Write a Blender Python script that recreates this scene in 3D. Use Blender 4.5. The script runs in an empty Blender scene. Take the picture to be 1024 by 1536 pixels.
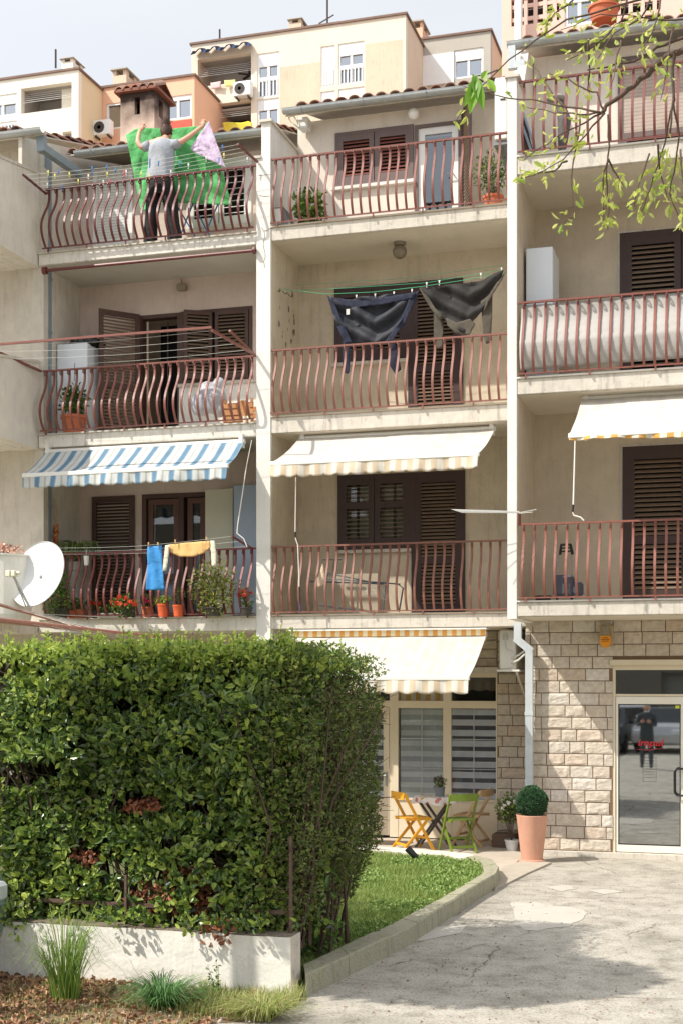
import bpy, bmesh, math, random
from mathutils import Vector, Matrix, noise
random.seed(7)
R = random.random
U = random.uniform
col = bpy.context.scene.collection
sc = bpy.context.scene

# ------------------------------------------------------------------ camera geometry
AA = math.radians(16.76); CA = math.cos(AA); SA = math.sin(AA)
F = 2052.0; CZ = 2.39; HY = 1019.0
def P(x, y, c):
    t = (x-512)/F; d = c/(CA+t*SA)
    return Vector((d*(t*CA-SA), c, CZ+d*(HY-y)/F))
def PX(x, y, X):
    t = (x-512)/F; d = X/(t*CA-SA)
    return Vector((X, d*(CA+t*SA), CZ+d*(HY-y)/F))
def G(x, y, z=0.0):
    d = F*(CZ-z)/(y-HY); t = (x-512)/F
    return Vector((d*(t*CA-SA), d*(CA+t*SA), z))
MF, MBK, RF, RB = 18.62, 19.85, 17.30, 18.70

# ------------------------------------------------------------------ materials
def lin(c):
    return tuple(((v/255)/12.92 if v/255 <= .04045 else ((v/255+.055)/1.055)**2.4) for v in c)
MATS = {}
def M(name, rgb, rough=.8, var=.15, scale=3.0, bump=0.0, bscale=60.0, metal=0.0, streak=0.0, isl=0.0,
      rgb2=None, spec=.5, transl=0.0, hi=None, blotch=0.0, lines=0.0):
    if name in MATS: return MATS[name]
    m = bpy.data.materials.new(name); m.use_nodes = True
    nt = m.node_tree; N = nt.nodes; L = nt.links
    b = N['Principled BSDF']
    b.inputs['Roughness'].default_value = rough; b.inputs['Metallic'].default_value = metal
    b.inputs['Specular IOR Level'].default_value = spec
    tc = N.new('ShaderNodeTexCoord')
    c1 = lin(rgb); c2 = lin(rgb2) if rgb2 else c1
    lo = tuple(v*(1-var) for v in c1)+(1,); up = tuple(min(1, v*(1+var)) for v in c2)+(1,)
    nz = N.new('ShaderNodeTexNoise'); nz.inputs['Scale'].default_value = scale
    nz.inputs['Detail'].default_value = 6; nz.inputs['Roughness'].default_value = .65
    L.new(tc.outputs['Object'], nz.inputs['Vector'])
    mx = N.new('ShaderNodeMix'); mx.data_type = 'RGBA'
    mx.inputs[6].default_value = lo; mx.inputs[7].default_value = up
    mr = N.new('ShaderNodeMapRange'); mr.inputs[1].default_value = .3; mr.inputs[2].default_value = .7
    L.new(nz.outputs['Fac'], mr.inputs[0])
    L.new(mr.outputs[0], mx.inputs[0])
    out = mx.outputs[2]
    if isl:
        g = N.new('ShaderNodeNewGeometry')
        mr.inputs[1].default_value = 0; mr.inputs[2].default_value = 1
        L.new(g.outputs['Random Per Island'], mr.inputs[0])
        if hi:
            rp = N.new('ShaderNodeValToRGB'); e = rp.color_ramp.elements
            e[0].position = 0; e[0].color = lin(hi[0])+(1,); e[1].position = 1; e[1].color = lin(hi[-1])+(1,)
            for k, h in enumerate(hi[1:-1]):
                q = e.new((k+1)/(len(hi)-1)); q.color = lin(h)+(1,)
            L.new(g.outputs['Random Per Island'], rp.inputs[0]); out = rp.outputs[0]
        elif isl < 1:
            nm = N.new('ShaderNodeMix'); nm.data_type = 'RGBA'; nm.blend_type = 'MULTIPLY'; nm.inputs[0].default_value = 1-isl
            cr = N.new('ShaderNodeMapRange'); cr.inputs[1].default_value = .3; cr.inputs[2].default_value = .7; cr.inputs[3].default_value = .45; cr.inputs[4].default_value = 1.1
            L.new(nz.outputs['Fac'], cr.inputs[0]); L.new(out, nm.inputs[6]); L.new(cr.outputs[0], nm.inputs[7]); out = nm.outputs[2]
    def mult(fac_out, lo_, hi_, v0, v1, prev):
        q = N.new('ShaderNodeMapRange'); q.inputs[1].default_value = lo_; q.inputs[2].default_value = hi_
        q.inputs[3].default_value = v0; q.inputs[4].default_value = v1; L.new(fac_out, q.inputs[0])
        k = N.new('ShaderNodeMix'); k.data_type = 'RGBA'; k.blend_type = 'MULTIPLY'; k.inputs[0].default_value = 1
        L.new(prev, k.inputs[6]); L.new(q.outputs[0], k.inputs[7]); return k.outputs[2]
    if streak:
        mp = N.new('ShaderNodeMapping'); mp.inputs['Scale'].default_value = (5, 5, .7)
        L.new(tc.outputs['Object'], mp.inputs[0])
        n2 = N.new('ShaderNodeTexNoise'); n2.inputs['Scale'].default_value = 2.2; n2.inputs['Detail'].default_value = 8
        n2.inputs['Roughness'].default_value = .7
        L.new(mp.outputs[0], n2.inputs['Vector'])
        out = mult(n2.outputs['Fac'], .52, .72, 1, 1-streak, out)
    if blotch:
        n3 = N.new('ShaderNodeTexNoise'); n3.inputs['Scale'].default_value = 9; n3.inputs['Detail'].default_value = 10
        n3.inputs['Roughness'].default_value = .75
        L.new(tc.outputs['Object'], n3.inputs['Vector'])
        out = mult(n3.outputs['Fac'], .56, .68, 1, 1-blotch, out)
    L.new(out, b.inputs['Base Color'])
    if bump:
        nb = N.new('ShaderNodeTexNoise'); nb.inputs['Scale'].default_value = bscale; nb.inputs['Detail'].default_value = 5
        L.new(tc.outputs['Object'], nb.inputs['Vector'])
        bp = N.new('ShaderNodeBump'); bp.inputs['Strength'].default_value = bump; bp.inputs['Distance'].default_value = .02
        L.new(nb.outputs['Fac'], bp.inputs['Height']); L.new(bp.outputs[0], b.inputs['Normal'])
        if lines:
            wv = N.new('ShaderNodeTexWave'); wv.bands_direction = 'Z'; wv.inputs['Scale'].default_value = lines
            wv.inputs['Distortion'].default_value = 4; wv.inputs['Detail'].default_value = 3
            L.new(tc.outputs['Object'], wv.inputs['Vector'])
            b2 = N.new('ShaderNodeBump'); b2.inputs['Strength'].default_value = .5; b2.inputs['Distance'].default_value = .01
            L.new(wv.outputs['Fac'], b2.inputs['Height']); L.new(bp.outputs[0], b2.inputs['Normal']); L.new(b2.outputs[0], b.inputs['Normal'])
    if transl:
        tr = N.new('ShaderNodeBsdfTranslucent'); L.new(out, tr.inputs[0])
        ms = N.new('ShaderNodeMixShader'); ms.inputs[0].default_value = transl
        L.new(b.outputs[0], ms.inputs[1]); L.new(tr.outputs[0], ms.inputs[2])
        L.new(ms.outputs[0], N['Material Output'].inputs[0])
    MATS[name] = m
    return m

def stripes(name, cols, period, axis=0, rough=.85, transl=.25, phase=0.0, bump=.15):
    """woven stripes: cols = list of (start fraction, rgb) along an axis of the object"""
    m = bpy.data.materials.new(name); m.use_nodes = True
    nt = m.node_tree; N = nt.nodes; L = nt.links; b = N['Principled BSDF']; b.inputs['Roughness'].default_value = rough
    tc = N.new('ShaderNodeTexCoord'); sp = N.new('ShaderNodeSeparateXYZ'); L.new(tc.outputs['Object'], sp.inputs[0])
    a = N.new('ShaderNodeMath'); a.operation = 'MULTIPLY_ADD'; a.inputs[1].default_value = 1/period; a.inputs[2].default_value = 50+phase
    L.new(sp.outputs[axis], a.inputs[0])
    f = N.new('ShaderNodeMath'); f.operation = 'FRACT'; L.new(a.outputs[0], f.inputs[0])
    rp = N.new('ShaderNodeValToRGB'); rp.color_ramp.interpolation = 'CONSTANT'; e = rp.color_ramp.elements
    e[0].position = 0; e[0].color = lin(cols[0][1])+(1,)
    e[1].position = cols[1][0]; e[1].color = lin(cols[1][1])+(1,)
    for p, c in cols[2:]:
        q = e.new(p); q.color = lin(c)+(1,)
    L.new(f.outputs[0], rp.inputs[0])
    nz = N.new('ShaderNodeTexNoise'); nz.inputs['Scale'].default_value = 5; nz.inputs['Detail'].default_value = 6
    L.new(tc.outputs['Object'], nz.inputs['Vector'])
    q = N.new('ShaderNodeMapRange'); q.inputs[1].default_value = .35; q.inputs[2].default_value = .75; q.inputs[3].default_value = 1; q.inputs[4].default_value = .82
    L.new(nz.outputs['Fac'], q.inputs[0])
    k = N.new('ShaderNodeMix'); k.data_type = 'RGBA'; k.blend_type = 'MULTIPLY'; k.inputs[0].default_value = 1
    L.new(rp.outputs[0], k.inputs[6]); L.new(q.outputs[0], k.inputs[7])
    L.new(k.outputs[2], b.inputs['Base Color'])
    bp = N.new('ShaderNodeBump'); bp.inputs['Strength'].default_value = bump; bp.inputs['Distance'].default_value = .05
    L.new(nz.outputs['Fac'], bp.inputs['Height']); L.new(bp.outputs[0], b.inputs['Normal'])
    if transl:
        tr = N.new('ShaderNodeBsdfTranslucent'); L.new(k.outputs[2], tr.inputs[0])
        ms = N.new('ShaderNodeMixShader'); ms.inputs[0].default_value = transl
        L.new(b.outputs[0], ms.inputs[1]); L.new(tr.outputs[0], ms.inputs[2]); L.new(ms.outputs[0], N['Material Output'].inputs[0])
    return m

def glass(name, tint=(60, 70, 72), rough=.03, mixf=.55):
    m = bpy.data.materials.new(name); m.use_nodes = True
    N = m.node_tree.nodes; L = m.node_tree.links; b = N['Principled BSDF']
    g = N.new('ShaderNodeBsdfGlossy'); g.inputs['Roughness'].default_value = rough; g.inputs['Color'].default_value = (.9, .93, .95, 1)
    t = N.new('ShaderNodeBsdfTransparent'); t.inputs['Color'].default_value = lin(tint)+(1,)
    fr = N.new('ShaderNodeFresnel'); fr.inputs['IOR'].default_value = 1.5
    ad = N.new('ShaderNodeMath'); ad.operation = 'ADD'; ad.inputs[1].default_value = mixf; ad.use_clamp = True
    L.new(fr.outputs[0], ad.inputs[0])
    ms = N.new('ShaderNodeMixShader'); L.new(ad.outputs[0], ms.inputs[0]); L.new(t.outputs[0], ms.inputs[1]); L.new(g.outputs[0], ms.inputs[2])
    L.new(ms.outputs[0], N['Material Output'].inputs[0])
    return m

white_paint = M('white_paint', (226, 222, 212), .75, .06, 4, .25, 80, streak=.16, blotch=.10)
pier_paint = M('pier_paint', (222, 218, 210), .8, .05, 3, .3, 90, streak=.10)
concrete_edge = M('concrete_edge', (210, 202, 188), .9, .10, 6, .6, 160, streak=.48, blotch=.28)
edge_left = M('painted_edge', (222, 216, 204), .9, .08, 6, .4, 120, streak=.50, blotch=.35)
stucco_beige = M('beige_stucco', (212, 198, 174), .92, .12, 1.6, .7, 110, streak=.22, blotch=.18)
stucco_pink = M('pinkish_render', (208, 190, 178), .92, .07, 3, .3, 60, streak=.12, blotch=.06)
stucco_cream = M('cream_render', (222, 212, 198), .92, .06, 2.5, .4, 70, streak=.12)
stucco_gray = M('weathered_render', (204, 196, 182), .92, .10, 3, .35, 60, streak=.22, blotch=.12)
soffit_mat = M('soffit_plaster', (212, 202, 184), .92, .08, 1.6, .3, 60, blotch=.08)
oxide = M('oxide_red_paint', (124, 72, 60), .45, .16, 14, .1, 80, spec=.5)
maroon = M('maroon_paint', (100, 44, 42), .4, .18, 14, .1, 80)
brown_wood = M('dark_brown_wood', (78, 54, 44), .6, .16, 9, .25, 60)
slat_brown = M('weathered_brown_slats', (116, 94, 76), .65, .2, 12, .25, 60)
slat_red = M('red_brown_slats', (122, 70, 58), .6, .12, 12, .15, 60)
grey_frame = M('grey_brown_frame', (104, 88, 84), .6, .1, 8, .1, 60)
white_pvc = M('white_plastic_frame', (226, 224, 218), .4, .03, 4)
cream_alu = M('cream_aluminium', (222, 208, 182), .4, .04, 4)
dark_in = M('dark_room', (26, 23, 21), .95, .2, 2)  # near-black colour paints unlit interiors on sheets behind the openings
zinc = M('zinc_gutter', (172, 176, 176), .55, .10, 5, .1, 30, metal=.1, streak=.2)
zinc_pale = M('pale_zinc_pipe', (190, 196, 198), .5, .08, 6, streak=.15, metal=.1)
blue_grey = M('blue_grey_pipe', (132, 142, 148), .5, .12, 5, streak=.2)
terracotta = M('terracotta', (196, 112, 78), .85, .1, 8, .15, 60)
tile_mat = M('roof_tile_clay', (178, 104, 76), .9, .0, 5, .5, 50, isl=1, hi=[(130, 88, 72), (158, 108, 88), (164, 134, 116), (108, 82, 72)])
fridge_white = M('white_enamel', (214, 218, 220), .35, .03, 3)
steel = M('brushed_steel', (170, 172, 174), .35, .05, 10, metal=.9)
black_plastic = M('black_plastic', (24, 24, 26), .4, .1, 8)
white_cord = M('white_cord', (200, 200, 192), .7, .05)
green_cord = M('green_cord', (60, 170, 120), .6, .05)
glass_clear = glass('window_glass', (170, 180, 184), .02, .10)
glass_dark = glass('dark_glass', (255, 255, 255), .01, .02)
# ------------------------------------------------------------------ mesh builder
class MB:
    def __init__(s): s.v = []; s.f = []
    def add(s, vs, fs):
        n = len(s.v); s.v.extend(tuple(v) for v in vs); s.f.extend([tuple(i+n for i in f) for f in fs]); return s
    def box(s, x0, x1, y0, y1, z0, z1):
        return s.add([(x0,y0,z0),(x1,y0,z0),(x1,y1,z0),(x0,y1,z0),(x0,y0,z1),(x1,y0,z1),(x1,y1,z1),(x0,y1,z1)],
                     [(0,3,2,1),(4,5,6,7),(0,1,5,4),(1,2,6,5),(2,3,7,6),(3,0,4,7)])
    def bbox(s, x0, x1, y0, y1, z0, z1, b=.004):
        """box with chamfered vertical and top edges"""
        bm = bmesh.new(); bmesh.ops.create_cube(bm, size=1)
        for v in bm.verts:
            v.co = ((x0+x1)/2+v.co.x*(x1-x0), (y0+y1)/2+v.co.y*(y1-y0), (z0+z1)/2+v.co.z*(z1-z0))
        bmesh.ops.bevel(bm, geom=list(bm.edges), offset=b, segments=1, affect='EDGES')
        s.bm(bm); return s
    def bm(s, bm):
        bm.verts.index_update()
        s.add([v.co.copy() for v in bm.verts], [tuple(v.index for v in f.verts) for f in bm.faces]); bm.free(); return s
    def obox(s, a, b, w, h, up=Vector((0,0,1))):
        """box beam from a to b, w wide sideways, h along up"""
        a = Vector(a); b = Vector(b); d = (b-a).normalized()
        sd = d.cross(up)
        if sd.length < 1e-4: sd = Vector((1,0,0))
        sd.normalize(); u = sd.cross(d).normalized(); sd = sd*w/2; u = u*h/2
        vs = [a-sd-u, a+sd-u, a+sd+u, a-sd+u, b-sd-u, b+sd-u, b+sd+u, b-sd+u]
        return s.add(vs, [(0,1,2,3),(7,6,5,4),(0,4,5,1),(1,5,6,2),(2,6,7,3),(3,7,4,0)])
    def tube(s, pts, r, n=6, cap=True):
        pts = [Vector(p) for p in pts]; m = len(pts)
        rs = r if isinstance(r, (list, tuple)) else [r]*m
        base = len(s.v); prev = None
        for i, p in enumerate(pts):
            d = (pts[min(i+1, m-1)]-pts[max(i-1, 0)])
            if d.length < 1e-7: d = Vector((0,0,1))
            d.normalize()
            if prev is None:
                a = d.orthogonal().normalized()
            else:
                a = (prev-d*prev.dot(d))
                a = a.normalized() if a.length > 1e-5 else d.orthogonal().normalized()
            prev = a; b = d.cross(a)
            for k in range(n):
                t = 2*math.pi*k/n
                s.v.append(tuple(p+(a*math.cos(t)+b*math.sin(t))*rs[i]))
        for i in range(m-1):
            for k in range(n):
                k2 = (k+1) % n
                s.f.append((base+i*n+k, base+i*n+k2, base+(i+1)*n+k2, base+(i+1)*n+k))
        if cap:
            s.f.append(tuple(base+k for k in range(n))[::-1]); s.f.append(tuple(base+(m-1)*n+k for k in range(n)))
        return s
    def lathe(s, c, prof, n=16, axis=2, sx=1, sy=1):
        c = Vector(c); base = len(s.v)
        for r, z in prof:
            for k in range(n):
                t = 2*math.pi*k/n; a = r*math.cos(t)*sx; b = r*math.sin(t)*sy
                s.v.append(tuple(c+(Vector((a,b,z)) if axis == 2 else Vector((a,z,b)) if axis == 1 else Vector((z,a,b)))))
        for i in range(len(prof)-1):
            for k in range(n):
                k2 = (k+1) % n; s.f.append((base+i*n+k, base+i*n+k2, base+(i+1)*n+k2, base+(i+1)*n+k))
        s.f.append(tuple(base+k for k in range(n))[::-1]); s.f.append(tuple(base+(len(prof)-1)*n+k for k in range(n)))
        return s
    def ball(s, c, rx, ry=None, rz=None, n=12, m=8):
        ry = ry or rx; rz = rz or rx
        return s.lathe(c, [(rx*math.sin(math.pi*(i+.02)/(m+.04)), -rz*math.cos(math.pi*(i+.02)/(m+.04))) for i in range(m+1)], n, 2, 1, ry/rx)
    def prism(s, poly, y0, y1):
        """polygon in XZ extruded in Y"""
        n = len(poly)
        vs = [(p[0], y0, p[1]) for p in poly]+[(p[0], y1, p[1]) for p in poly]
        fs = [tuple(range(n)), tuple(range(2*n-1, n-1, -1))]+[(i, i+n, (i+1) % n+n, (i+1) % n) for i in range(n)]
        return s.add(vs, fs)
    def xprism(s, poly, x0, x1):
        """polygon in YZ extruded in X"""
        n = len(poly)
        vs = [(x0, p[0], p[1]) for p in poly]+[(x1, p[0], p[1]) for p in poly]
        fs = [tuple(range(n)), tuple(range(2*n-1, n-1, -1))]+[(i, i+n, (i+1) % n+n, (i+1) % n) for i in range(n)]
        return s.add(vs, fs)
    def zprism(s, poly, z0, z1):
        n = len(poly)
        vs = [(p[0], p[1], z0) for p in poly]+[(p[0], p[1], z1) for p in poly]
        fs = [tuple(range(n)), tuple(range(2*n-1, n-1, -1))]+[(i, i+n, (i+1) % n+n, (i+1) % n) for i in range(n)]
        return s.add(vs, fs)
    def leaf(s, p, d, nrm, l, w, fold=.25):
        """pointed leaf of six vertices folded at its midrib"""
        d = d.normalized(); sd = d.cross(nrm)
        if sd.length < 1e-4: sd = d.orthogonal()
        sd.normalize(); up = sd.cross(d)*(w*fold)
        tip = p+d*l-up*.8
        a = p+d*(l*.3)+sd*w*.5+up; b = p+d*(l*.68)+sd*w*.42+up
        e = p+d*(l*.3)-sd*w*.5+up; g = p+d*(l*.68)-sd*w*.42+up
        n = len(s.v)
        s.v.extend((tuple(p), tuple(a), tuple(b), tuple(tip), tuple(g), tuple(e)))
        s.f.append((n, n+1, n+2, n+3)); s.f.append((n, n+3, n+4, n+5))
    def build(s, name, mat, parent=None, smooth=False, rec=True):
        me = bpy.data.meshes.new(name)
        off = rootloc(parent)
        vs = [(v[0]-off[0], v[1]-off[1], v[2]-off[2]) for v in s.v] if off.length > 0 else s.v
        me.from_pydata(vs, [], s.f)
        me.materials.append(mat)
        if rec and len(s.f) < 60000:
            b = bmesh.new(); b.from_mesh(me); bmesh.ops.recalc_face_normals(b, faces=b.faces); b.to_mesh(me); b.free()
        if smooth: me.polygons.foreach_set('use_smooth', [True]*len(me.polygons))
        me.update()
        o = bpy.data.objects.new(name, me); col.objects.link(o)
        if parent is not None: o.parent = parent
        return o
def rootloc(o):
    v = Vector((0,0,0))
    while o is not None: v = v+o.location; o = o.parent
    return v
def tag(o, label=None, cat=None, group=None, kind=None):
    if label: o['label'] = label
    if cat: o['category'] = cat
    if group: o['group'] = group
    if kind: o['kind'] = kind
    return o
def thing(name, loc, label, cat, group=None):
    o = bpy.data.objects.new(name, None); o.empty_display_size = .1; col.objects.link(o); o.location = loc
    return tag(o, label, cat, group)
def copy_tree(o, parent=None):
    c = o.copy(); col.objects.link(c)
    if parent is not None: c.parent = parent
    for ch in list(o.children): copy_tree(ch, c)
    return c
def struct(o): o['kind'] = 'structure'; return o

# ------------------------------------------------------------------ world, sun, camera
w = bpy.data.worlds.new('World'); sc.world = w; w.use_nodes = True
wn = w.node_tree; bg = wn.nodes['Background']
sky = wn.nodes.new('ShaderNodeTexSky'); sky.sky_type = 'NISHITA'; sky.sun_disc = False
SD = Vector((1.15, 1.0, -1.66)).normalized()       # the way the light travels
el = math.asin(-SD.z)
sky.sun_elevation = el; sky.sun_rotation = math.atan2(-SD.x, -SD.y)
sky.air_density = 1.0; sky.dust_density = 4.0; sky.ozone_density = 1.0; sky.altitude = 100
# thin bright cloud veil over the blue: soft noise mixes white into the sky colour
wtc = wn.nodes.new('ShaderNodeTexCoord'); wmp = wn.nodes.new('ShaderNodeMapping'); wmp.inputs['Scale'].default_value = (1, 1, 2.5); wn.links.new(wtc.outputs['Generated'], wmp.inputs[0])
wnz = wn.nodes.new('ShaderNodeTexNoise'); wnz.inputs['Scale'].default_value = 1.6; wnz.inputs['Detail'].default_value = 6; wn.links.new(wmp.outputs[0], wnz.inputs['Vector'])
wr_ = wn.nodes.new('ShaderNodeMapRange'); wr_.inputs[1].default_value = .3; wr_.inputs[2].default_value = .7; wr_.inputs[3].default_value = .78; wr_.inputs[4].default_value = .97; wn.links.new(wnz.outputs['Fac'], wr_.inputs[0])
wmx = wn.nodes.new('ShaderNodeMix'); wmx.data_type = 'RGBA'; wmx.inputs[7].default_value = (4.7, 4.85, 5.1, 1); wn.links.new(wr_.outputs[0], wmx.inputs[0]); wn.links.new(sky.outputs[0], wmx.inputs[6])
# the veil is brighter round the sun, an added glow that fills the facade with light
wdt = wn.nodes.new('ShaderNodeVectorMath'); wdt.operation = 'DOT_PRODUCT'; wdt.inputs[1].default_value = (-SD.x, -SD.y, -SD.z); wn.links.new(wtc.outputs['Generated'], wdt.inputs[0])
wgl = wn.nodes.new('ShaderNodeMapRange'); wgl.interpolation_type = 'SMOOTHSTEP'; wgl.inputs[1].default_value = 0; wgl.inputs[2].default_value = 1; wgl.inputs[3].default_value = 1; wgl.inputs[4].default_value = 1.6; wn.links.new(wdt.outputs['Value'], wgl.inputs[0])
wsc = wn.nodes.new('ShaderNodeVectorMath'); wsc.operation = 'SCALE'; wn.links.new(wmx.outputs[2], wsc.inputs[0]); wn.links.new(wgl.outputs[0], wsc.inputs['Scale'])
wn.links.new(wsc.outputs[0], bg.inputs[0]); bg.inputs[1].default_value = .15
sd = bpy.data.lights.new('sun', 'SUN'); sd.energy = 4.1; sd.angle = math.radians(.5); sd.color = (1, .95, .87)
so = bpy.data.objects.new('sun', sd); col.objects.link(so); so.rotation_euler = SD.to_track_quat('-Z', 'Y').to_euler()
cd = bpy.data.cameras.new('camera'); cam = bpy.data.objects.new('camera', cd); col.objects.link(cam)
cd.sensor_fit = 'VERTICAL'; cd.sensor_height = 36; cd.sensor_width = 24; cd.lens = F/1536*36; cd.shift_y = (HY-768)/1536
cd.clip_end = 2000; cd.clip_start = .05
cam.location = (0, 0, CZ); cam.rotation_euler = (math.pi/2, 0, AA); sc.camera = cam
sc.view_settings.view_transform = 'Standard'; sc.view_settings.look = 'None'; sc.view_settings.gamma = 1
sc.view_settings.exposure = .34

# ------------------------------------------------------------------ shared builders
def wall(mb, X0, X1, Z0, Z1, holes, y0, y1):
    xs = sorted(set([X0, X1]+[min(max(h[k], X0), X1) for h in holes for k in (0, 1)]))
    for i in range(len(xs)-1):
        a, b = xs[i], xs[i+1]
        if b-a < 1e-5: continue
        m = (a+b)/2; segs = [(Z0, Z1)]
        for h in holes:
            if h[0] < m < h[1]:
                ns = []
                for (p, q) in segs:
                    if h[2] > p: ns.append((p, min(q, h[2])))
                    if h[3] < q: ns.append((max(p, h[3]), q))
                segs = [t for t in ns if t[1]-t[0] > 1e-4]
        for (p, q) in segs: mb.box(a, b, y0, y1, p, q)
def louver(parent, name, A, B, z0, z1, fm, sm, n=None, fw=.055, th=.035, tilt=35, mid=None, pitch=.052, thing_label=None):
    """slatted shutter leaf between plan points A and B; frame mesh with its slats as a child"""
    A = Vector((A[0], A[1], 0)); B = Vector((B[0], B[1], 0)); d = (B-A); L_ = d.length; d.normalize(); nn = Vector((d.y, -d.x, 0))
    if nn.y > 0: nn = -nn
    def bx(mb, s0, s1, t0, t1, a, b):
        p = [A+d*s0+nn*t0, A+d*s1+nn*t0, A+d*s1+nn*t1, A+d*s0+nn*t1]
        mb.add([q+Vector((0,0,a)) for q in p]+[q+Vector((0,0,b)) for q in p], [(0,3,2,1),(4,5,6,7),(0,1,5,4),(1,2,6,5),(2,3,7,6),(3,0,4,7)])
    fr = MB()
    bx(fr, 0, fw, -th/2, th/2, z0, z1); bx(fr, L_-fw, L_, -th/2, th/2, z0, z1)
    bx(fr, fw, L_-fw, -th/2, th/2, z0, z0+fw*1.4); bx(fr, fw, L_-fw, -th/2, th/2, z1-fw*1.2, z1)
    spans = [(z0+fw*1.4, z1-fw*1.2)]
    if mid:
        zm = z0+(z1-z0)*mid; bx(fr, fw, L_-fw, -th/2, th/2, zm-fw*.6, zm+fw*.6)
        spans = [(z0+fw*1.4, zm-fw*.6), (zm+fw*.6, z1-fw*1.2)]
    f = fr.build(name, fm, parent)
    sl = MB(); t = math.radians(tilt); hw = .024 if pitch < .055 else .033
    for (a, b) in spans:
        k = max(1, int((b-a)/pitch))
        for i in range(k):
            z = a+(i+.5)*(b-a)/k+U(-.002, .002)
            dz = math.sin(t)*hw; dn = math.cos(t)*hw*.8
            q = [(-dn, dz+.004), (dn, -dz+.004), (dn, -dz-.004), (-dn, dz-.004)]
            vs = [A+d*(fw-.004)+nn*u+Vector((0,0,z+v)) for u, v in q]+[A+d*(L_-fw+.004)+nn*u+Vector((0,0,z+v)) for u, v in q]
            sl.add(vs, [(0,1,2,3),(7,6,5,4),(0,4,5,1),(1,5,6,2),(2,6,7,3),(3,7,4,0)])
    sl.build('slats', sm, f)
    return f
def XZ(x0, x1, yt, yb, c):
    a = P(x0, yt, c); b = P(x1, yt, c); e = P(x0, yb, c)
    return a.x, b.x, e.z, a.z
def frame(mb, X0, X1, Z0, Z1, y0, y1, w, bot=True):
    mb.box(X0, X0+w, y0, y1, Z0, Z1); mb.box(X1-w, X1, y0, y1, Z0, Z1); mb.box(X0+w, X1-w, y0, y1, Z1-w, Z1)
    if bot: mb.box(X0+w, X1-w, y0, y1, Z0, Z0+w)
def sheet(mb, poly, z):
    mb.add([(p[0], p[1], z) for p in poly], [tuple(range(len(poly)))])

PROF = [(0,0),(.07,0),(.16,.0),(.25,.10),(.36,.38),(.48,.72),(.60,.95),(.70,1),(.80,.93),(.89,.74),(.96,.52),(1,.42)]
def railing(root, X0, X1, y, ztop, zbot, bulge, mat, n, label=None, ends=True):
    r = MB()
    r.box(X0, X1, y-.02, y+.02, ztop-.012, ztop+.012)                       # hand rail
    yb = y-bulge*.42
    r.box(X0, X1, yb-.012, yb+.012, zbot+.045, zbot+.062)
    for k in range(6):
        X = X0+.1+(X1-X0-.2)*k/5
        r.box(X-.01, X+.01, yb-.01, yb+.01, zbot-.01, zbot+.046)
    rl = r.build('railing', mat, root)
    if label: rl['label'] = label
    h = ztop-.012-(zbot+.05)
    b = MB(); w = .030; t = .009
    pts = [(y-bulge*q, ztop-.012-s*h) for s, q in PROF]
    # smooth the profile
    sm = []
    for i in range(len(pts)-1):
        for k in range(2):
            u = k/2; sm.append((pts[i][0]*(1-u)+pts[i+1][0]*u, pts[i][1]*(1-u)+pts[i+1][1]*u))
    sm.append(pts[-1])
    for _ in range(2):
        sm = [sm[0]]+[((sm[i-1][0]+2*sm[i][0]+sm[i+1][0])/4, (sm[i-1][1]+2*sm[i][1]+sm[i+1][1])/4) for i in range(1, len(sm)-1)]+[sm[-1]]
    vs = []; fs = []
    for i, (yy, zz) in enumerate(sm):
        a = sm[max(i-1, 0)]; c = sm[min(i+1, len(sm)-1)]; tx, tz = c[0]-a[0], c[1]-a[1]; L_ = math.hypot(tx, tz) or 1
        ny, nz = -tz/L_*t, tx/L_*t
        vs += [(-w/2-.001, yy+ny, zz+nz), (w/2+.001, yy+ny, zz+nz), (w/2, yy-ny, zz-nz), (-w/2, yy-ny, zz-nz)]
        if i:
            o = 4*(i-1)
            fs += [(o+k, o+(k+1) % 4, o+4+(k+1) % 4, o+4+k) for k in range(4)]
    fs += [(3, 2, 1, 0), tuple(4*(len(sm)-1)+k for k in range(4))]
    b.add(vs, fs)
    # the curl under the rail
    cur = [Vector((0, y-.012-.028+.028*math.cos(q), ztop-.052+.028*math.sin(q))) for q in [i*math.pi/5 for i in range(-1, 9)]]
    for i in range(len(cur)-1): b.obox(cur[i], cur[i+1], .02, .010, Vector((1,0,0)))
    off = rootloc(root)
    me = None
    for k in range(n):
        X = X0+(X1-X0)*(k+.5)/n+U(-.004, .004)
        if me is None:
            o = MB(); o.v = [(v[0]+X, v[1], v[2]) for v in b.v]; o.f = b.f
            o.v = b.v
            m = bpy.data.meshes.new('baluster'); m.from_pydata([(v[0], v[1]-off.y, v[2]-off.z) for v in b.v], [], b.f); m.materials.append(mat)
            bb = bmesh.new(); bb.from_mesh(m); bmesh.ops.recalc_face_normals(bb, faces=bb.faces); bb.to_mesh(m); bb.free()
            me = m
        q = bpy.data.objects.new('baluster', me); col.objects.link(q); q.parent = rl; q.location = (X-off.x, 0, 0)
    return rl
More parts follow.
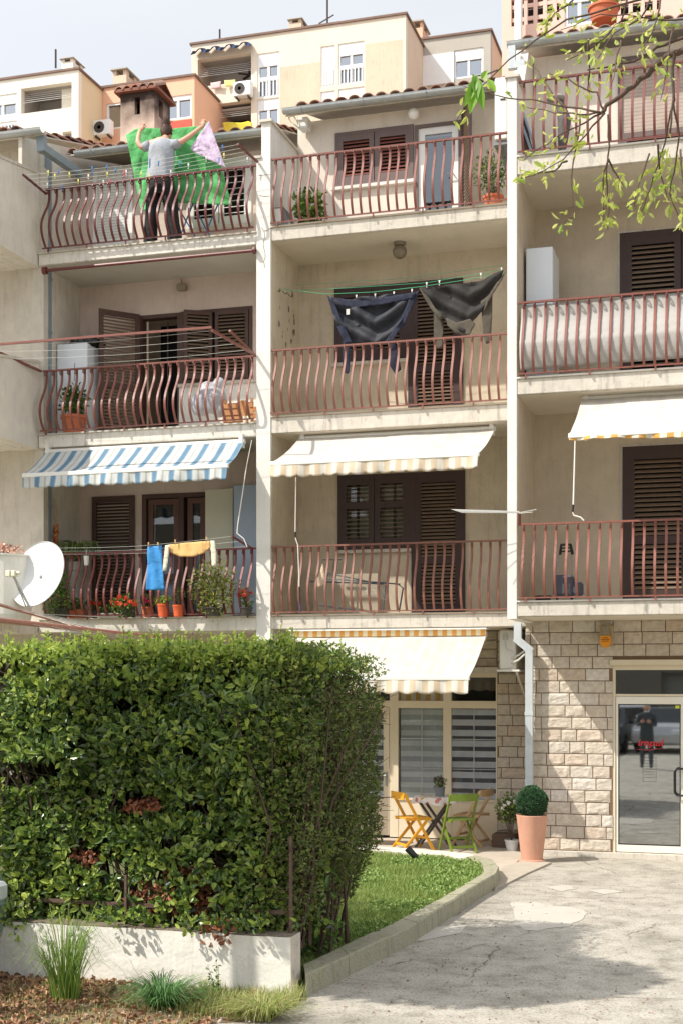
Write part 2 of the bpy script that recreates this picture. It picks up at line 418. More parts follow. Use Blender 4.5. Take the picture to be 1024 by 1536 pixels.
def tiles(root, X0, X1, ye, ze, depth, rise, pitch=.2, name='roof'):
    mb = MB(); n = int((X1-X0)/pitch)
    rows = max(2, int(depth/.38))
    for i in range(n):
        cx = X0+(i+.5)*(X1-X0)/n
        for j in range(rows):
            y0 = ye+depth*j/rows-.03; y1 = ye+depth*(j+1)/rows+.03
            z0 = ze+rise*j/rows+.03+U(0, .012); z1 = ze+rise*(j+1)/rows
            vs = []; r0 = pitch*.44+U(0, .006); r1 = pitch*.38
            K = 6; jx = U(-.008, .008)
            for (yy, zz, rr) in ((y0, z0, r0), (y1, z1, r1)):
                for (q, dr) in ((1, 0), (-1, -.014)):
                    rng = range(K+1) if q == 1 else range(K, -1, -1)
                    for k in rng:
                        a = math.pi*k/K; vs.append((cx+jx-(rr+dr)*math.cos(a), yy, zz+(rr+dr)*math.sin(a)*.72))
            m = 2*(K+1)
            fs = [(k, (k+1) % m, m+(k+1) % m, m+k) for k in range(m)]
            for k in range(K):
                fs.append((k, k+1, 2*K-k, 2*K+1-k))
            mb.add(vs, fs)
        mb.add([(cx-pitch/2-.03, ye, ze+.012), (cx-pitch/2+.03, ye, ze+.012), (cx-pitch/2+.03, ye+depth, ze+rise-.01), (cx-pitch/2-.03, ye+depth, ze+rise-.01)], [(0,1,2,3)])
    r = mb.build(name, tile_mat, root)
    d = MB(); d.add([(X0, ye, ze-.015), (X1, ye, ze-.015), (X1, ye+depth, ze+rise-.05), (X0, ye+depth, ze+rise-.05),
                     (X0, ye, ze), (X1, ye, ze), (X1, ye+depth, ze+rise-.02), (X0, ye+depth, ze+rise-.02)],
                    [(0,3,2,1),(4,5,6,7),(0,1,5,4),(1,2,6,5),(2,3,7,6),(3,0,4,7)])
    d.build('roof_deck', stucco_gray, root)
    return r
def gutter(root, X0, X1, y, z, mat=zinc, brackets=True):
    mb = MB(); K = 8
    pts = [(y-.07*math.cos(math.pi*k/K), z-.055*math.sin(math.pi*k/K)) for k in range(K+1)]
    pts = [(y-.075, z+.012)]+pts+[(y+.064, z)]+[(y-.062*math.cos(math.pi*k/K), z-.047*math.sin(math.pi*k/K)) for k in range(K-1, 0, -1)]+[(y-.062, z+.004)]
    mb.xprism(pts, X0, X1)
    if brackets:
        X = X0+.3
        while X < X1-.1:
            for k in range(K):
                a = math.pi*k/K; b = math.pi*(k+1)/K
                mb.obox((X, y-.076*math.cos(a), z-.061*math.sin(a)), (X, y-.076*math.cos(b), z-.061*math.sin(b)), .025, .006, Vector((1,0,0)))
            X += .95
    f = MB(); f.box(X0, X1, y+.08, y+.11, z-.05, z+.015); f.build('fascia', stucco_gray, root)
    return mb.build('gutter', mat, root)
def cloth(outline, c, amp=.03, freq=9.0, mat=None, name='cloth', parent=None, sub=4, thick=.006, cfun=None, seed=0):
    """garment panel cut to an outline given in photo pixels on the plane Y=c, folded and given thickness"""
    bm = bmesh.new()
    vs = [bm.verts.new(P(x, y, c)) for x, y in outline]
    f = bm.faces.new(vs)
    bmesh.ops.triangulate(bm, faces=[f], quad_method='BEAUTY', ngon_method='BEAUTY')
    for _ in range(sub):
        bmesh.ops.subdivide_edges(bm, edges=[e for e in bm.edges if e.calc_length() > .05], cuts=1, use_grid_fill=True)
        bmesh.ops.triangulate(bm, faces=bm.faces[:])
        bmesh.ops.beautify_fill(bm, faces=bm.faces[:], edges=[e for e in bm.edges if not e.is_boundary])
    for v in bm.verts:
        n = noise.noise(Vector((v.co.x*freq*.5+seed, seed*1.7, v.co.z*freq*.22)))
        n2 = noise.noise(Vector((v.co.x*freq*1.3+seed, 3.1, v.co.z*freq*.5+5)))
        v.co.y += amp*(n*1.6+n2*.6+.5*math.sin(v.co.x*freq*2.2+v.co.z*freq*.4))
        if cfun: v.co.y += cfun(v.co)
    bmesh.ops.recalc_face_normals(bm, faces=bm.faces)
    mb = MB(); mb.bm(bm)
    o = mb.build(name, mat, parent, smooth=True, rec=False)
    s = o.modifiers.new('thick', 'SOLIDIFY'); s.thickness = thick; s.offset = 0
    return o
def rvec():
    while True:
        v = Vector((U(-1,1), U(-1,1), U(-1,1)))
        if .05 < v.length < 1: return v.normalized()
def bush(mb, c, r, n, l, wd, shell=.55, down=0.0):
    c = Vector(c)
    for _ in range(n):
        d = rvec(); q = (shell+(1-shell)*R())*(1+.10*noise.noise(d*2.5+c))
        p = c+Vector((d.x*r[0], d.y*r[1], d.z*r[2]))*q
        k = (d+rvec()*.9+Vector((0,0,.3-down))).normalized()
        mb.leaf(p, k, (d+rvec()*.5), l*U(.7, 1.3), wd*U(.7, 1.3))
def stems(mb, base, c, r, n, rad=.004):
    base = Vector(base); c = Vector(c)
    for _ in range(n):
        d = rvec(); d.z = abs(d.z); e = c+Vector((d.x*r[0], d.y*r[1], d.z*r[2]))*.9
        m = (base+e)/2+rvec()*.04
        mb.tube([base+Vector((U(-.02,.02), U(-.02,.02), 0)), m, e], [rad, rad*.8, rad*.4], 5)
leaf_dark = M('dark_glossy_leaf', (40, 66, 30), .27, 0, isl=1, hi=[(52, 70, 36), (80, 106, 50), (110, 134, 62), (154, 172, 84)], transl=.25, spec=.7)
leaf_mid = M('mid_green_leaf', (70, 100, 45), .5, 0, isl=1, hi=[(52, 78, 30), (84, 116, 44), (116, 142, 58), (64, 92, 42)], transl=.25)
leaf_bright = M('young_leaf', (140, 165, 60), .5, 0, isl=1, hi=[(130, 156, 60), (166, 186, 80), (190, 202, 102), (140, 164, 68)], transl=.4)
leaf_spring = M('spring_leaf', (170, 185, 80), .5, 0, isl=1, hi=[(160, 178, 70), (192, 200, 96), (206, 210, 130), (140, 170, 62)], transl=.5)
leaf_olive = M('olive_leaf', (70, 84, 40), .5, 0, isl=1, hi=[(66, 82, 38), (96, 114, 52), (126, 138, 68), (104, 96, 58)], transl=.25)
leaf_dead = M('dead_brown_leaf', (140, 86, 60), .8, 0, isl=1, hi=[(110, 62, 42), (150, 92, 64), (176, 118, 86), (96, 60, 44)], transl=.15)
bark = M('bark', (96, 80, 66), .9, .2, 20, .6, 60)
twig = M('twig_bark', (84, 66, 54), .85, .2, 20, .3, 60)
def pot(mb, c, r, h, taper=.75, n=28, plain=False):
    if plain: return mb.lathe(c, [(r*taper*.98, 0), (r*taper, .006), (r*.985, h*.985), (r, h*.995), (r*.97, h), (r*.93, h*.99), (r*.9, h*.9)], 40)
    mb.lathe(c, [(r*taper*.98, 0), (r*taper, .004), (r*.97, h*.84), (r*1.06, h*.85), (r*1.06, h), (r*.94, h), (r*.92, h*.88)], n)
# ================================================================== SETTING
ground_m = M('street_ground', (150, 142, 128), .95, .12, .8, .4, 30, blotch=.2)
gm = MB(); gm.add([(-260,-120,-.03),(260,-120,-.03),(260,400,-.03),(-260,400,-.03)], [(0,1,2,3)])
struct(gm.build('ground', ground_m))
# driveway concrete: pale, patched, cracked
dm = bpy.data.materials.new('driveway_concrete'); dm.use_nodes = True
N = dm.node_tree.nodes; L = dm.node_tree.links; b = N['Principled BSDF']; b.inputs['Roughness'].default_value = .9
tc = N.new('ShaderNodeTexCoord')
def nz(scale, det=8, rough=.65, vec=None):
    n = N.new('ShaderNodeTexNoise'); n.inputs['Scale'].default_value = scale; n.inputs['Detail'].default_value = det; n.inputs['Roughness'].default_value = rough
    L.new(vec or tc.outputs['Object'], n.inputs['Vector']); return n
def ramp(inp, *st):
    r = N.new('ShaderNodeValToRGB'); e = r.color_ramp.elements
    e[0].position = st[0][0]; e[0].color = lin(st[0][1])+(1,); e[1].position = st[1][0]; e[1].color = lin(st[1][1])+(1,)
    for p, c in st[2:]:
        q = e.new(p); q.color = lin(c)+(1,)
    L.new(inp, r.inputs[0]); return r
def mul(a, bb):
    k = N.new('ShaderNodeMix'); k.data_type = 'RGBA'; k.blend_type = 'MULTIPLY'; k.inputs[0].default_value = 1
    L.new(a, k.inputs[6]); L.new(bb, k.inputs[7]); return k.outputs[2]
c0 = ramp(nz(.9, 6, .6).outputs['Fac'], (.3, (146, 140, 128)), (.42, (170, 164, 152)), (.55, (188, 182, 170)), (.68, (160, 153, 142)))
c1 = ramp(nz(5, 12, .75).outputs['Fac'], (.36, (205, 203, 199)), (.50, (250, 249, 247)), (.64, (255, 255, 255)))
vo = N.new('ShaderNodeTexVoronoi'); vo.feature = 'DISTANCE_TO_EDGE'; vo.inputs['Scale'].default_value = .55; vo.inputs['Randomness'].default_value = 1
wv = nz(2.2, 6); vm = N.new('ShaderNodeVectorMath'); vm.operation = 'MULTIPLY_ADD'; vm.inputs[1].default_value = (.35, .35, 0)
L.new(wv.outputs['Color'], vm.inputs[0]); L.new(tc.outputs['Object'], vm.inputs[2]); L.new(vm.outputs[0], vo.inputs['Vector'])
crk = ramp(vo.outputs['Distance'], (.0, (130, 122, 112)), (.002, (176, 168, 158)), (.005, (255, 255, 255)))
gate = N.new('ShaderNodeMapRange'); gate.inputs[1].default_value = .46; gate.inputs[2].default_value = .56
L.new(nz(.7, 2).outputs['Fac'], gate.inputs[0])
kk = N.new('ShaderNodeMix'); kk.data_type = 'RGBA'; L.new(gate.outputs[0], kk.inputs[0]); kk.inputs[6].default_value = (1,1,1,1); L.new(crk.outputs[0], kk.inputs[7])
spk = ramp(nz(45, 3).outputs['Fac'], (.38, (205, 203, 198)), (.5, (255, 255, 255)))
o = mul(mul(mul(c0.outputs[0], c1.outputs[0]), kk.outputs[2]), spk.outputs[0])
L.new(o, b.inputs['Base Color'])
bp = N.new('ShaderNodeBump'); bp.inputs['Strength'].default_value = .5; bp.inputs['Distance'].default_value = .015
L.new(nz(28, 8, .8).outputs['Fac'], bp.inputs['Height']); L.new(bp.outputs[0], b.inputs['Normal'])
dw = MB(); sheet(dw, [(-3.9, -14), (14, -14), (14, 18.7), (-3.0, 18.7), (-3.0, 15.5), (-3.9, 9.0)], 0.0)
struct(dw.build('driveway', dm))
pm_ = M('concrete_patch', (184, 178, 166), .9, .08, 6, .3, 60, blotch=.10)
random.seed(2)
for k_, poly in enumerate(([(765,1357),(800,1353),(868,1363),(882,1371),(852,1388),(800,1400),(776,1388)], [(560,1415),(640,1392),(700,1388),(690,1400),(630,1412)], [(818,1330),(850,1328),(862,1334),(840,1338)], [(880,1336),(905,1334),(935,1338),(905,1342)])):
    ctr = sum((Vector(q+(0,)) for q in poly), Vector())/len(poly); pts = []
    for i in range(len(poly)):
        a, b_ = Vector(poly[i]+(0,)), Vector(poly[(i+1) % len(poly)]+(0,))
        for j in range(6): q = a.lerp(b_, j/6); q = ctr+(q-ctr)*(1+.28*noise.noise(Vector((i*.9+j*.25, k_*7, 0)))+U(-.02,.02)); pts.append(G(q.x, q.y))
    pq = MB(); sheet(pq, [(p.x, p.y) for p in pts], .004); struct(pq.build('concrete_patch', pm_))
# patio in front of the shop window
patio_m = M('patio_paving', (186, 174, 158), .85, .08, 3, .25, 40, blotch=.12)
pt = MB(); pt.box(-12, P(790,1290,18.6).x, 16.6, 19.9, -.02, .012)
struct(pt.build('patio', patio_m))
pv = MB()
a = G(745, 1328); b_ = G(778, 1293)
for (q) in ([(700,1345),(745,1318),(800,1302),(775,1294),(744,1292)],):
    pass
for poly in ([(741,1337),(790,1312),(826,1296),(786,1292),(752,1303)],):
    pts = [G(x, y) for x, y in poly]; pv.zprism([(p.x, p.y) for p in pts], -.01, .022)
struct(pv.build('paving_slab', M('paving_slab_stone', (176, 166, 150), .85, .08, 6, .3, 50, blotch=.15)))
# soil strip in front of the low wall
soil = M('dry_soil', (128, 106, 82), .95, .25, 5, .8, 40, blotch=.4)
so_ = MB(); nx, ny = 60, 24
for j in range(ny+1):
    for i in range(nx+1):
        X = -12+(-3.45+12)*i/nx; Y = 7.9+(9.68-7.9)*j/ny
        X += (0.12*math.sin(Y*7)+.07*math.sin(Y*17)) if i == nx else 0
        e = min(1, (nx-i)/4, j/4)
        so_.v.append((X, Y, .004+.035*e*(.6+noise.noise(Vector((X*3, Y*3, 0))))))
for j in range(ny):
    for i in range(nx):
        k = j*(nx+1)+i; so_.f.append((k, k+1, k+nx+2, k+nx+1))
struct(so_.build('soil_strip', soil, smooth=True))
# lawn bed
inner = [(455,1450),(595,1383),(692,1331),(726,1310),(722,1299),(711,1292),(668,1284),(600,1279),(522,1274),(470,1272)]
IN = [G(x, y, .15) for x, y in inner]
outer = [(458,1466),(610,1394),(705,1334),(744,1312),(748,1302),(738,1291),(700,1282),(640,1276),(530,1269),(470,1267)]
OUT = [G(x, y, .15) for x, y in outer]
lawn_poly = [(-12, 9.9), (-3.35, 9.9), (-3.262, 9.80)]+[(p.x, p.y) for p in IN]+[(-12, IN[-1].y)]
lb = MB()
lb.zprism(lawn_poly, -.02, .11)
struct(lb.build('lawn_bed', M('lawn_soil', (84, 92, 48), .95, .3, 8, .5, 30)))

def inpoly(x, y, poly):
    r = False; j = len(poly)-1
    for i in range(len(poly)):
        xi, yi = poly[i][:2]; xj, yj = poly[j][:2]
        if (yi > y) != (yj > y) and x < (xj-xi)*(y-yi)/(yj-yi)+xi: r = not r
        j = i
    return r
# kerb round the lawn
kerb_m = M('kerb_concrete', (172, 165, 146), .95, .14, 5, .7, 50, streak=.45, blotch=.45, rgb2=(150, 148, 118))
kr = thing('lawn_kerb', (OUT[0].x, OUT[0].y, 0), 'weathered concrete kerb curving round the little lawn beside the driveway', 'kerb')
def lerp_path(pts, n):
    Ls = [0]
    for i in range(1, len(pts)): Ls.append(Ls[-1]+(pts[i]-pts[i-1]).length)
    out = []
    for k in range(n+1):
        s = Ls[-1]*k/n; i = 1
        while i < len(pts)-1 and Ls[i] < s: i += 1
        u = (s-Ls[i-1])/(Ls[i]-Ls[i-1]); out.append(pts[i-1].lerp(pts[i], u))
    return out
NI = 96
ii = lerp_path(IN, NI); oo = lerp_path(OUT, NI)
# match the outer edge to the nearest inner one so each cross-section is square to the kerb
seg = MB(); cs = 0
for s0 in range(0, NI, 8):
    mb = MB(); zj = U(-.006, .006)
    ks = list(range(s0, min(s0+8, NI)+1))
    for k in ks:
        a = ii[k]; c = oo[k]; jn = .0
        if k == ks[0]: a = ii[k].lerp(ii[min(k+1, NI)], .05); c = oo[k].lerp(oo[min(k+1, NI)], .05)
        nn = .006*noise.noise(Vector((a.x*6, a.y*6, 1)))
        zt = .165+zj+nn
        out_ = (c-a); out_.normalize()
        q = [Vector((a.x, a.y, -.02)), Vector((a.x, a.y, zt-.01)), Vector((a.x, a.y, zt))+out_*.01, Vector((c.x, c.y, zt))-out_*.014, Vector((c.x, c.y, zt-.014)), Vector((c.x, c.y, -.02))+out_*.015]
        for w_ in q: mb.v.append(tuple(w_))
        if k != ks[0]:
            o_ = len(mb.v)-12
            for e in range(6): mb.f.append((o_+e, o_+(e+1) % 6, o_+6+(e+1) % 6, o_+6+e))
    mb.f.append((0,1,2,3,4,5)); e = len(mb.v)-6; mb.f.append(tuple(e+k for k in range(6)))
    mb.build('kerb_stone', kerb_m if s0 < 66 else M('pale_kerb', (214, 204, 188), .9, .08, 5, .4, 60, blotch=.15), kr)

# ================================================================== STONE
stone_m = M('split_face_limestone', (206, 184, 158), .92, .0, 5, 1.0, 38, isl=.6, rgb2=(214, 194, 170))
stone_m2 = None
def make_stone():
    m = bpy.data.materials.new('rock_faced_limestone'); m.use_nodes = True
    N = m.node_tree.nodes; L = m.node_tree.links; b = N['Principled BSDF']; b.inputs['Roughness'].default_value = .92
    g = N.new('ShaderNodeNewGeometry'); tc = N.new('ShaderNodeTexCoord')
    rp = N.new('ShaderNodeValToRGB'); e = rp.color_ramp.elements
    e[0].color = lin((196, 184, 168))+(1,); e[1].color = lin((216, 208, 196))+(1,)
    for p, c in ((.3, (208, 196, 178)), (.55, (204, 194, 180)), (.8, (200, 182, 162))):
        q = e.new(p); q.color = lin(c)+(1,)
    L.new(g.outputs['Random Per Island'], rp.inputs[0])
    n = N.new('ShaderNodeTexNoise'); n.inputs['Scale'].default_value = 14; n.inputs['Detail'].default_value = 10; n.inputs['Roughness'].default_value = .7
    L.new(tc.outputs['Object'], n.inputs['Vector'])
    q = N.new('ShaderNodeMapRange'); q.inputs[1].default_value = .3; q.inputs[2].default_value = .62; q.inputs[3].default_value = .72; q.inputs[4].default_value = 1.06
    L.new(n.outputs['Fac'], q.inputs[0])
    k = N.new('ShaderNodeMix'); k.data_type = 'RGBA'; k.blend_type = 'MULTIPLY'; k.inputs[0].default_value = 1
    L.new(rp.outputs[0], k.inputs[6]); L.new(q.outputs[0], k.inputs[7]); L.new(k.outputs[2], b.inputs['Base Color'])
    mp = N.new('ShaderNodeMapping'); mp.inputs['Scale'].default_value = (1, 1, 2.2); mp.inputs['Rotation'].default_value = (0, .35, 0); L.new(tc.outputs['Object'], mp.inputs[0])
    n2 = N.new('ShaderNodeTexNoise'); n2.inputs['Scale'].default_value = 11; n2.inputs['Detail'].default_value = 12; n2.inputs['Roughness'].default_value = .68
    L.new(mp.outputs[0], n2.inputs['Vector'])
    bp = N.new('ShaderNodeBump'); bp.inputs['Strength'].default_value = .7; bp.inputs['Distance'].default_value = .025
    L.new(n2.outputs['Fac'], bp.inputs['Height']); L.new(bp.outputs[0], b.inputs['Normal'])
    return m
stone_m = make_stone()
mortar = M('mortar', (120, 96, 74), .95, .12, 12, .4, 60)
def stonework(root, X0, X1, Z0, Z1, y, holes, ch=.163, lmin=.24, lmax=.5, seed=1):
    rng = random.Random(seed); mb = MB()
    rows = round((Z1-Z0)/ch); h = (Z1-Z0)/rows; jt = .006
    for r in range(rows):
        z0 = Z0+r*h+jt; z1 = Z0+(r+1)*h-jt; X = X0-rng.uniform(0, .2)
        while X < X1:
            l = rng.uniform(lmin, lmax); a = max(X, X0)+jt; bb = min(X+l, X1)-jt; X += l
            if X1-X < .12: bb = X1-jt; X = X1+1
            if bb-a < .05: continue
            segs = [(a, bb)]
            for (h0, h1, g0, g1) in holes:
                zm = (z0+z1)/2
                if g0 < zm < g1:
                    ns = []
                    for (p, q) in segs:
                        if h1 <= p or h0 >= q: ns.append((p, q)); continue
                        if h0 > p: ns.append((p, h0))
                        if h1 < q: ns.append((h1, q))
                    segs = ns
            for (p, q) in segs:
                if q-p < .04: continue
                nx = max(4, int((q-p)/.04)); nyy = 6
                base = len(mb.v); off = rng.uniform(0, 90); dpt = rng.uniform(.003, .010)
                tx, tz = rng.uniform(-.006, .006), rng.uniform(-.006, .006)
                for j in range(nyy+1):
                    for i in range(nx+1):
                        u, v = i/nx, j/nyy
                        e = min(u*(q-p), (1-u)*(q-p), v*h, (1-v)*h)
                        pillow = min(1, e/.022)
                        n_ = noise.fractal(Vector((u*(q-p)*9+off, v*h*9, off)), .8, 2.1, 4)
                        dep = pillow*(dpt+.011*n_+tx*(u-.5)*2+tz*(v-.5)*2)
                        mb.v.append((p+(q-p)*u, y-.004-max(dep, 0 if pillow < .1 else .001), z0+(z1-z0)*v))
                for j in range(nyy):
                    for i in range(nx):
                        k = base+j*(nx+1)+i; mb.f.append((k, k+1, k+nx+2, k+nx+1))
                # sides back into the mortar
                rim = [base+i for i in range(nx+1)]+[base+j*(nx+1)+nx for j in range(1, nyy+1)]+[base+nyy*(nx+1)+i for i in range(nx-1, -1, -1)]+[base+j*(nx+1) for j in range(nyy-1, 0, -1)]
                b2 = len(mb.v)
                for k in rim: vv = mb.v[k]; mb.v.append((vv[0], y+.02, vv[2]))
                for i in range(len(rim)):
                    i2 = (i+1) % len(rim); mb.f.append((rim[i], b2+i, b2+i2, rim[i2]))
    o = mb.build('stone_blocks', stone_m, root, rec=False)
    return o

# ================================================================== MAIN BUILDING SECTIONS
XL0, XPA, XPB = -10.36, P(385,0,MF).x, P(406,0,MF).x
XQA, XQB = P(760,0,RF).x, P(774,0,RF).x
XR1 = 1.35
# ---------------- left section
BL = thing('apartment_building', (-8.6, MF, 0), 'pinkish rendered building section behind the hedge, between grey downpipe and cracked white pier', 'building')
LZ = [(3.10, 3.29), (5.91, 6.10), (8.69, 8.86)]
w4d = XZ(141, 200, 256, 372, MBK); w4w = XZ(281, 378, 246, 345, MBK)
w3d = XZ(209, 272, 474, 640, MBK); w3w = XZ(272, 379, 468, 576, MBK)
w2 = (P(214,0,MBK).x, P(372,0,MBK).x, 3.31, P(214,742,MBK).z)
holes = [(w4d[0], w4d[1], 8.88, w4d[3]), w4w, (w3d[0], w3d[1], 6.12, w3d[3]), w3w, w2]
mb = MB(); wall(mb, XL0, XPA, 0, 10.55, holes, MBK, MBK+.28); mb.build('back_wall', stucco_pink, BL)
mb = MB(); mb.box(XL0-.22, XL0, MF+.05, MBK+.2, 0, 10.2); mb.build('side_wall', stucco_gray, BL)
pa = M('cracked_white_pier', (224, 220, 212), .85, .05, 3, .3, 90, streak=.10, blotch=.10)
mb = MB(); mb.box(XPA, XPB, MF-.004, MBK+.1, 0, 9.93); mb.box(XPA+.075, XPB-.003, MF+.003, MBK+.1, 9.93, 10.44)
mb.build('pier', pa, BL)
mb = MB(); mb.box(XPA+.05, XPB+.03, MF-.04, MBK, 10.44, 10.475); mb.box(XPA-.05, XPA+.075, MF-.03, MF+.35, 9.93, 9.965)
mb.build('pier_cap', stucco_gray, BL)
# cracks in the pier
crk_m = M('crack', (70, 62, 54), .95, .1)
mb = MB()
def crack(mb, pts, c):
    q = [P(x, y, c) for x, y in pts]
    for i in range(len(q)-1):
        m_ = (q[i]+q[i+1])/2+Vector((U(-.012,.012), 0, U(-.012,.012)))
        mb.tube([q[i], m_, q[i+1]], [.0035, .004, .003], 4)
crack(mb, [(393,341),(396,346),(402,346),(406,342)], MF-.004); crack(mb, [(396,346),(397,356),(395,366),(398,380),(396,392),(397,402)], MF-.004)
crack(mb, [(388,263),(406,262)], MF-.004); crack(mb, [(389,293),(405,294)], MF-.004)
mb.build('crack', crk_m, BL)
for i, (z0, z1) in enumerate(LZ):
    mb = MB(); mb.bbox(XL0-.06, XPA-.003, MF, MBK, z0, z1, .008)
    s_ = mb.build('balcony_slab', edge_left, BL)
    mb = MB(); mb.box(XL0-.06, XPA-.003, MF-.022, MF+.3, z1, z1+.022); mb.build('slab_lip', stucco_gray, s_)
mb = MB(); mb.box(XL0, XPA, 17.3, MF-.001, 3.02, 3.08)
# top floor: gutter + roof (two stretches)
gutter(BL, P(112,0,19.35).x, XPA+.05, 19.38, 10.66)
tiles(BL, XL0, XPA+.1, 19.42, 10.66, 4.2, 1.25)
# railings
railing(BL, P(68,0,MF).x, XPA-.01, MF+.02, 9.84, 8.86, .25, maroon, 27, 'maroon bellied railing of the top floor balcony')
railing(BL, P(64,0,MF).x, XPA-.01, MF+.02, 7.08, 6.10, .22, oxide, 27, 'red-brown bellied railing of the middle balcony')
railing(BL, P(68,0,MF).x, XPA-.01, MF+.02, 4.29, 3.29, .20, M('dull_maroon', (118, 58, 52), .5, .15, 12), 27, 'dull maroon bellied railing hung with plants')
# long red curtain tube under the top slab
mb = MB(); zt = P(220,391,MF-.02).z
a = P(66,407,MF-.03); c = P(384,376,MF-.03)
mb.tube([(a.x, MF-.05, (a.z+c.z)/2), (c.x, MF-.05, (a.z+c.z)/2)], .024, 8)
mb.tube([(c.x-.03, MF-.05, (a.z+c.z)/2), (c.x, MF-.05, (a.z+c.z)/2)], .055, 8); mb.tube([(a.x, MF-.05, (a.z+c.z)/2), (a.x+.06, MF-.05, (a.z+c.z)/2)], .06, 8)
mb.build('curtain_tube', maroon, BL)
# downpipes (vertical blue-grey, with the oblique top run)
mb = MB(); c = 18.86
px = P(71, 0, c).x
for za_, zb_ in ((.1, 3.09), (3.32, 5.90), (6.12, 8.68), (8.89, P(71,232,c).z)): mb.box(px-.055, px+.055, c-.05, c+.05, za_, zb_)
d0 = P(62, 200, 18.3); d1 = P(64, 222, 18.3); d2 = P(122, 262, 19.3)
mb.obox((d0.x, 18.3, d0.z), (d1.x, 18.3, d1.z-.06), .12, .11, Vector((0,1,0)))
mb.obox(d1, d2, .11, .11)
for yy in (420, 500, 690, 760): mb.box(px-.065, px+.065, c-.06, c+.06, P(71,yy,c).z, P(71,yy,c).z+.03)
mb.build('downpipe', blue_grey, BL)

# top floor door and window
f = MB(); X0, X1, Z0, Z1 = w4d; Z0 = 8.9; frame(f, X0, X1, Z0, Z1, MBK-.03, MBK+.1, .07); fr = f.build('door', white_pvc, BL)
rs = stripes('white_roller_slats', [(0, (226, 224, 218)), (.86, (150, 148, 144))], .045, 2, .5, 0, bump=0)
mb = MB(); mb.box(X0+.07, X1-.07, MBK+.02, MBK+.05, Z0+.55, Z1-.07); mb.build('roller_shutter', rs, fr)
mb = MB(); mb.box(X0+.07, X1-.07, MBK+.03, MBK+.05, Z0+.07, Z0+.55); mb.build('lower_panel', white_pvc, fr)
X0, X1, Z0, Z1 = w4w
f = MB(); frame(f, X0, X1, Z0, Z1, MBK-.02, MBK+.12, .05); fr = f.build('window', white_pvc, BL)
mb = MB(); mb.box(X0+.05, X1-.05, MBK+.1, MBK+.12, Z0+.05, Z1-.05); mb.build('pane', dark_in, fr)
xm = (X0+X1)/2
for a_, b_ in ((X0+.05, xm-.01), (xm+.01, X1-.05)): louver(BL, 'shutter', (a_, MBK), (b_, MBK), Z0+.05, Z1-.05, white_pvc, white_pvc, fw=.07, tilt=20, pitch=.085)
mb = MB(); mb.box(X0-.04, X1+.04, MBK-.06, MBK+.05, Z0-.05, Z0); mb.build('window_sill', concrete_edge, BL)
# middle floor door
X0, X1, Z0, Z1 = (w3d[0], w3d[1], 6.12, w3d[3])
f = MB(); frame(f, X0, X1, Z0, Z1, MBK-.01, MBK+.15, .06); fr = f.build('door', brown_wood, BL)
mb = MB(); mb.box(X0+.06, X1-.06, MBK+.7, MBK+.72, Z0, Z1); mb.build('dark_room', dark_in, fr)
mb = MB(); mb.box((X0+X1)/2-.01, (X0+X1)/2+.005, MBK+.3, MBK+.32, Z0, Z1-.06); mb.build('door_edge', M('dim_frame', (80, 66, 56), .6), fr)
louver(BL, 'shutter', P(149,0,19.28).to_tuple()[:2], P(210,0,19.80).to_tuple()[:2], 6.14, P(210,472,19.8).z, brown_wood, slat_brown, mid=.42, fw=.07)
X0, X1, Z0, Z1 = w3w
f = MB(); frame(f, X0, X1, Z0, Z1, MBK-.02, MBK+.12, .05); fr = f.build('window', brown_wood, BL)
mb = MB(); mb.box(X0+.05, X1-.05, MBK+.1, MBK+.12, Z0+.05, Z1-.05); mb.build('pane', dark_in, fr)
louver(BL, 'shutter', (P(276,0,19.6).x, 19.6), (P(319,0,19.84).x, 19.83), Z0+.03, Z1-.04, brown_wood, slat_brown)
louver(BL, 'shutter', (P(324,0,19.84).x, 19.82), (X1-.06, 19.84), Z0+.03, Z1-.04, brown_wood, slat_brown)
mb = MB(); mb.box(P(270,0,MBK).x, XPA, MBK-.03, MBK+.0, 6.12, P(270,578,MBK).z); mb.build('parapet_panel', white_paint, BL)
mb = MB(); mb.box(P(270,0,MBK).x-.01, XPA, MBK-.06, MBK-.03, P(270,578,MBK).z-.04, P(270,578,MBK).z+.01); mb.build('window_sill', concrete_edge, BL)
# lower floor: shutter door, two glass doors
Zt = w2[3]; x = lambda p: P(p,0,MBK).x
louver(BL, 'shutter', (x(140), MBK-.03), (x(203), MBK-.03), 3.32, P(140,746,MBK).z, brown_wood, M('dark_brown_slats', (62, 44, 36), .6, .15, 12), fw=.08)
f = MB(); f.box(w2[0], w2[1], MBK-.02, MBK+.14, Zt-.07, Zt)
for a_ in (214, 270, 311, 366): f.box(x(a_), x(a_)+.075, MBK-.021, MBK+.13, 3.32, Zt-.07)
fr = f.build('door_frame', brown_wood, BL)
for a_, b_ in ((221, 269), (280, 309), (320, 365)):
    f = MB(); frame(f, x(a_)+.01, x(b_)-.01, 3.35, Zt-.08, MBK+.02, MBK+.07, .09); f.box(x(a_)+.1, x(b_)-.1, MBK+.02, MBK+.07, 3.95, 4.05)
    d_ = f.build('glass_door', M('red_brown_wood', (92, 58, 44), .5, .15, 9), BL)
    mb = MB(); mb.box(x(a_)+.1, x(b_)-.1, MBK+.035, MBK+.05, 3.44, Zt-.17); mb.build('pane', glass_dark, d_)
mb = MB(); mb.box(w2[0], w2[1], MBK+.5, MBK+.55, 3.3, Zt); mb.build('dark_room', dark_in, fr)
mb = MB(); mb.box(x(224), x(364), MBK+.16, MBK+.17, 3.4, 4.42); mb.build('curtain', M('pale_blue_curtain', (168, 186, 204), .9, .08, 10), fr)

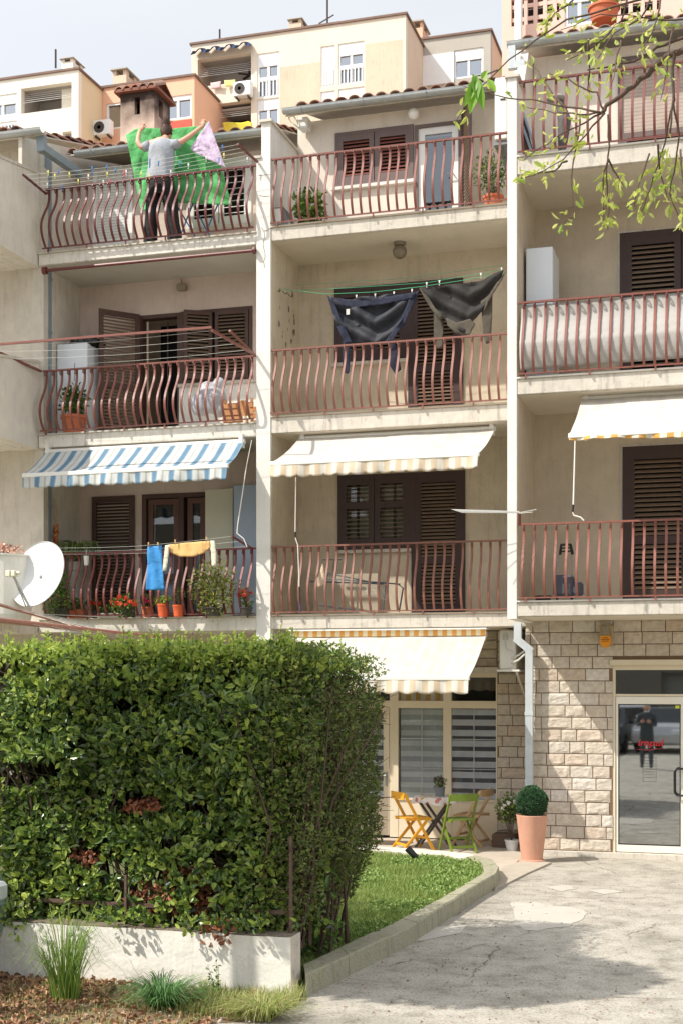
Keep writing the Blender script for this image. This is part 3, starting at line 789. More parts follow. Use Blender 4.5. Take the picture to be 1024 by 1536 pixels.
# ---------------- middle section
BM = thing('apartment_building', ((XPB+XQA)/2, MF, 0), 'beige stucco building section with three balconies, between the cracked pier and the protruding bay', 'building')
MZ = [(3.115, 3.30), (5.94, 6.17), (8.72, 8.91)]
XC = XQB+.02
m4w = XZ(503, 620, 201, 283, MBK); m4d = XZ(622, 692, 189, 318, MBK)
m3w = XZ(502, 612, 434, 546, MBK); m3d = XZ(612, 694, 424, 618, MBK)
m2w = XZ(507, 617, 714, 826, MBK); m2d = XZ(617, 697, 709, 918, MBK)
holes = [m4w, (m4d[0], m4d[1], 8.93, m4d[3]), m3w, (m3d[0], m3d[1], 6.19, m3d[3]), m2w, (m2d[0], m2d[1], 3.32, m2d[3])]
mb = MB(); wall(mb, XPB, XC, 3.115, 8.72, holes, MBK, MBK+.28); mb.build('back_wall', stucco_beige, BM)
mb = MB(); wall(mb, XPB, XC, 8.72, 10.9, holes, MBK, MBK+.28); mb.build('top_wall', stucco_cream, BM)
mb = MB(); mb.box(XPB, XPB+.012, MF+.03, MBK, 3.3, 8.72); mb.build('side_wall', stucco_beige, BM)
mb = MB()
for i in range(16):    # flaked patches on the side wall
    yy = U(18.8, 19.75); zz = U(7.3, 8.3); ang = [k*math.pi/4 for k in range(8)]; r_ = U(.02, .055)
    vs = [(XPB+.014, yy+math.cos(t)*r_*U(.4,.8), zz+math.sin(t)*r_*U(.7,1.5)) for t in ang]; mb.add(vs+[(XPB+.013, q[1], q[2]) for q in vs], [tuple(range(8))])
mb.build('flaked_plaster', M('bare_plaster', (112, 96, 76), .95, .2, 20), BM)
for i, (z0, z1) in enumerate(MZ):
    mb = MB(); mb.bbox(XPB, XC, MF+.01, MBK, z0, z1, .008); s_ = mb.build('balcony_slab', concrete_edge, BM)
    mb = MB(); mb.box(XPB, XC, MF-.014, MF+.3, z1, z1+.022); mb.build('slab_lip', M('lip_stone', (196, 182, 162), .85, .1, 8, .2, 60), s_)
    mb = MB(); mb.box(XPB+.013, XC, MF+.05, MBK-.001, z0-.006, z0-.001); mb.build('soffit', soffit_mat, s_)
for i, (z0, z1) in enumerate(LZ):
    mb = MB(); mb.box(XL0, XPA-.004, MF+.05, MBK-.001, z0-.006, z0-.001); mb.build('soffit', M('grey_soffit', (196, 190, 180), .92, .06, 2, .3, 60), BL)
gutter(BM, P(425,0,19.4).x, P(752,0,19.4).x, 19.4, 10.92)
tiles(BM, XPB+.1, XC+.4, 19.44, 10.93, 4.2, 1.25)
railing(BM, XPB+.01, XQB, MF+.03, 9.90, 8.91, .16, oxide, 29, 'red-brown bellied railing below the closed shutters')
railing(BM, XPB+.01, XQB, MF+.03, 7.14, 6.17, .17, M('pink_oxide', (130, 82, 70), .5, .14, 12), 29, 'faded pink-brown bellied railing under the hanging jackets')
railing(BM, XPB+.01, XQB, MF+.03, 4.30, 3.30, .16, M('faded_oxide', (130, 84, 70), .55, .16, 10), 29, 'faded bellied railing in front of the folded drying rack')
# top floor window and door
X0, X1, Z0, Z1 = m4w; xm = P(561,0,MBK).x
f = MB(); frame(f, X0, X1, Z0, Z1, MBK-.03, MBK+.1, .05); fr = f.build('window', grey_frame, BM)
mb = MB(); mb.box(X0, X1, MBK+.1, MBK+.12, Z0, Z1); mb.build('pane', dark_in, fr)
louver(BM, 'shutter', (X0+.05, MBK-.01), (xm, MBK-.01), Z0+.05, Z1-.05, grey_frame, slat_red, fw=.075, tilt=40)
louver(BM, 'shutter', (xm+.012, MBK-.01), (X1-.05, MBK-.01), Z0+.05, Z1-.05, grey_frame, slat_red, fw=.075, tilt=40)
mb = MB(); mb.box(X0-.05, X1+.02, MBK-.08, MBK, Z0-.045, Z0); mb.build('window_sill', white_paint, BM)
X0, X1, Z0, Z1 = (m4d[0], m4d[1], 8.93, m4d[3])
f = MB(); frame(f, X0, X1, Z0, Z1, MBK-.03, MBK+.1, .05); fr = f.build('door', grey_frame, BM)
f = MB(); frame(f, X0+.05, X1-.05, Z0+.05, Z1-.05, MBK+.0, MBK+.07, .10); gd = f.build('glass_door', white_pvc, BM)
mb = MB(); mb.box(X0+.14, X1-.14, MBK+.02, MBK+.035, Z0+.14, Z1-.14); mb.build('pane', glass_clear, gd)
cu = MB(); n = 40
for i in range(n+1):
    X = X0+.12+(X1-X0-.24)*i/n; yy = MBK+.11+.018*math.sin(i*1.3)+.01*math.sin(i*.7)
    cu.v += [(X, yy, Z0+.1), (X, yy+.01*math.sin(i), Z1-.14-.28)]
    if i: k = 2*i; cu.f.append((k-2, k, k+1, k-1))
cu.build('curtain', M('white_curtain', (206, 220, 224), .9, .04, 6, transl=.4), fr, smooth=True)
mb = MB(); mb.box(X0, X1, MBK+.5, MBK+.52, Z0, Z1); mb.build('dark_room', M('dim_room', (70, 74, 78), .9), fr)
mb = MB(); mb.tube([(X1-.12, MBK-.0, 9.85), (X1-.12, MBK-.06, 9.85), (X1-.22, MBK-.06, 9.85)], .01, 6); mb.build('handle', steel, gd)
louver(BM, 'shutter', (P(692,0,MBK-.02).x+.01, MBK-.04), (P(705,0,19.22).x, 19.22), 8.95, P(692,170,MBK).z, M('purple_brown_frame', (66, 50, 54), .5, .1), slat_brown, fw=.04, pitch=.05)
# middle floor
def brown_pair(w_, dd, zf, root, fm, sm, glazed=False, tilt=35):
    X0, X1, Z0, Z1 = w_
    f = MB(); frame(f, X0, X1-.0, Z0, Z1, MBK-.03, MBK+.1, .055); fr = f.build('window', fm, root)
    mb = MB(); mb.box(X0+.05, X1-.05, MBK+.09, MBK+.11, Z0+.05, Z1-.05)
    mb.build('pane', glass_dark if glazed else dark_in, fr)
    if glazed:
        mb = MB(); mb.box(X0+.05, X1-.05, MBK+.2, MBK+.21, Z0+.05, Z1-.05); mb.build('curtain', M('lace_curtain', (160, 156, 138), .9, .15, 12), fr)
        for zz in (.33,): 
            mb = MB(); mb.box(X0+.05, X1-.05, MBK+.085, MBK+.12, Z1-(Z1-Z0)*.42, Z1-(Z1-Z0)*.42+.05)
            for q in (.25, .75): mb.box(X0+(X1-X0)*q-.02, X0+(X1-X0)*q+.02, MBK+.084, MBK+.121, Z0+.05, Z1-.05)
            mb.build('glazing_bars', fm, fr)
    xm = (X0+X1)/2
    for a_, b_ in ((X0+.05, xm-.005), (xm+.005, X1-.05)):
        louver(root, 'shutter', (a_, MBK-.01), (b_, MBK-.01), Z0+.05, Z1-.05, fm, sm, fw=.085, tilt=8 if glazed else tilt, mid=.6 if glazed else None, pitch=.062 if glazed else .052)
    mb = MB(); mb.box(X0-.04, X1+.0, MBK-.07, MBK, Z0-.05, Z0); mb.build('window_sill', concrete_edge, root)
    X0, X1, Z0, Z1 = dd; Z0 = zf
    f = MB(); frame(f, X0, X1, Z0, Z1, MBK-.03, MBK+.1, .06); fr = f.build('door', fm, root)
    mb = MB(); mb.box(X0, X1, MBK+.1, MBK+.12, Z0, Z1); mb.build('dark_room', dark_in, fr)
    louver(root, 'shutter', (X0+.06, MBK-.01), (X1-.06, MBK-.01), Z0+.06, Z1-.06, fm, sm, fw=.085, mid=.38, tilt=tilt)
brown_pair(m3w, m3d, 6.19, BM, M('very_dark_brown', (62, 44, 40), .6, .12, 9), slat_brown)
brown_pair(m2w, m2d, 3.32, BM, M('very_dark_brown', (62, 44, 40), .6, .12, 9), M('tan_brown_slats', (124, 104, 86), .65, .15, 12), glazed=True)

# ground floor of the middle section: shop front and stone
sx1 = P(745,0,MBK).x; szt = P(745,1006,MBK).z
SX0 = XPB+.002
stonework(BM, sx1, P(790,0,MBK).x+.2, .02, 3.10, MBK-.006, [], .152, .2, .36, 5)
stonework(BM, P(690,0,MBK).x, sx1-.004, szt+.05, 3.10, MBK-.006, [], .152, .2, .4, 6)
mb = MB(); mb.box(sx1, XC+.6, MBK, MBK+.25, 0, 3.11); mb.box(XPB, sx1, MBK, MBK+.25, szt+.05, 3.11); mb.build('mortar_wall', mortar, BM)
mb = MB(); mb.box(SX0, P(690,0,MBK).x-.004, MBK-.03, MBK, szt+.05, 3.105); mb.build('fascia_panel', stucco_cream, BM)
mb = MB(); mb.box(SX0, sx1+.03, MBK-.12, MBK-.0, szt-.04, szt+.05); mb.build('lintel', stucco_gray, BM)
zt = P(590,1062,MBK).z; za = P(590,1056,MBK).z+.04; zb = P(690,1202,MBK).z; 
cols = [SX0, P(500,0,MBK).x, P(584,0,MBK).x, P(664,0,MBK).x, sx1-.0]
f = MB(); yA, yB = MBK-.0, MBK+.07
f.box(SX0, sx1, yA, yB, szt-.10, szt-.04)
f.box(SX0, sx1, yA, yB, zt, zt+.11)
for xx, ww in ((SX0, .1), (P(470,0,MBK).x, .1), (P(584,0,MBK).x, .13), (P(664,0,MBK).x, .12), (sx1-.02, .02)): f.box(xx, xx+ww, yA-.003, yB, .03, szt-.10)
f.box(P(590,0,MBK).x+.06, sx1-.02, yA+.004, yB, .03, zb)
f.box(P(590,0,MBK).x+.06, sx1-.02, yA-.02, yB, zb, zb+.03)
sf = f.build('shop_front', cream_alu, BM)
bl = bpy.data.materials.new('zebra_blind'); bl = stripes('zebra_blind', [(0, (240, 240, 243)), (.58, (104, 102, 108))], .155, 2, .8, .1, bump=.05)
bl2 = stripes('pale_zebra_blind', [(0, (236, 238, 240)), (.5, (196, 200, 204))], .155, 2, .8, .1, bump=.05)
def pane_(X0, X1, Z0, Z1, gm_, bmat, mull=True):
    mb = MB(); mb.box(X0, X1, MBK+.04, MBK+.052, Z0, Z1); p = mb.build('pane', gm_, sf)
    if bmat:
        mb = MB(); mb.box(X0, X1, MBK+.062, MBK+.066, Z0, Z1); mb.build('blind', bmat, sf)
    if mull:
        mb = MB(); xm_ = (X0+X1)/2; mb.box(xm_-.006, xm_+.006, MBK+.03, MBK+.039, Z0, Z1)
        for q in (.33, .66): mb.box(X0, X1, MBK+.031, MBK+.038, Z0+(Z1-Z0)*q-.005, Z0+(Z1-Z0)*q+.005)
        mb.build('glazing_bars', M('pale_bar', (190, 190, 190), .5), sf)
pane_(P(597,0,MBK).x+.02, P(664,0,MBK).x, zb+.03, zt, glass_dark, bl2)
pane_(P(676,0,MBK).x, sx1-.02, zb+.03, zt, glass_dark, bl)
pane_(P(584,0,MBK).x+.13, P(664,0,MBK).x, zt+.11, szt-.10, glass_dark, stripes('awning_image_stripes', [(0, (224, 170, 60)), (.5, (230, 220, 200))], .15, 0, .8, 0), False)  # striped sheet: the awning's image painted behind the upper glass
pane_(P(676,0,MBK).x, sx1-.02, zt+.11, szt-.10, glass_dark, dark_in, False)  # no blind here, a near-black sheet for the unlit room
pane_(P(470,0,MBK).x+.1, P(584,0,MBK).x, zt+.11, szt-.10, glass_dark, dark_in, False)  # same near-black stand-in for the unlit shop
dr0, dr1 = P(485,0,MBK).x, P(583,0,MBK).x
f = MB(); frame(f, dr0, dr1, .05, zt-.005, MBK+.01, MBK+.06, .09); f.box(dr0+.09, dr1-.09, MBK+.012, MBK+.05, .14, zb)
dd = f.build('door', cream_alu, BM)
mb = MB(); mb.box(dr0+.09, dr1-.09, MBK+.03, MBK+.04, zb, zt-.09); mb.build('pane', glass_dark, dd)
mb = MB(); mb.box(dr0+.09, dr1-.09, MBK+.05, MBK+.054, zb, zt-.09); mb.build('blind', bl, dd)
h_ = P(586,1163,MBK); mb = MB(); mb.tube([(dr1-.04, MBK+.01, h_.z), (dr1-.04, MBK-.05, h_.z), (dr1-.16, MBK-.05, h_.z)], .011, 6); mb.box(dr1-.06, dr1-.025, MBK-.0, MBK+.012, h_.z-.16, h_.z+.05); mb.build('handle', steel, dd)


# ---------------- right section
BR = thing('apartment_building', ((XQA+XR1)/2, RF, 0), 'protruding building section at the right with split stone ground floor and glass entrance', 'building')
RZ = [(3.19, 3.37), (6.01, 6.21), (8.81, 9.03)]
r4 = (P(926,0,RB).x, 0.6, 9.3, P(926,88,RB).z); r3 = (P(929,0,RB).x, P(929,0,RB).x+1.0, 6.23, P(929,351,RB).z); r2 = (P(933,0,RB).x, P(933,0,RB).x+.93, 3.39, P(933,671,RB).z)
recess_m = M('tan_stucco', (206, 192, 170), .92, .1, 2.2, .7, 110, streak=.12, blotch=.1)
mb = MB(); wall(mb, XQB, XR1, 3.19, 9.0, [r3, r2], RB, RB+.28); mb.build('back_wall', recess_m, BR)
mb = MB(); wall(mb, XQB, XR1, 9.0, 10.9, [r4], RB, RB+.28); mb.build('top_wall', stucco_cream, BR)
mb = MB(); mb.box(XQA, XQB, RF, MBK+.1, 3.16, 10.05); mb.build('pier', pier_paint, BR)
mb = MB(); mb.box(XQA-.03, XQB+.04, RF-.03, RF+.5, 10.05, 10.085); mb.build('pier_cap', concrete_edge, BR)
mb = MB(); mb.xprism([(RF+.5, 10.05), (MBK+.1, 10.05), (MBK+.1, 10.9), (RB-.35, 10.85)], XQA+.01, XQB-.01); mb.build('gable', stucco_cream, BR)
mb = MB(); mb.box(XQB, XQB+.012, RF+.04, RB, 3.37, 8.81); mb.build('side_wall', recess_m, BR)
for i, (z0, z1) in enumerate(RZ):
    mb = MB(); mb.bbox(XQB, XR1, RF+.01, RB+.0, z0, z1, .008); s_ = mb.build('balcony_slab', concrete_edge, BR)
    mb = MB(); mb.box(XQB-.0, XR1, RF-.018, RF+.3, z1, z1+.02); mb.build('slab_lip', M('lip_white', (214, 208, 198), .85, .08, 8, .2, 60), s_)
    mb = MB(); mb.box(XQB+.013, XR1, RF+.06, RB-.001, z0-.006, z0-.001); mb.build('soffit', soffit_mat, s_)
gutter(BR, P(760,0,18.3).x, XR1, 18.3, 10.95)
tiles(BR, XQA, XR1+.3, 18.34, 10.95, 4.2, 1.25)
railing(BR, XQB+.02, XR1, RF+.03, 9.99, 9.03, .15, M('dark_oxide', (112, 60, 52), .5, .15, 12), 31, 'dark red-brown railing behind the tree branches')
railing(BR, XQB+.02, XR1, RF+.03, 7.18, 6.21, .15, oxide, 31, 'red-brown bellied railing lined with grey canvas')
railing(BR, XQB+.02, XR1, RF+.03, 4.36, 3.37, .15, M('salmon_oxide', (136, 84, 70), .5, .14, 12), 31, 'salmon-brown railing above the glass entrance')
X0, X1, Z0, Z1 = r4
f = MB(); frame(f, X0, X1, Z0, Z1, RB-.03, RB+.1, .06); fr = f.build('window', grey_frame, BR)
mb = MB(); mb.box(X0, X1, RB+.1, RB+.12, Z0, Z1); mb.build('pane', dark_in, fr)
zs_ = Z0+.42
mb = MB(); mb.box(X0+.06, X1-.06, RB-.012, RB+.03, zs_, Z1-.2); mb.box(X0+.06, X1-.06, RB-.022, RB+.03, Z1-.2, Z1-.06); mb.build('roller_shutter', stripes('taupe_roller_slats', [(0, (176, 160, 146)), (.9, (110, 98, 90))], .05, 2, .6, 0, bump=0), fr)
for k in range(2):
    a_ = X0+.06+(X1-X0-.12)*k/2; louver(BR, 'shutter', (a_, RB-.01), (a_+(X1-X0-.12)/2-.01, RB-.01), Z0+.05, zs_, grey_frame, slat_red, fw=.06)
for dd, nm in ((r3, 3), (r2, 2)):
    X0, X1, Z0, Z1 = dd
    dk = M('very_dark_brown', (62, 44, 40), .6, .12, 9)
    f = MB(); frame(f, X0, X1, Z0, Z1, RB-.03, RB+.1, .07); fr = f.build('door', dk, BR)
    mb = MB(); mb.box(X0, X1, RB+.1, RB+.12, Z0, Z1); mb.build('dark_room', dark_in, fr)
    louver(BR, 'shutter', (X0+.07, RB-.01), (X1-.07 if nm == 2 else X0+.80, RB-.01), Z0+.07, Z1-.07, dk, M('tan_brown_slats', (124, 104, 86)), fw=.09, mid=.4, pitch=.064)
    if nm == 3: louver(BR, 'shutter', (X0+.81, RB-.01), (X1-.07, RB-.01), Z0+.07, Z1-.07, dk, slat_brown, fw=.05, mid=.4)
    # plaster reveal
    mb = MB(); frame(mb, X0-.03, X1+.03, Z0, Z1+.03, RB-.012, RB-.002, .03, False); mb.build('door_reveal', concrete_edge, BR)
# stone ground floor
sxl = P(787,0,18.66).x; dx0 = P(918,0,18.66).x; dx1 = dx0+1.35; dzt = P(918,992,18.66).z
YS = 18.66
stonework(BR, sxl, 1.4, .07, 3.19, YS, [(dx0-.0, dx1, 0, dzt)], .163, .2, .42, 11)
mb = MB(); wall(mb, sxl+.006, 1.4, 0, 3.19, [(dx0-.0, dx1, -1, dzt)], YS+.004, YS+.25); mb.build('mortar_wall', mortar, BR)
mb = MB(); mb.box(sxl-.02, dx0+1.5, YS-.10, YS+.2, -.01, .065); mb.build('threshold', concrete_edge, BR)
mb = MB(); mb.box(sxl+.008, sxl+.02, YS+.01, MBK, 0, 3.1); mb.box(sxl-.0, sxl+.015, YS+.02, MBK, 0, 3.1); mb.build('return_wall', stone_m, BR)
door_m = M('white_door_frame', (226, 220, 206), .35, .04, 5)
yd = YS+.06
f = MB()
f.box(dx0-.03, dx1+.05, yd-.11, yd+.02, dzt-.05, dzt+.02)
f.box(dx0, dx0+.035, yd-.05, yd+.06, .065, dzt-.05); f.box(dx1-.06, dx1, yd-.05, yd+.06, .065, dzt-.05)
tz0 = P(918,1041,YS).z; tz1 = P(918,1005,YS).z
f.box(dx0+.035, dx1-.06, yd-.04, yd+.06, tz1, dzt-.05); f.box(dx0+.035, dx1-.06, yd-.04, yd+.06, tz0-.03, tz0)
ef = f.build('entrance_frame', M('cream_door_frame', (214, 202, 176), .4, .04, 5), BR)
mb = MB(); mb.box(dx0+.035, dx1-.06, yd+.0, yd+.015, tz0, tz1); mb.build('transom_pane', glass('mirror_transom', (90, 92, 84), .02, .30), ef)
lx0 = dx0+.04; lx1 = dx0+1.09; lz0 = .075; lz1 = tz0-.035
f = MB(); gz0 = P(925,1267,YS).z; gz1 = P(925,1056,YS).z; gx0 = P(926,0,YS).x; gx1 = P(1020,0,YS).x
f.box(lx0, gx0, yd-.035, yd+.03, lz0, lz1); f.box(gx1, lx1, yd-.035, yd+.03, lz0, lz1)
f.box(gx0, gx1, yd-.035, yd+.03, lz0, gz0); f.box(gx0, gx1, yd-.035, yd+.03, gz1, lz1)
ed = f.build('entrance_door', door_m, BR)
f = MB(); frame(f, gx0-.002, gx1+.002, gz0-.002, gz1+.002, yd-.032, yd+.0, .016); f.build('gasket', black_plastic, ed)
mb = MB(); mb.box(gx0+.01, gx1-.01, yd-.016, yd-.006, gz0+.01, gz1-.01); mb.build('pane', glass('door_glass', (150, 156, 152), .02, .36), ed)
mb = MB(); hx = (gx1+lx1)/2; ha = P(1014,1153,YS).z; hb = P(1014,1193,YS).z; hx0 = P(1011,0,YS).x
mb.tube([(hx+.06, yd-.03, ha-.02), (hx+.06, yd-.09, ha-.0), (hx0+.03, yd-.09, ha), (hx0, yd-.09, ha-.04), (hx0, yd-.09, hb+.04), (hx0+.03, yd-.09, hb), (hx+.06, yd-.09, hb), (hx+.06, yd-.03, hb+.02)], .014, 8)
mb.build('handle', black_plastic, ed)
mb = MB(); mb.box(gx1-.07, gx1-.015, yd-.02, yd-.017, gz1-.055, gz1-.015); mb.build('yellow_sticker', M('yellow_green', (206, 214, 40), .5), ed)
mb = MB(); qx0 = P(963,0,YS).x; qx1 = P(983,0,YS).x; frame(mb, qx0, qx1, P(963,1173,YS).z, P(963,1136,YS).z, yd-.019, yd-.017, .004); mb.build('notice_outline', M('notice_grey', (40, 42, 42), .5), ed)
mb = MB()
for k in range(7): mb.box(qx0+.02, qx1-.02, yd-.019, yd-.0175, P(963,1141+k*4.2,YS).z-.004, P(963,1141+k*4.2,YS).z)
mb.build('notice_lines', M('notice_grey', (40, 42, 42), .5), ed)
def text(s, size, loc, mat, parent, name, rot=(math.pi/2, 0, 0), shear=0.0, sx=1.0, ext=.001):
    cu = bpy.data.curves.new(name, 'FONT'); cu.body = s; cu.size = size; cu.extrude = ext; cu.shear = shear; cu.align_x = 'CENTER'; cu.offset = size*.018
    o = bpy.data.objects.new(name, cu); col.objects.link(o); bpy.context.view_layer.update()
    me = bpy.data.meshes.new_from_object(o); bpy.data.objects.remove(o)
    rm = Matrix.LocRotScale(Vector(loc)-rootloc(parent), None, None) @ Matrix.Rotation(rot[2], 4, 'Z') @ Matrix.Rotation(rot[0], 4, 'X') @ Matrix.Scale(sx, 4, (1,0,0))
    me.transform(rm); me.materials.clear(); me.materials.append(mat)
    q = bpy.data.objects.new(name, me); col.objects.link(q); q.parent = parent; return q
red_v = M('red_vinyl', (190, 24, 32), .5, .03)
tp = P(974,1119,YS)
text("impul", .125, (tp.x, yd-.019, tp.z), red_v, ed, 'lettering', shear=.2, sx=1.2)
mb = MB(); a_ = P(953,1124,YS); c_ = P(992,1122,YS)
mb.tube([(a_.x, yd-.019, a_.z), ((a_.x+c_.x)/2, yd-.019, a_.z-.012), (c_.x, yd-.019, c_.z)], [.002, .004, .002], 5); mb.build('lettering_underline', red_v, ed)
mb = MB(); mb.box(dx0, dx1, YS+1.6, YS+1.62, 0, 3); mb.box(dx0, dx1, YS+.25, YS+1.6, 0, .02); mb.build('dark_hall', M('dim_hall', (120, 122, 116), .9, .1), ef)
# rest of the bodies behind (walls that close the sections off)
for rt, a_, b_, y0_ in ((BL, XL0, XPB, MBK+.6), (BM, XPB, XC, MBK+.6), (BR, XC, XR1, RB+1.7)):
    mb = MB(); mb.box(a_, b_, 27.5, 27.7, 0, 11.8); mb.box(a_, b_, y0_+2.0, y0_+2.1, 0, 10.5); mb.build('rear_wall', stucco_cream, rt)
mb = MB(); mb.box(XR1-.1, XR1, RF+.02, 27.5, 0, 10.9); mb.build('end_wall', stucco_cream, BR)
# downpipe on the right bay: top zigzag, bottom run
mb = MB(); c = 18.2
a_ = P(767,70,c); b_ = P(767,88,c)
zz_ = P(767,93,c).z; xx_ = P(781,0,c).x
mb.box(a_.x-.05, a_.x+.05, c-.04, c+.04, zz_, a_.z); mb.box(a_.x-.05, xx_+.05, c-.043, c+.043, zz_-.10, zz_); mb.box(xx_-.05, xx_+.05, c-.04, c+.04, P(781,122,c).z, zz_-.1)
mb.build('downpipe', zinc_pale, BR)
mb = MB(); c = 18.52
a_ = P(776,933,c); b_ = P(776,960,c); d_ = P(793,974,c); e_ = P(792,1000,c)
mb.obox((a_.x, c, 3.16), (b_.x, c, b_.z-.03), .10, .08, Vector((0,1,0))); mb.obox((b_.x-.035, c, b_.z+.03), (d_.x+.035, c, d_.z-.03), .10, .083, Vector((0,1,0)))
mb.obox((d_.x, c, d_.z+.03), (d_.x, c, .5), .10, .08, Vector((0,1,0)))
mb.obox((d_.x, c, 1.9), (d_.x, c, 1.95), .115, .095, Vector((0,1,0))); mb.obox((d_.x, c, 1.0), (d_.x, c, 1.04), .115, .095, Vector((0,1,0)))
mb.build('downpipe', zinc_pale, BR)

# ---------------- far left neighbour
BF = thing('apartment_building', (-12, 18.65, 0), 'weathered neighbouring building at the left edge with solid parapet balconies', 'building')
mb = MB(); mb.box(-16, XL0-.06, 18.68, 19.0, 0, 10.5); mb.build('front_wall', stucco_gray, BF)
mb = MB(); mb.box(-16, XL0-.05, 24, 24.2, 0, 10.6); mb.box(XL0-.27, XL0-.06, 19.0, 24, 0, 10.4); mb.build('side_wall', stucco_gray, BF)
XW = XL0-.075
for (pz0, pz1, zs) in ((5.90, 7.10, 5.90), (8.68, 9.98, 8.68)):
    mb = MB(); mb.xprism([(17.15, pz0), (18.68, pz0), (18.68, pz1+.12), (17.15, pz1-.1)], XW-.12, XW)
    mb.box(-16, XW-.12, 17.15, 17.27, pz0, pz1-.1); par = mb.build('parapet', M('cream_parapet', (218, 210, 196), .92, .08, 2.5, .4, 60, streak=.14, blotch=.1), BF)
    mb = MB(); mb.xprism([(17.13, pz1-.1), (18.68, pz1+.12), (18.68, pz1+.16), (17.13, pz1-.06)], XW-.14, XW+.015); mb.build('coping', stucco_gray, par)
    mb = MB(); mb.box(-16, XW-.12, 17.27, 18.68, pz0, pz0+.15); mb.build('balcony_slab', edge_left, BF)
mb = MB(); mb.box(-16, XW, 17.15, 18.68, 3.08, 3.22); mb.build('balcony_slab', edge_left, BF)
gutter(BF, -16, P(64,0,18.15).x, 18.15, 10.55)
tiles(BF, -16, XL0-.1, 18.2, 10.57, 5.2, 1.5)
mb = MB(); mb.xprism([(18.2, 10.0), (24, 10.0), (24, 12.0), (18.2, 10.5)], XL0-.16, XL0-.10); mb.build('gable', stucco_gray, BF)
# ================================================================== AWNINGS
def awning(label, xl, xr, ya, cA, xb, yb, cB, val, mat, root_y=None, arms=True, scallop=.19, bar=None, valmat=None, sag=.035, tear=False, box_=False):
    """fabric from wall bar (px xl..xr at height ya on plane cA) down to the front bar (px xb,yb on plane cB)"""
    A = P(xl, ya, cA); X1 = P(xr, 0, cA).x; X0 = A.x
    Bz = P(xb, yb, cB).z; zA = A.z
    t = thing('awning', ((X0+X1)/2, cA, zA), label, 'awning')
    n, m = 60, 10
    for nm, off, mt in (('fabric', 0, mat),):
        mb = MB()
        for s in (0, 1):
            for j in range(m+1):
                v = j/m
                for i in range(n+1):
                    u = i/n; X = X0+(X1-X0)*u
                    y = cA+(cB-cA)*v; z = zA+(Bz-zA)*v-sag*math.sin(math.pi*v)*(1+.4*math.sin(u*9))+.010*noise.noise(Vector((X*2.5+v*2, v*1.5, 0)))+.005*noise.noise(Vector((X*9+v*5, v*2, 4)))
                    mb.v.append((X, y, z-.004*s))
        K = (n+1)*(m+1)
        for s in (0, 1):
            for j in range(m):
                for i in range(n):
                    k = s*K+j*(n+1)+i; mb.f.append((k, k+1, k+n+2, k+n+1) if s == 0 else (k, k+n+1, k+n+2, k+1))
        mb.build(nm, mt, t, smooth=True, rec=False)
    # valance
    mb = MB(); N_ = int((X1-X0)/.02); m = 6
    for j in range(m+1):
        v = j/m
        for i in range(N_+1):
            X = X0+(X1-X0)*i/N_; ph = (X-X0)/scallop
            h = val*(1-.16*(1-abs(math.sin(math.pi*ph))**.6)); h *= 1+.06*noise.noise(Vector((X*2, 3, 1)))
            if tear: h *= .55+.45*min(1, abs((X-X0)/(X1-X0)-.0)*1.0+.2*math.sin(X*5))
            mb.v.append((X, cB-.02-.03*v*math.sin(X*7+1)-.02*v*math.sin(X*23)-.02*v, Bz-.02-h*v))
    for j in range(m):
        for i in range(N_):
            k = j*(N_+1)+i; mb.f.append((k, k+1, k+N_+2, k+N_+1))
    vo = mb.build('valance', valmat or mat, t, smooth=True, rec=False)
    sld = vo.modifiers.new('thick', 'SOLIDIFY'); sld.thickness = .004
    bm_ = bar or M('awning_bar', (222, 220, 212), .4, .04)
    mb = MB(); mb.bbox(X0-.01, X1+.01, cB-.035, cB+.015, Bz-.05, Bz+.012, .008); mb.build('front_bar', bm_, t)
    mb = MB(); mb.tube([(X0, cA+.02, zA+.0), (X1, cA+.02, zA+.0)], .04, 10); mb.build('roller', bm_, t)
    if arms:
        for X, s in ((X0+.18, 1), (X1-.18, -1)):
            mb = MB(); mb.obox((X, cA, zA-.10), (X+s*.35, (cA+cB)/2, (zA+Bz)/2-.13), .03, .05); mb.obox((X+s*.35, (cA+cB)/2, (zA+Bz)/2-.13), (X, cB+.03, Bz-.06), .03, .04)
            mb.build('folding_arm', bm_, t)
    for X in (X0+.05, X1-.05):
        mb = MB(); mb.box(X-.03, X+.03, cA-.03, cA+.07, zA-.09, zA+.11); mb.build('bracket', bm_, t)
    return t, X0, X1, Bz
bl_st = stripes('blue_stripe_canvas', [(0, (116, 152, 178)), (.14, (156, 182, 198)), (.20, (226, 228, 224)), (.46, (198, 198, 190)), (.56, (226, 228, 224)), (.84, (160, 184, 200)), (.9, (116, 152, 178))], .268, 0, transl=.3, phase=.15)
cr_st = stripes('cream_canvas', [(0, (222, 217, 208)), (.5, (225, 221, 213)), (.52, (225, 221, 214))], .16, 0, transl=.3)
cr_val = stripes('cream_stripe_valance', [(0, (226, 208, 180)), (.5, (228, 222, 210)), (.52, (238, 232, 220))], .16, 0, transl=.3)
ye_st = stripes('yellow_stripe_canvas', [(0, (226, 176, 92)), (.5, (236, 228, 210)), (.52, (236, 228, 210))], .16, 0, transl=.3)
awning('blue and white striped awning with scalloped edge over the potted flowers', 68, 367, 678, 18.6, 30, 712, 17.96, .20, bl_st, scallop=.22)
awning('cream awning over the middle bay balcony with the folded drying rack', 449, 742, 658, 18.82, 405, 694, 17.62, .20, cr_st, valmat=cr_val)
awning('cream awning with torn yellow striped edge over the right hand balcony', 872, 1110, 598, 17.6, 848, 652, 16.35, .10, cr_st, valmat=ye_st, tear=True, scallop=.3)
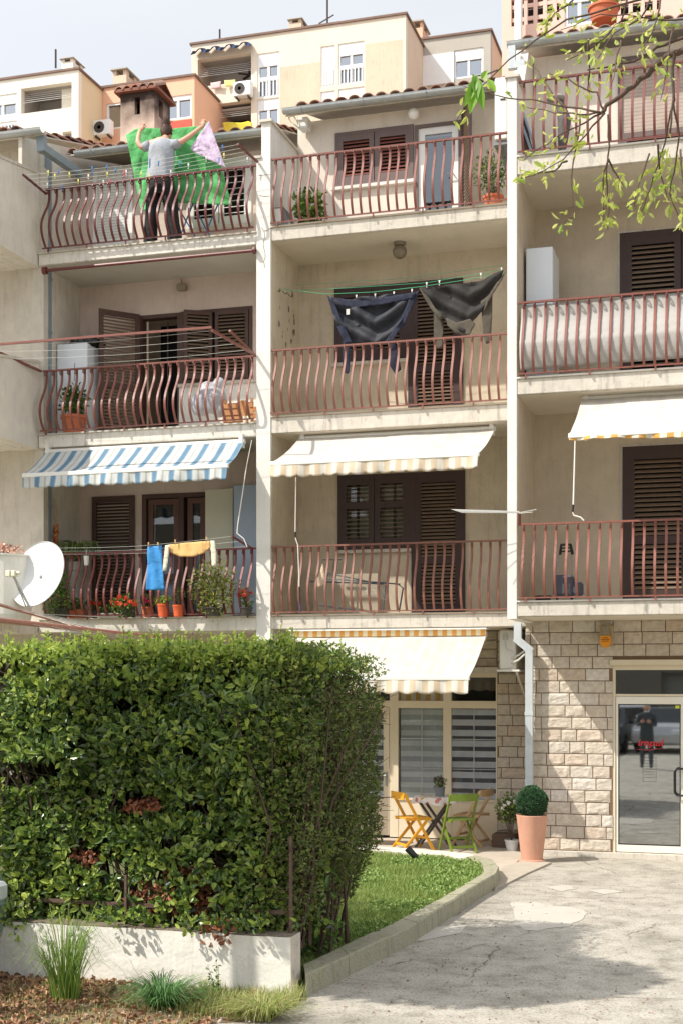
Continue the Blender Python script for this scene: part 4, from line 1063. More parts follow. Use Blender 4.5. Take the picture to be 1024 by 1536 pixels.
ga, gX0, gX1, gz = awning('large cream awning shading the ground floor shop window and folding chairs', 437, 729, 954, 18.72, 388, 1015, 17.5, .21, cr_st, valmat=cr_val, scallop=.24)
mb = MB(); mb.box(gX0, gX1, 18.66, 18.67, P(437,956,18.67).z, P(437,947,18.67).z); mb.build('striped_band', stripes('orange_band', [(0, (232, 168, 84)), (.5, (240, 226, 190)), (.52, (240, 226, 190))], .135, 0, transl=0), ga)
mb = MB(); mb.box(gX0-.02, gX1+.02, 18.60, 18.80, P(437,947,18.67).z, P(437,947,18.67).z+.02); mb.build('cover', M('awning_bar', (222,220,212)), ga)
# crank rods hanging from awnings
def rod(label, pts, c, parts):
    t = thing('awning_crank', P(*pts[0], c), label, 'crank rod')
    for (a, b, r, mt) in parts:
        q = [P(x, y, c) for x, y in pts[a:b+1]]
        mb = MB(); mb.tube(q, r, 6); mb.build('rod' if r < .012 else 'grip', mt, t)
wr = M('white_rod', (226, 222, 212), .4, .03)
rod('pale crank rod with dark grips hanging at the left of the cream awning balcony', [(444,716),(443,798),(443,806),(447,818),(449,880),(450,905),(451,918)], 18.35,
    [(0,1,.008,wr),(1,2,.013,black_plastic),(2,4,.008,wr),(4,5,.010,black_plastic),(5,6,.013,M('purple_grip', (70, 50, 100), .6))])
rod('white crank rod with bent end hanging from the torn awning', [(862,655),(859,757),(858,768),(860,773),(870,776),(875,781)], 16.6,
    [(0,1,.010,wr),(1,2,.015,black_plastic),(2,5,.009,wr)])
rod('white crank rod and cord hanging beside the blue striped awning', [(378,660),(370,700),(357,788),(356,800),(366,808),(371,820)], 18.2,
    [(0,1,.005,wr),(1,3,.008,wr),(3,5,.007,wr)])

# ================================================================== LAMPS, ALARM, AC UNITS
t = thing('ceiling_lamp', P(599,368,19.2), 'round dusty glass ceiling lamp above the hanging jackets', 'lamp')
q = P(599,366,19.2); mb = MB(); mb.lathe((q.x, 19.2, 8.715-.05), [(.07, 0), (.09, .02), (.09, .05)], 16); mb.build('base', M('lamp_base_grey', (120, 110, 96), .6), t)
mb = MB(); mb.ball((q.x, 19.2, 8.58), .105, n=16, m=10); mb.build('globe', M('dusty_glass', (120, 108, 90), .25, .2, 10), t, smooth=True)
t = thing('wall_lamp', P(620,171,MBK-.12), 'white globe lamp on the top floor wall above the balcony door', 'lamp')
q = P(620,171,MBK-.12); mb = MB(); mb.ball(q, .085, n=16, m=10); mb.build('globe', M('opal_glass', (238, 236, 230), .3, .02), t, smooth=True)
mb = MB(); mb.tube([(q.x, MBK-.02, q.z+.02), (q.x, MBK, q.z+.02)], .04, 10); mb.tube([(q.x, MBK-.05, q.z+.01), (q.x, MBK, q.z+.01)], .02, 8); mb.build('base', white_pvc, t)
t = thing('wall_lamp', P(273,432,MBK-.06), 'small grey box lamp high on the pinkish wall above the dark shutters', 'lamp')
q = P(273,432,MBK-.06); mb = MB(); mb.bbox(q.x-.075, q.x+.075, MBK-.10, MBK-.002, q.z-.04, q.z+.06, .01); mb.build('housing', M('taupe_plastic', (142, 128, 110), .6), t)
mb = MB(); mb.tube([(q.x-.02, MBK-.03, q.z+.06), (q.x-.02, MBK-.01, q.z+.11), (q.x-.04, MBK-.01, q.z+.2)], .006, 5); mb.build('cable', M('taupe_plastic', (142, 128, 110)), t)
# junction box at the top
t = thing('junction_box', P(457,185,MBK-.05), 'white junction box with looping cables under the tiled eave', 'junction box')
a_ = P(450,179,19.7); c_ = P(464,194,19.7); mb = MB(); mb.bbox(a_.x, c_.x, 19.62, 19.82, c_.z, a_.z, .012); mb.build('housing', white_pvc, t)
mb = MB(); mb.box(a_.x-.01, c_.x+.01, 19.60, 19.83, a_.z-.05, a_.z-.035); mb.build('lid', white_pvc, t)
mb = MB()
for k in range(3):
    mb.tube([P(448,184+k*2,19.6), P(440,174-k*2,19.55), P(433,176+k,19.5), P(436,182,19.6), P(447,190+k,19.6), P(455,197+k,19.6), P(460,195,19.6)], .006, 5)
mb.build('cable', white_cord, t)
# AC unit on the ground floor (end on)
def ac_unit(label, x0, x1, y0, y1, c, depth, facing='front'):
    a_ = P(x0, y0, c); b_ = P(x1, y1, c)
    t = thing('air_conditioner', ((a_.x+b_.x)/2, c, b_.z), label, 'air conditioner')
    mb = MB(); mb.bbox(a_.x, b_.x, c, c+depth, b_.z, a_.z, .015); mb.build('casing', white_pvc, t)
    return t, a_, b_
t, a_, b_ = ac_unit('white air conditioner mounted above the brown stone pillar beside the downpipe', 748, 773, 945, 1004, 18.95, .75)
mb = MB(); mb.box(a_.x+.05, a_.x+.12, 18.935, 18.95, a_.z-.14, a_.z-.06); mb.build('label_plate', M('plate_grey', (196, 194, 186), .5), t)
mb = MB(); mb.box(a_.x+.13, b_.x-.02, 18.93, 18.95, b_.z+.04, b_.z+.20); mb.build('pipe_cover', white_pvc, t)
mb = MB(); mb.tube([(a_.x+.08, 18.93, a_.z-.15), (a_.x+.10, 18.92, a_.z-.26), (a_.x+.2, 18.92, a_.z-.30)], .006, 5)
for k in range(2): mb.tube([(b_.x-.06, 18.92, b_.z+.15-k*.07), (b_.x+.05, 18.88, b_.z+.2-k*.07), (b_.x+.14, 18.86, b_.z+.26-k*.05)], .014, 6)
mb.build('pipes', white_cord, t)
mb = MB(); mb.box(a_.x-.03, b_.x+.05, 18.93, 19.8, b_.z-.03, b_.z-.002); mb.obox((b_.x, 19.0, b_.z-.03), (b_.x, 19.8, b_.z-.4), .03, .03); mb.build('bracket', white_pvc, t)
t, a_, b_ = ac_unit('white air conditioner at the pier top beside the open shutter leaf', 741, 760, 117, 208, 18.75, .32)
mb = MB(); mb.box(a_.x-.02, b_.x, 18.78, 19.7, b_.z-.06, b_.z-.01); mb.obox((b_.x-.05, 18.8, b_.z-.05), (b_.x-.05, 19.6, b_.z-.35), .03, .03); mb.build('bracket', blue_grey, t)
mb = MB(); mb.box(a_.x+.08, a_.x+.15, 18.738, 18.75, a_.z-.32, a_.z-.3); mb.build('badge', M('dark_grey', (60, 60, 64)), t)
# alarm siren
t = thing('alarm_box', P(907,950,18.5), 'metal alarm siren box with orange lower half above the glass entrance', 'alarm')
a_ = P(898,938,18.52); b_ = P(918,970,18.52); y0 = 18.5
mb = MB(); mb.bbox(a_.x, b_.x, y0+.06, YS-.0, b_.z-.0, a_.z, .008); mb.build('backplate', M('galvanised', (176, 160, 132), .5, .1, 8, metal=.3), t)
mb = MB(); mb.prism([(a_.x+.02, a_.z-.14), (b_.x-.03, a_.z-.14), (b_.x-.06, a_.z-.01), (a_.x+.05, a_.z-.01)], y0-.02, y0+.058); mb.build('cover', M('grey_cover', (140, 132, 112), .5, .1), t)
mb = MB(); mb.prism([(a_.x+.015, a_.z-.14), (a_.x+.015, b_.z+.05), (a_.x+.05, b_.z-.01), (b_.x-.06, b_.z-.01), (b_.x-.025, b_.z+.05), (b_.x-.025, a_.z-.14)], y0-.03, y0+.058); mb.build('strobe', M('amber_plastic', (226, 150, 30), .3, .06), t)
mb = MB()
zc = a_.z-.165
for k, wd in enumerate((.07, .11, .09)):
    mb.box((a_.x+b_.x)/2-.005-wd/2, (a_.x+b_.x)/2-.005+wd/2, y0-.032, y0-.03, zc-k*.022-.008, zc-k*.022)
mb.build('small_print', M('dark_red_print', (120, 40, 20)), t)
# red clip mark on the shutter top
# ================================================================== FURNITURE on balconies
def tall_box(label, name, cat, x0, x1, yt, c, depth, zb, mat, seam=True):
    a_ = P(x0, yt, c); X1 = P(x1, 0, c).x
    t = thing(name, ((a_.x+X1)/2, c, zb), label, cat)
    mb = MB(); mb.bbox(a_.x, X1, c+.025, c+depth, zb+.04, a_.z, .012); mb.build('body', mat, t)
    mb = MB(); mb.bbox(a_.x, X1, c, c+.022, zb+.04, a_.z-.0, .008); d = mb.build('door', mat, t)
    for X in (a_.x+.04, X1-.07):
        for yy in (c+.06, c+depth-.08):
            mb = MB(); mb.box(X, X+.03, yy, yy+.03, zb, zb+.04); mb.build('foot', black_plastic, t)
    return t, a_, X1, d
t, a_, X1_, d = tall_box('white upright freezer with a black bag on top, behind the balcony plant', 'freezer', 'freezer', 86, 131, 517, 19.05, .52, 6.12, fridge_white)
mb = MB(); mb.box(a_.x+.30, a_.x+.31, 19.043, 19.049, 7.0, a_.z-.3); mb.build('door_handle', M('strip_grey', (120, 124, 128)), d)  # thin mid-grey strip down the freezer door
mb = MB(); bag = thing('bag', (a_.x+.3, 19.3, a_.z), 'crumpled black plastic bag lying on the white freezer', 'bag')
for i in range(9):
    mb.ball((a_.x+.12+U(0,.42), 19.2+U(0,.3), a_.z+.05), U(.08,.14), U(.08,.14), U(.05,.10), 10, 6)
o = mb.build('plastic', M('black_bag', (20, 20, 24), .25, .2, 10, 1.0, 12), bag, smooth=True)
t, a_, X1_, d = tall_box('tall white metal cabinet in the tan recess at the right', 'cabinet', 'cabinet', 788, 828, 373, 17.75, .62, 6.21, fridge_white)
t, a_, X1_, d = tall_box('pale cream cupboard against the brown balcony doors below the blue awning', 'cupboard', 'cupboard', 308, 350, 734, 19.45, .3, 3.31, M('cream_enamel', (196, 192, 170), .5, .04))
t, a_, X1_, d = tall_box('wide blue-grey cupboard beside the white pier under the blue awning', 'cupboard', 'cupboard', 351, 386, 728, 19.2, .5, 3.31, M('blue_grey_enamel', (150, 162, 176), .5, .05))

# canvas lining behind the right railing
cv = MB(); y = RF+.045
X0c, X1c = XQB+.05, XR1-.05; n = 70; h = 7.18-.02-6.26; m = 22
def prof(s):
    for i in range(len(PROF)-1):
        if PROF[i][0] <= s <= PROF[i+1][0]:
            u = (s-PROF[i][0])/(PROF[i+1][0]-PROF[i][0]); u = u*u*(3-2*u)*.5+u*.5; return PROF[i][1]*(1-u)+PROF[i+1][1]*u
    return PROF[-1][1]
for j in range(m+1):
    s = j/m
    for i in range(n+1):
        X = X0c+(X1c-X0c)*i/n; sg = .03*math.sin(X*2.2)*(1-s)
        cv.v.append((X, y-.13*prof(s)+.012*noise.noise(Vector((X*3, s*3, 0)))+.004*math.sin(X*40)*(s < .5)-.008*(abs(s-.62) < .03), 7.18-.03-h*(s*(.93-.05*((X-X0c)/(X1c-X0c))**1))-sg*.3))
for j in range(m):
    for i in range(n): k = j*(n+1)+i; cv.f.append((k, k+1, k+n+2, k+n+1))
o = cv.build('canvas_screen', M('grey_canvas', (172, 168, 162), .85, .06, 2.5, .3, 12, blotch=.06), smooth=True, rec=False)
tag(o, 'pale grey canvas tied inside the right railing below the white cabinet', 'canvas screen')
sl = o.modifiers.new('t', 'SOLIDIFY'); sl.thickness = .004

# folded drying rack on the middle balcony
c = 18.95
t = thing('drying_rack', P(540,900,c), 'folded metal drying rack leaning behind the middle bay railing', 'drying rack')
mb = MB(); mt = M('rack_blue_grey', (78, 88, 100), .4, .1)
mb.tube([P(492,862,c), P(490,868,c+.1), P(596,876,c), P(604,882,c), P(598,918,c)], .011, 6)
mb.tube([P(482,858,c), P(560,874,c), P(600,876,c)], .008, 6); mb.tube([P(578,878,c+.05), P(574,916,c+.05)], .01, 6)
mb.tube([P(465,872,c), P(575,876,c)], .010, 6); mb.tube([P(478,908,c), P(540,916,c)], .009, 6); mb.build('frame', mt, t)
mb = MB(); mb.tube([P(500,838,c+.1), P(500,905,c+.1)], .011, 6); mb.tube([P(484,839,c+.1), P(512,839,c+.1)], .014, 6); mb.build('broom_frame', M('dim_steel', (90, 84, 78), .5), t)
mb = MB()
for k in range(7): mb.tube([P(486+k*2,866+k*1.4,c+.03+k*.01), P(590+k*.5,880+k*4,c+.03)], .003, 4)
mb.build('wires', white_cord, t)
o = cloth([(474,872),(480,856),(484,846),(487,852),(485,864),(486,876),(478,882)], 18.72, .015, 20, M('pale_rag', (206, 186, 160), .9), 'rag', None, 3)
tag(o, 'pale pink rag hanging on the middle bay railing', 'rag')
# cardboard panel leaning behind
mb = MB(); a_ = P(470,862,19.3); b_ = P(566,918,19.3); mb.box(a_.x, b_.x, 19.30, 19.32, 3.32, a_.z); o = mb.build('board', M('grey_board', (170, 158, 138), .9, .06)); tag(o, 'pale board leaning on the wall behind the folded drying rack', 'board')

# spider airer on the pier
c = 16.95
t = thing('airer', P(778,768,c), 'small white airer with thin rods clamped beside the pier above the salmon railing', 'airer')
mb = MB()
for k in range(7):
    mb.tube([P(778,767+k*.4,17.1), P(676+k*2.5,764+k*.8,17.0-k*.08)], .004, 4)
mb.tube([P(778,769,17.1), P(804,764,17.0)], .004, 4); mb.tube([P(778,770,17.1), P(798,768,16.8)], .004, 4)
mb.build('rods', white_cord, t)
mb = MB(); mb.tube([P(778,768,17.15), P(778,788,17.2)], .02, 8); mb.build('clamp', M('dark_oxide', (112, 60, 52)), t)

# shopping trolley on the right balcony
c = 17.75
t = thing('shopping_trolley', (P(843,0,c).x, c, 3.39), 'grey fabric shopping trolley with black handle behind the salmon railing', 'shopping trolley')
fx = M('grey_blue_fabric', (78, 80, 90), .9, .12, 10, .4, 40)
x = lambda p: P(p,0,c).x
z = lambda yy: P(843,yy,c).z
mb = MB(); mb.bbox(x(828), x(858), c, c+.22, 3.47, z(862), .03); mb.bbox(x(856), x(872), c+.02, c+.2, 3.47, z(872), .03); mb.build('bag', fx, t)
mb = MB(); mb.tube([(x(830), c+.2, 3.45), (x(836), c+.2, z(818)), (x(838), c+.2, z(814)), (x(852), c+.2, z(814)), (x(854), c+.2, z(820)), (x(856), c+.2, 3.45)], .010, 6); mb.build('frame', steel, t)
mb = MB(); mb.tube([(x(836), c+.2, z(830)), (x(838), c+.19, z(815)), (x(852), c+.19, z(815)), (x(855), c+.2, z(830))], .020, 8)
for yy in (820, 825): mb.tube([(x(838), c+.19, z(yy)), (x(853), c+.19, z(yy))], .010, 6)
mb.build('handle', black_plastic, t)
for X in (x(832), x(854)):
    mb = MB(); mb.lathe((X, c+.2, 3.45), [(.055, -.012), (.06, 0), (.055, .012)], 14, 0); mb.build('wheel', black_plastic, t)
mb = MB(); pot(mb, (x(812), c+.1, 3.39), .11, .09, .8); o = mb.build('basin', black_plastic); tag(o, 'low black basin on the floor left of the grey shopping trolley', 'basin')

# ================================================================== CLOTHES LINES
def clothes_line(label, L0, L1, R0, R1, cL0, cL1, arm_r, armmat, cordmat, n=5, posts=None):
    """two arms (attachment px -> outer px, planes) with cords between"""
    a0, a1, b0, b1 = P(*L0, cL0), P(*L1, cL1), P(*R0, cL0), P(*R1, cL1)
    t = thing('clothes_line', a0, label, 'clothes line')
    for p, q in ((a0, a1), (b0, b1)):
        mb = MB(); mb.obox(p, q, arm_r*2, arm_r*2); mb.build('arm', armmat, t)
    cords = []
    mb = MB()
    for k in range(n):
        u = .2+.78*k/(n-1); p = a0.lerp(a1, u); q = b0.lerp(b1, u); m = (p+q)/2-Vector((0,0,.035+.01*k))
        mb.tube([p, p.lerp(m, .5)-Vector((0,0,.008)), m, m.lerp(q, .5)-Vector((0,0,.008)), q], .0022, 4); cords.append((p, m, q))
    mb.build('cords', cordmat, t)
    return t, cords
def on_cord(cd_, u):
    p, m, q = cd_
    return p.lerp(m, u*2) if u < .5 else m.lerp(q, u*2-1)
def peg(mbx, p):
    mbx.obox(p+Vector((-.004,0,.035)), p+Vector((.004,0,-.04)), .012, .008); mbx.obox(p+Vector((.010,0,.035)), p+Vector((-.002,0,-.04)), .012, .008)
t, cords = clothes_line('clothes line with coloured pegs between two dark arms on the maroon railing', (70,291), (35,262), (387,243), (357,216), 18.6, 18.0, .014, maroon, white_cord)
pegcols = {'blue': M('blue_peg', (50, 120, 190), .4), 'yellow': M('yellow_peg', (232, 220, 110), .4), 'white': M('white_peg', (226, 226, 220), .4), 'pink': M('pink_peg', (214, 70, 110), .4)}
pg = {'blue': [(0,.1),(4,.17),(3,.31),(4,.33),(4,.40),(3,.42),(3,.58),(4,.60),(3,.62),(2,.7),(4,.93),(1,.86)], 'yellow': [(1,.2),(4,.12),(3,.13),(2,.36),(0,.52),(1,.50),(3,.2),(2,.9)],
      'white': [(0,.3),(2,.27),(1,.05),(2,.45),(0,.62),(1,.72),(2,.82),(0,.97)], 'pink': [(1,.42),(0,.33),(2,.44)]}
for cn, ls in pg.items():
    for i, u in ls:
        mb = MB(); p = on_cord(cords[i], u); peg(mb, p)
        o = mb.build('clothes_peg', pegcols[cn]); tag(o, cn+' plastic peg clipped on the top balcony clothes line', 'clothes peg', 'pegs on the top clothes line')
t, cords3 = clothes_line('wide red tube clothes frame jutting from the middle balcony of the pinkish section', (62,557), (-31,515), (383,532), (318,495), 18.6, 17.15, .016, oxide, white_cord, 4)
mb = MB(); a_ = P(-31,515,17.15); b_ = P(318,495,17.15); mb.obox((a_.x, a_.y, (a_.z+b_.z)/2), (b_.x, b_.y, (a_.z+b_.z)/2), .03, .03); mb.build('front_tube', oxide, t)
mb = MB(); mb.obox(P(383,533,18.6), P(345,496,17.9), .03, .03); mb.build('spare_arm', M('brown_arm', (120, 76, 60), .6), t)
t, cords2 = clothes_line('thin white clothes line under the blue awning carrying towel and shirt', (95,834), (70,822), (379,823), (348,804), 18.6, 17.9, .013, maroon, white_cord, 3)
# green line with jackets
t = thing('clothes_line', P(430,440,19.0), 'green cord line strung across the recess holding two dark jackets', 'clothes line')
mb = MB()
def jc(x, y): return P(x, y, 18.95)
mb.tube([P(410,432,18.95), P(490,441,18.95), jc(560,438), jc(630,430), jc(690,421), jc(757,408)], .004, 4)
mb.tube([P(430,436,19.2), jc(520,432), P(640,424,19.0), P(756,404,19.0)], .003, 4); mb.tube([P(440,428,19.3), P(600,418,19.3), P(755,398,19.3)], .003, 4)
mb.build('cords', green_cord, t)
mb = MB()
for x_, y_ in ((418,436),(428,440),(436,444)): mb.tube([P(x_-4,y_-3,18.9), P(x_,y_+1,18.9), P(x_+4,y_-1,18.9)], .006, 5)
mb.build('hooks', black_plastic, t)
navy = M('navy_cloth', (30, 34, 54), .85, .15, 6, .5, 14); navy2 = M('dark_lining', (36, 38, 46), .7, .12, 6, .5, 14)
blk = M('charcoal_cloth', (38, 35, 33), .8, .15, 6, .5, 14); blk2 = M('grey_brown_cloth', (80, 74, 64), .9, .15, 6, .5, 14)
def garment(name, label, cat, body, mat, parts, c=18.92):
    q = P(body[0][0], body[0][1], c); t = thing(name, q, label, cat)
    cloth(body, c, .05, 6, mat, 'body', t, 4, cfun=lambda co: -.05*math.sin((co.z*1.0-abs(co.x-q.x-.7)*.6)*22))
    for nm, ol, mt, dc in parts: cloth(ol, c+dc, .012, 14, mt, nm, t, 3, seed=dc*50)
    return t
garment('jacket', 'navy jacket with dark lining hung upside down on the green line', 'jacket',
    [(494,447),(520,450),(560,445),(600,441),(626,438),(615,462),(598,490),(584,508),(566,516),(545,517),(524,513),(511,500),(503,478)], navy2,
    [('placket', [(491,443),(500,449),(508,470),(518,492),(528,514),(518,516),(506,492),(498,468)], navy, -.04), ('placket', [(628,436),(622,452),(606,486),(588,512),(576,514),(594,488),(610,458),(616,440)], navy, -.04),
     ('waistband', [(496,446),(530,450),(580,445),(624,438),(620,447),(578,456),(530,462),(502,457)], navy, -.05), ('sleeve', [(514,506),(526,508),(524,530),(524,558),(520,561),(514,556),(516,530)], navy, .02),
     ('sleeve', [(584,508),(592,512),(596,534),(601,554),(592,561),(584,548),(585,524)], navy, .02)])
garment('jacket', 'charcoal jacket pegged at the right end of the green line', 'jacket',
    [(630,432),(660,428),(700,422),(740,412),(756,407),(750,422),(736,444),(722,466),(706,484),(696,500),(688,492),(672,486),(658,470),(644,452)], blk,
    [('placket', [(628,432),(636,436),(652,462),(664,474),(660,480),(646,464),(636,448)], blk2, -.04), ('placket', [(757,408),(752,420),(732,452),(724,470),(728,450),(744,424)], blk2, -.04),
     ('sleeve', [(650,462),(662,470),(664,486),(660,506),(664,520),(656,524),(650,514),(652,492)], blk2, .03), ('sleeve', [(720,452),(738,438),(737,478),(735,514),(728,516),(724,500)], blk2, .03),
     ('hood', [(668,476),(684,484),(704,478),(712,486),(704,502),(694,503),(682,500),(670,488)], blk2, -.06)])
mb = MB()
for x_, y_ in ((534,446),(562,444),(590,441),(617,437),(639,427),(658,424),(720,413),(751,405)): peg(mb, P(x_, y_, 18.9))
o = mb.build('pegs', pegcols['white'], t)
mb = MB(); a_ = P(519,467,18.84); mb.box(a_.x, a_.x+.05, 18.835, 18.84, a_.z-.05, a_.z+.03); mb.build('care_tag', white_cord, bpy.data.objects['jacket'])
# towel and shirt
o = cloth([(222,820),(243,818),(244,850),(247,885),(219,885),(221,850)], 18.05, .02, 16, M('blue_towel', (70, 150, 214), .9, .12, 8, .5, 30, transl=.15), 'towel', None, 4)
tag(o, 'bright blue towel hanging on the line in front of the flower pots', 'towel')
st = thing('shirt', P(285,822,18.0), 'yellow-orange shirt with white sleeves folded over the line', 'shirt')
cloth([(252,817),(280,814),(320,811),(315,822),(306,830),(290,835),(270,835),(257,829)], 18.05, .012, 12, M('orange_shirt', (240, 196, 130), .9, .08, 8, .4, 20, transl=.2), 'body', st, 4)
cloth([(248,818),(255,817),(252,834),(250,856),(245,857),(246,838)], 18.02, .01, 14, M('white_sleeve', (232, 228, 206), .9, transl=.2), 'sleeve', st, 3)
cloth([(316,811),(322,811),(325,832),(324,849),(318,850),(317,830)], 18.02, .01, 14, M('white_sleeve', (232, 228, 206)), 'sleeve', st, 3)
mb = MB()
for x_, y_ in ((223,817),(237,817),(263,813),(310,809)): peg(mb, P(x_, y_, 18.02))
mb.build('pegs', M('wood_peg', (206, 170, 110), .7), bpy.data.objects['clothes_line.002'])

# ================================================================== frames at the ground left
t = thing('wire_rack', P(240,955,18.6), 'rusty pink tube frame strung with wires just above the hedge top', 'clothes frame')
fm_ = M('pink_rust_paint', (176, 122, 104), .55, .16, 14, .1, 80)
e = P(244,957,18.4); s_ = PX(-40, 926, e.x)
mb = MB(); mb.tube([e, s_], .032, 10); mb.build('tube', fm_, t)
e2 = P(158,951,18.3); s2 = P(-8,905,16.4); mb = MB(); mb.tube([e2, s2], .024, 8); mb.build('tube', fm_, t)
mb = MB()
for k in range(9):
    u = k/9; p = e.lerp(s_, u*.8+.05); q = P(-30+k*14, 880+k*9, 17.2); mb.tube([p, p.lerp(s2.lerp(e2, u), 1.0)], .0035, 4)
    mb.tube([p, p+Vector((.35, .7, -.12))], .0035, 4)
mb.tube([P(-5,918,17.6), P(150,925,18.5)], .005, 4); mb.build('wires', white_cord, t)

# satellite dish
c = 17.35
Cc = P(56, 861, c); Rr = abs(P(94,861,c).x-P(18,861,c).x)/2
t = thing('satellite_dish', P(30,915,17.9), 'large white satellite dish in front of the flowered balcony', 'satellite dish')
mb = MB(); nr, na = 12, 40; ax = Vector((-.15, -.93, .34)).normalized(); e1 = Vector((0,0,1)); e1 = (e1-ax*e1.dot(ax)).normalized(); e2_ = ax.cross(e1)
for s in (0, 1):
    for i in range(nr+1):
        r = i/nr
        for k in range(na):
            a = 2*math.pi*k/na; p = Cc+(e1*math.cos(a)*.50+e2_*math.sin(a)*.45)*r+ax*(.085*(r*r-1)-.012*s)
            mb.v.append(tuple(p))
for s in (0, 1):
    B_ = s*(nr+1)*na
    for i in range(nr):
        for k in range(na): k2 = (k+1) % na; mb.f.append((B_+i*na+k, B_+i*na+k2, B_+(i+1)*na+k2, B_+(i+1)*na+k))
for k in range(na): k2 = (k+1) % na; mb.f.append((nr*na+k, nr*na+k2, (2*nr+1)*na+k2, (2*nr+1)*na+k))
mb.build('reflector', M('dish_white', (216, 216, 214), .5, .02), t, smooth=True, rec=False)
mb = MB(); mb.tube([Cc+(e1*math.cos(2*math.pi*k/na)*.502+e2_*math.sin(2*math.pi*k/na)*.452) for k in range(na+1)], .008, 5, False); mb.build('rim', M('dish_rim', (190, 190, 186), .5), t)
lo = Cc-e1*.50; head = Cc+ax*.48-e1*.22
mb = MB(); mb.obox(lo, head, .022, .03); mb.obox(lo+e2_*.06, head, .012, .02); mb.build('arm', zinc, t)
mb = MB(); mb.bbox(head.x-.09, head.x-.02, head.y-.05, head.y+.05, head.z-.03, head.z+.06, .01); mb.bbox(head.x-.005, head.x+.06, head.y-.05, head.y+.05, head.z-.03, head.z+.055, .01)
mb.tube([head+Vector((.06,0,.02)), head+Vector((.11,.0,.02))], .025, 8); mb.build('receiver', M('ivory_plastic', (222, 220, 196), .5), t)
mb = MB(); mb.tube([Cc-ax*.05, Cc-ax*.22, Vector((XW, 18.0, Cc.z-.3)), Vector((XW-.1, 18.0, 3.2))], .025, 8); mb.build('mast', zinc, t)
# rounded planter of dried flowers
c = 17.4; t = thing('planter', P(10,880,c), 'round-fronted white planter of dried pink flowers at the left edge', 'planter')
q = P(8,884,c); zt_ = P(10,832,c).z
mb = MB(); mb.lathe((q.x-.12, c+.12, 3.22), [(.40, 0), (.42, .1), (.42, zt_-3.22-.03), (.44, zt_-3.22-.025), (.44, zt_-3.22), (.36, zt_-3.22)], 32); mb.build('tub', M('cream_tub', (226, 222, 210), .7, .05, 4, .2, 60, streak=.1), t)
mb = MB(); bush(mb, (q.x-.1, c+.05, zt_+.05), (.40, .3, .10), 260, .05, .04, .3); mb.build('dried_plants', M('dried_pink_flower', (206, 160, 140), .8, 0, isl=1, hi=[(180, 120, 100), (222, 180, 160), (236, 208, 190)]), t)
mb = MB(); stems(mb, (q.x-.1, c+.1, zt_-.03), (q.x-.1, c, zt_+.08), (.38, .25, .1), 24); mb.build('stems', twig, t)

# ================================================================== POT PLANTS
def potplant(label, x, y_base, c, pr, ph, crown, n, leafsz, mats, floor=None, pmat=None, cat='potted plant', flower=None, taper=.75, dz=0, square=None, plain=False):
    q = P(x, y_base, c); zf = floor if floor is not None else q.z
    t = thing('potted_plant', (q.x, c, zf), label, cat)
    mb = MB()
    if square: mb.bbox(q.x-square[0], q.x+square[0], c-square[1], c+square[1], zf, zf+ph, .012)
    else: pot(mb, (q.x, c, zf), pr, ph, taper, plain=plain)
    mb.build('planter' if square else 'pot', pmat or terracotta, t, smooth=plain)
    mb = MB(); mb.zprism([(q.x+math.cos(a)*(pr*.9), c+math.sin(a)*(pr*.9)) for a in [k*math.pi/6 for k in range(12)]], zf+ph*.85, zf+ph*.9) if not square else mb.box(q.x-square[0]*.95, q.x+square[0]*.95, c-square[1]*.9, c+square[1]*.9, zf+ph, zf+ph+.004)
    mb.build('soil', soil, t)
    cx, cy, cz, rx, ry, rz = crown
    cc = Vector((q.x+cx, c+cy, zf+ph+cz))
    mb = MB(); bush(mb, cc, (rx, ry, rz), n, leafsz[0], leafsz[1], .86 if plain else .25); mb.build('foliage', mats, t, rec=False)
    mb = MB(); stems(mb, (q.x, c, zf+ph*.86), cc, (rx, ry, rz), 10, .006); mb.build('stem', twig, t)
    if flower:
        for _ in range(flower[1]):
            mb = MB(); d = rvec(); ctr = cc+Vector((d.x*rx, d.y*ry-.03, abs(d.z)*rz*.8))*.95
            for k in range(9): mb.leaf(ctr, rvec(), rvec(), .038, .032)
            mb.build('flower', flower[0], t, rec=False)
    return t
red_f = M('red_petals', (206, 40, 40), .6, 0, isl=1, hi=[(190, 30, 34), (226, 66, 48), (236, 96, 70)], transl=.2)
mag_f = M('magenta_petals', (214, 40, 110), .6, 0, isl=1, hi=[(196, 24, 90), (232, 70, 130)], transl=.2)
wht_f = M('white_petals', (236, 232, 224), .6, .03, transl=.2)
potplant('leafy plant in a brown pot in front of the white freezer', 111, 0, 18.82, .19, .30, (0,0,.22,.22,.18,.26), 330, (.07,.035), leaf_mid, 6.11, terracotta, taper=.8)
potplant('broad-leaved green plant on the top balcony under the closed red-brown shutters', 466, 0, 18.95, .12, .12, (0,-.05,.19,.23,.2,.25), 190, (.11,.06), leaf_mid, 8.93, M('dark_pot', (60, 56, 50), .7))
potplant('small-leaved shrub in a terracotta pot beside the pier on the top balcony', 739, 0, 18.95, .14, .22, (-.03,0,.33,.27,.22,.33), 420, (.055,.025), leaf_dark, 8.93, terracotta)
potplant('round clipped boxwood ball in a tall peach-coloured pot beside the glass entrance', 797, 1291, 17.85, .205, .62, (0,0,.17,.205,.205,.20), 5200, (.024,.016), M('boxwood_leaf', (54, 88, 56), .45, 0, isl=1, hi=[(36, 62, 40), (60, 98, 62), (84, 122, 78)], transl=.15), 0.0, M('peach_planter', (204, 154, 130), .8, .08, 5, .15, 60, streak=.12), taper=.66, plain=True)
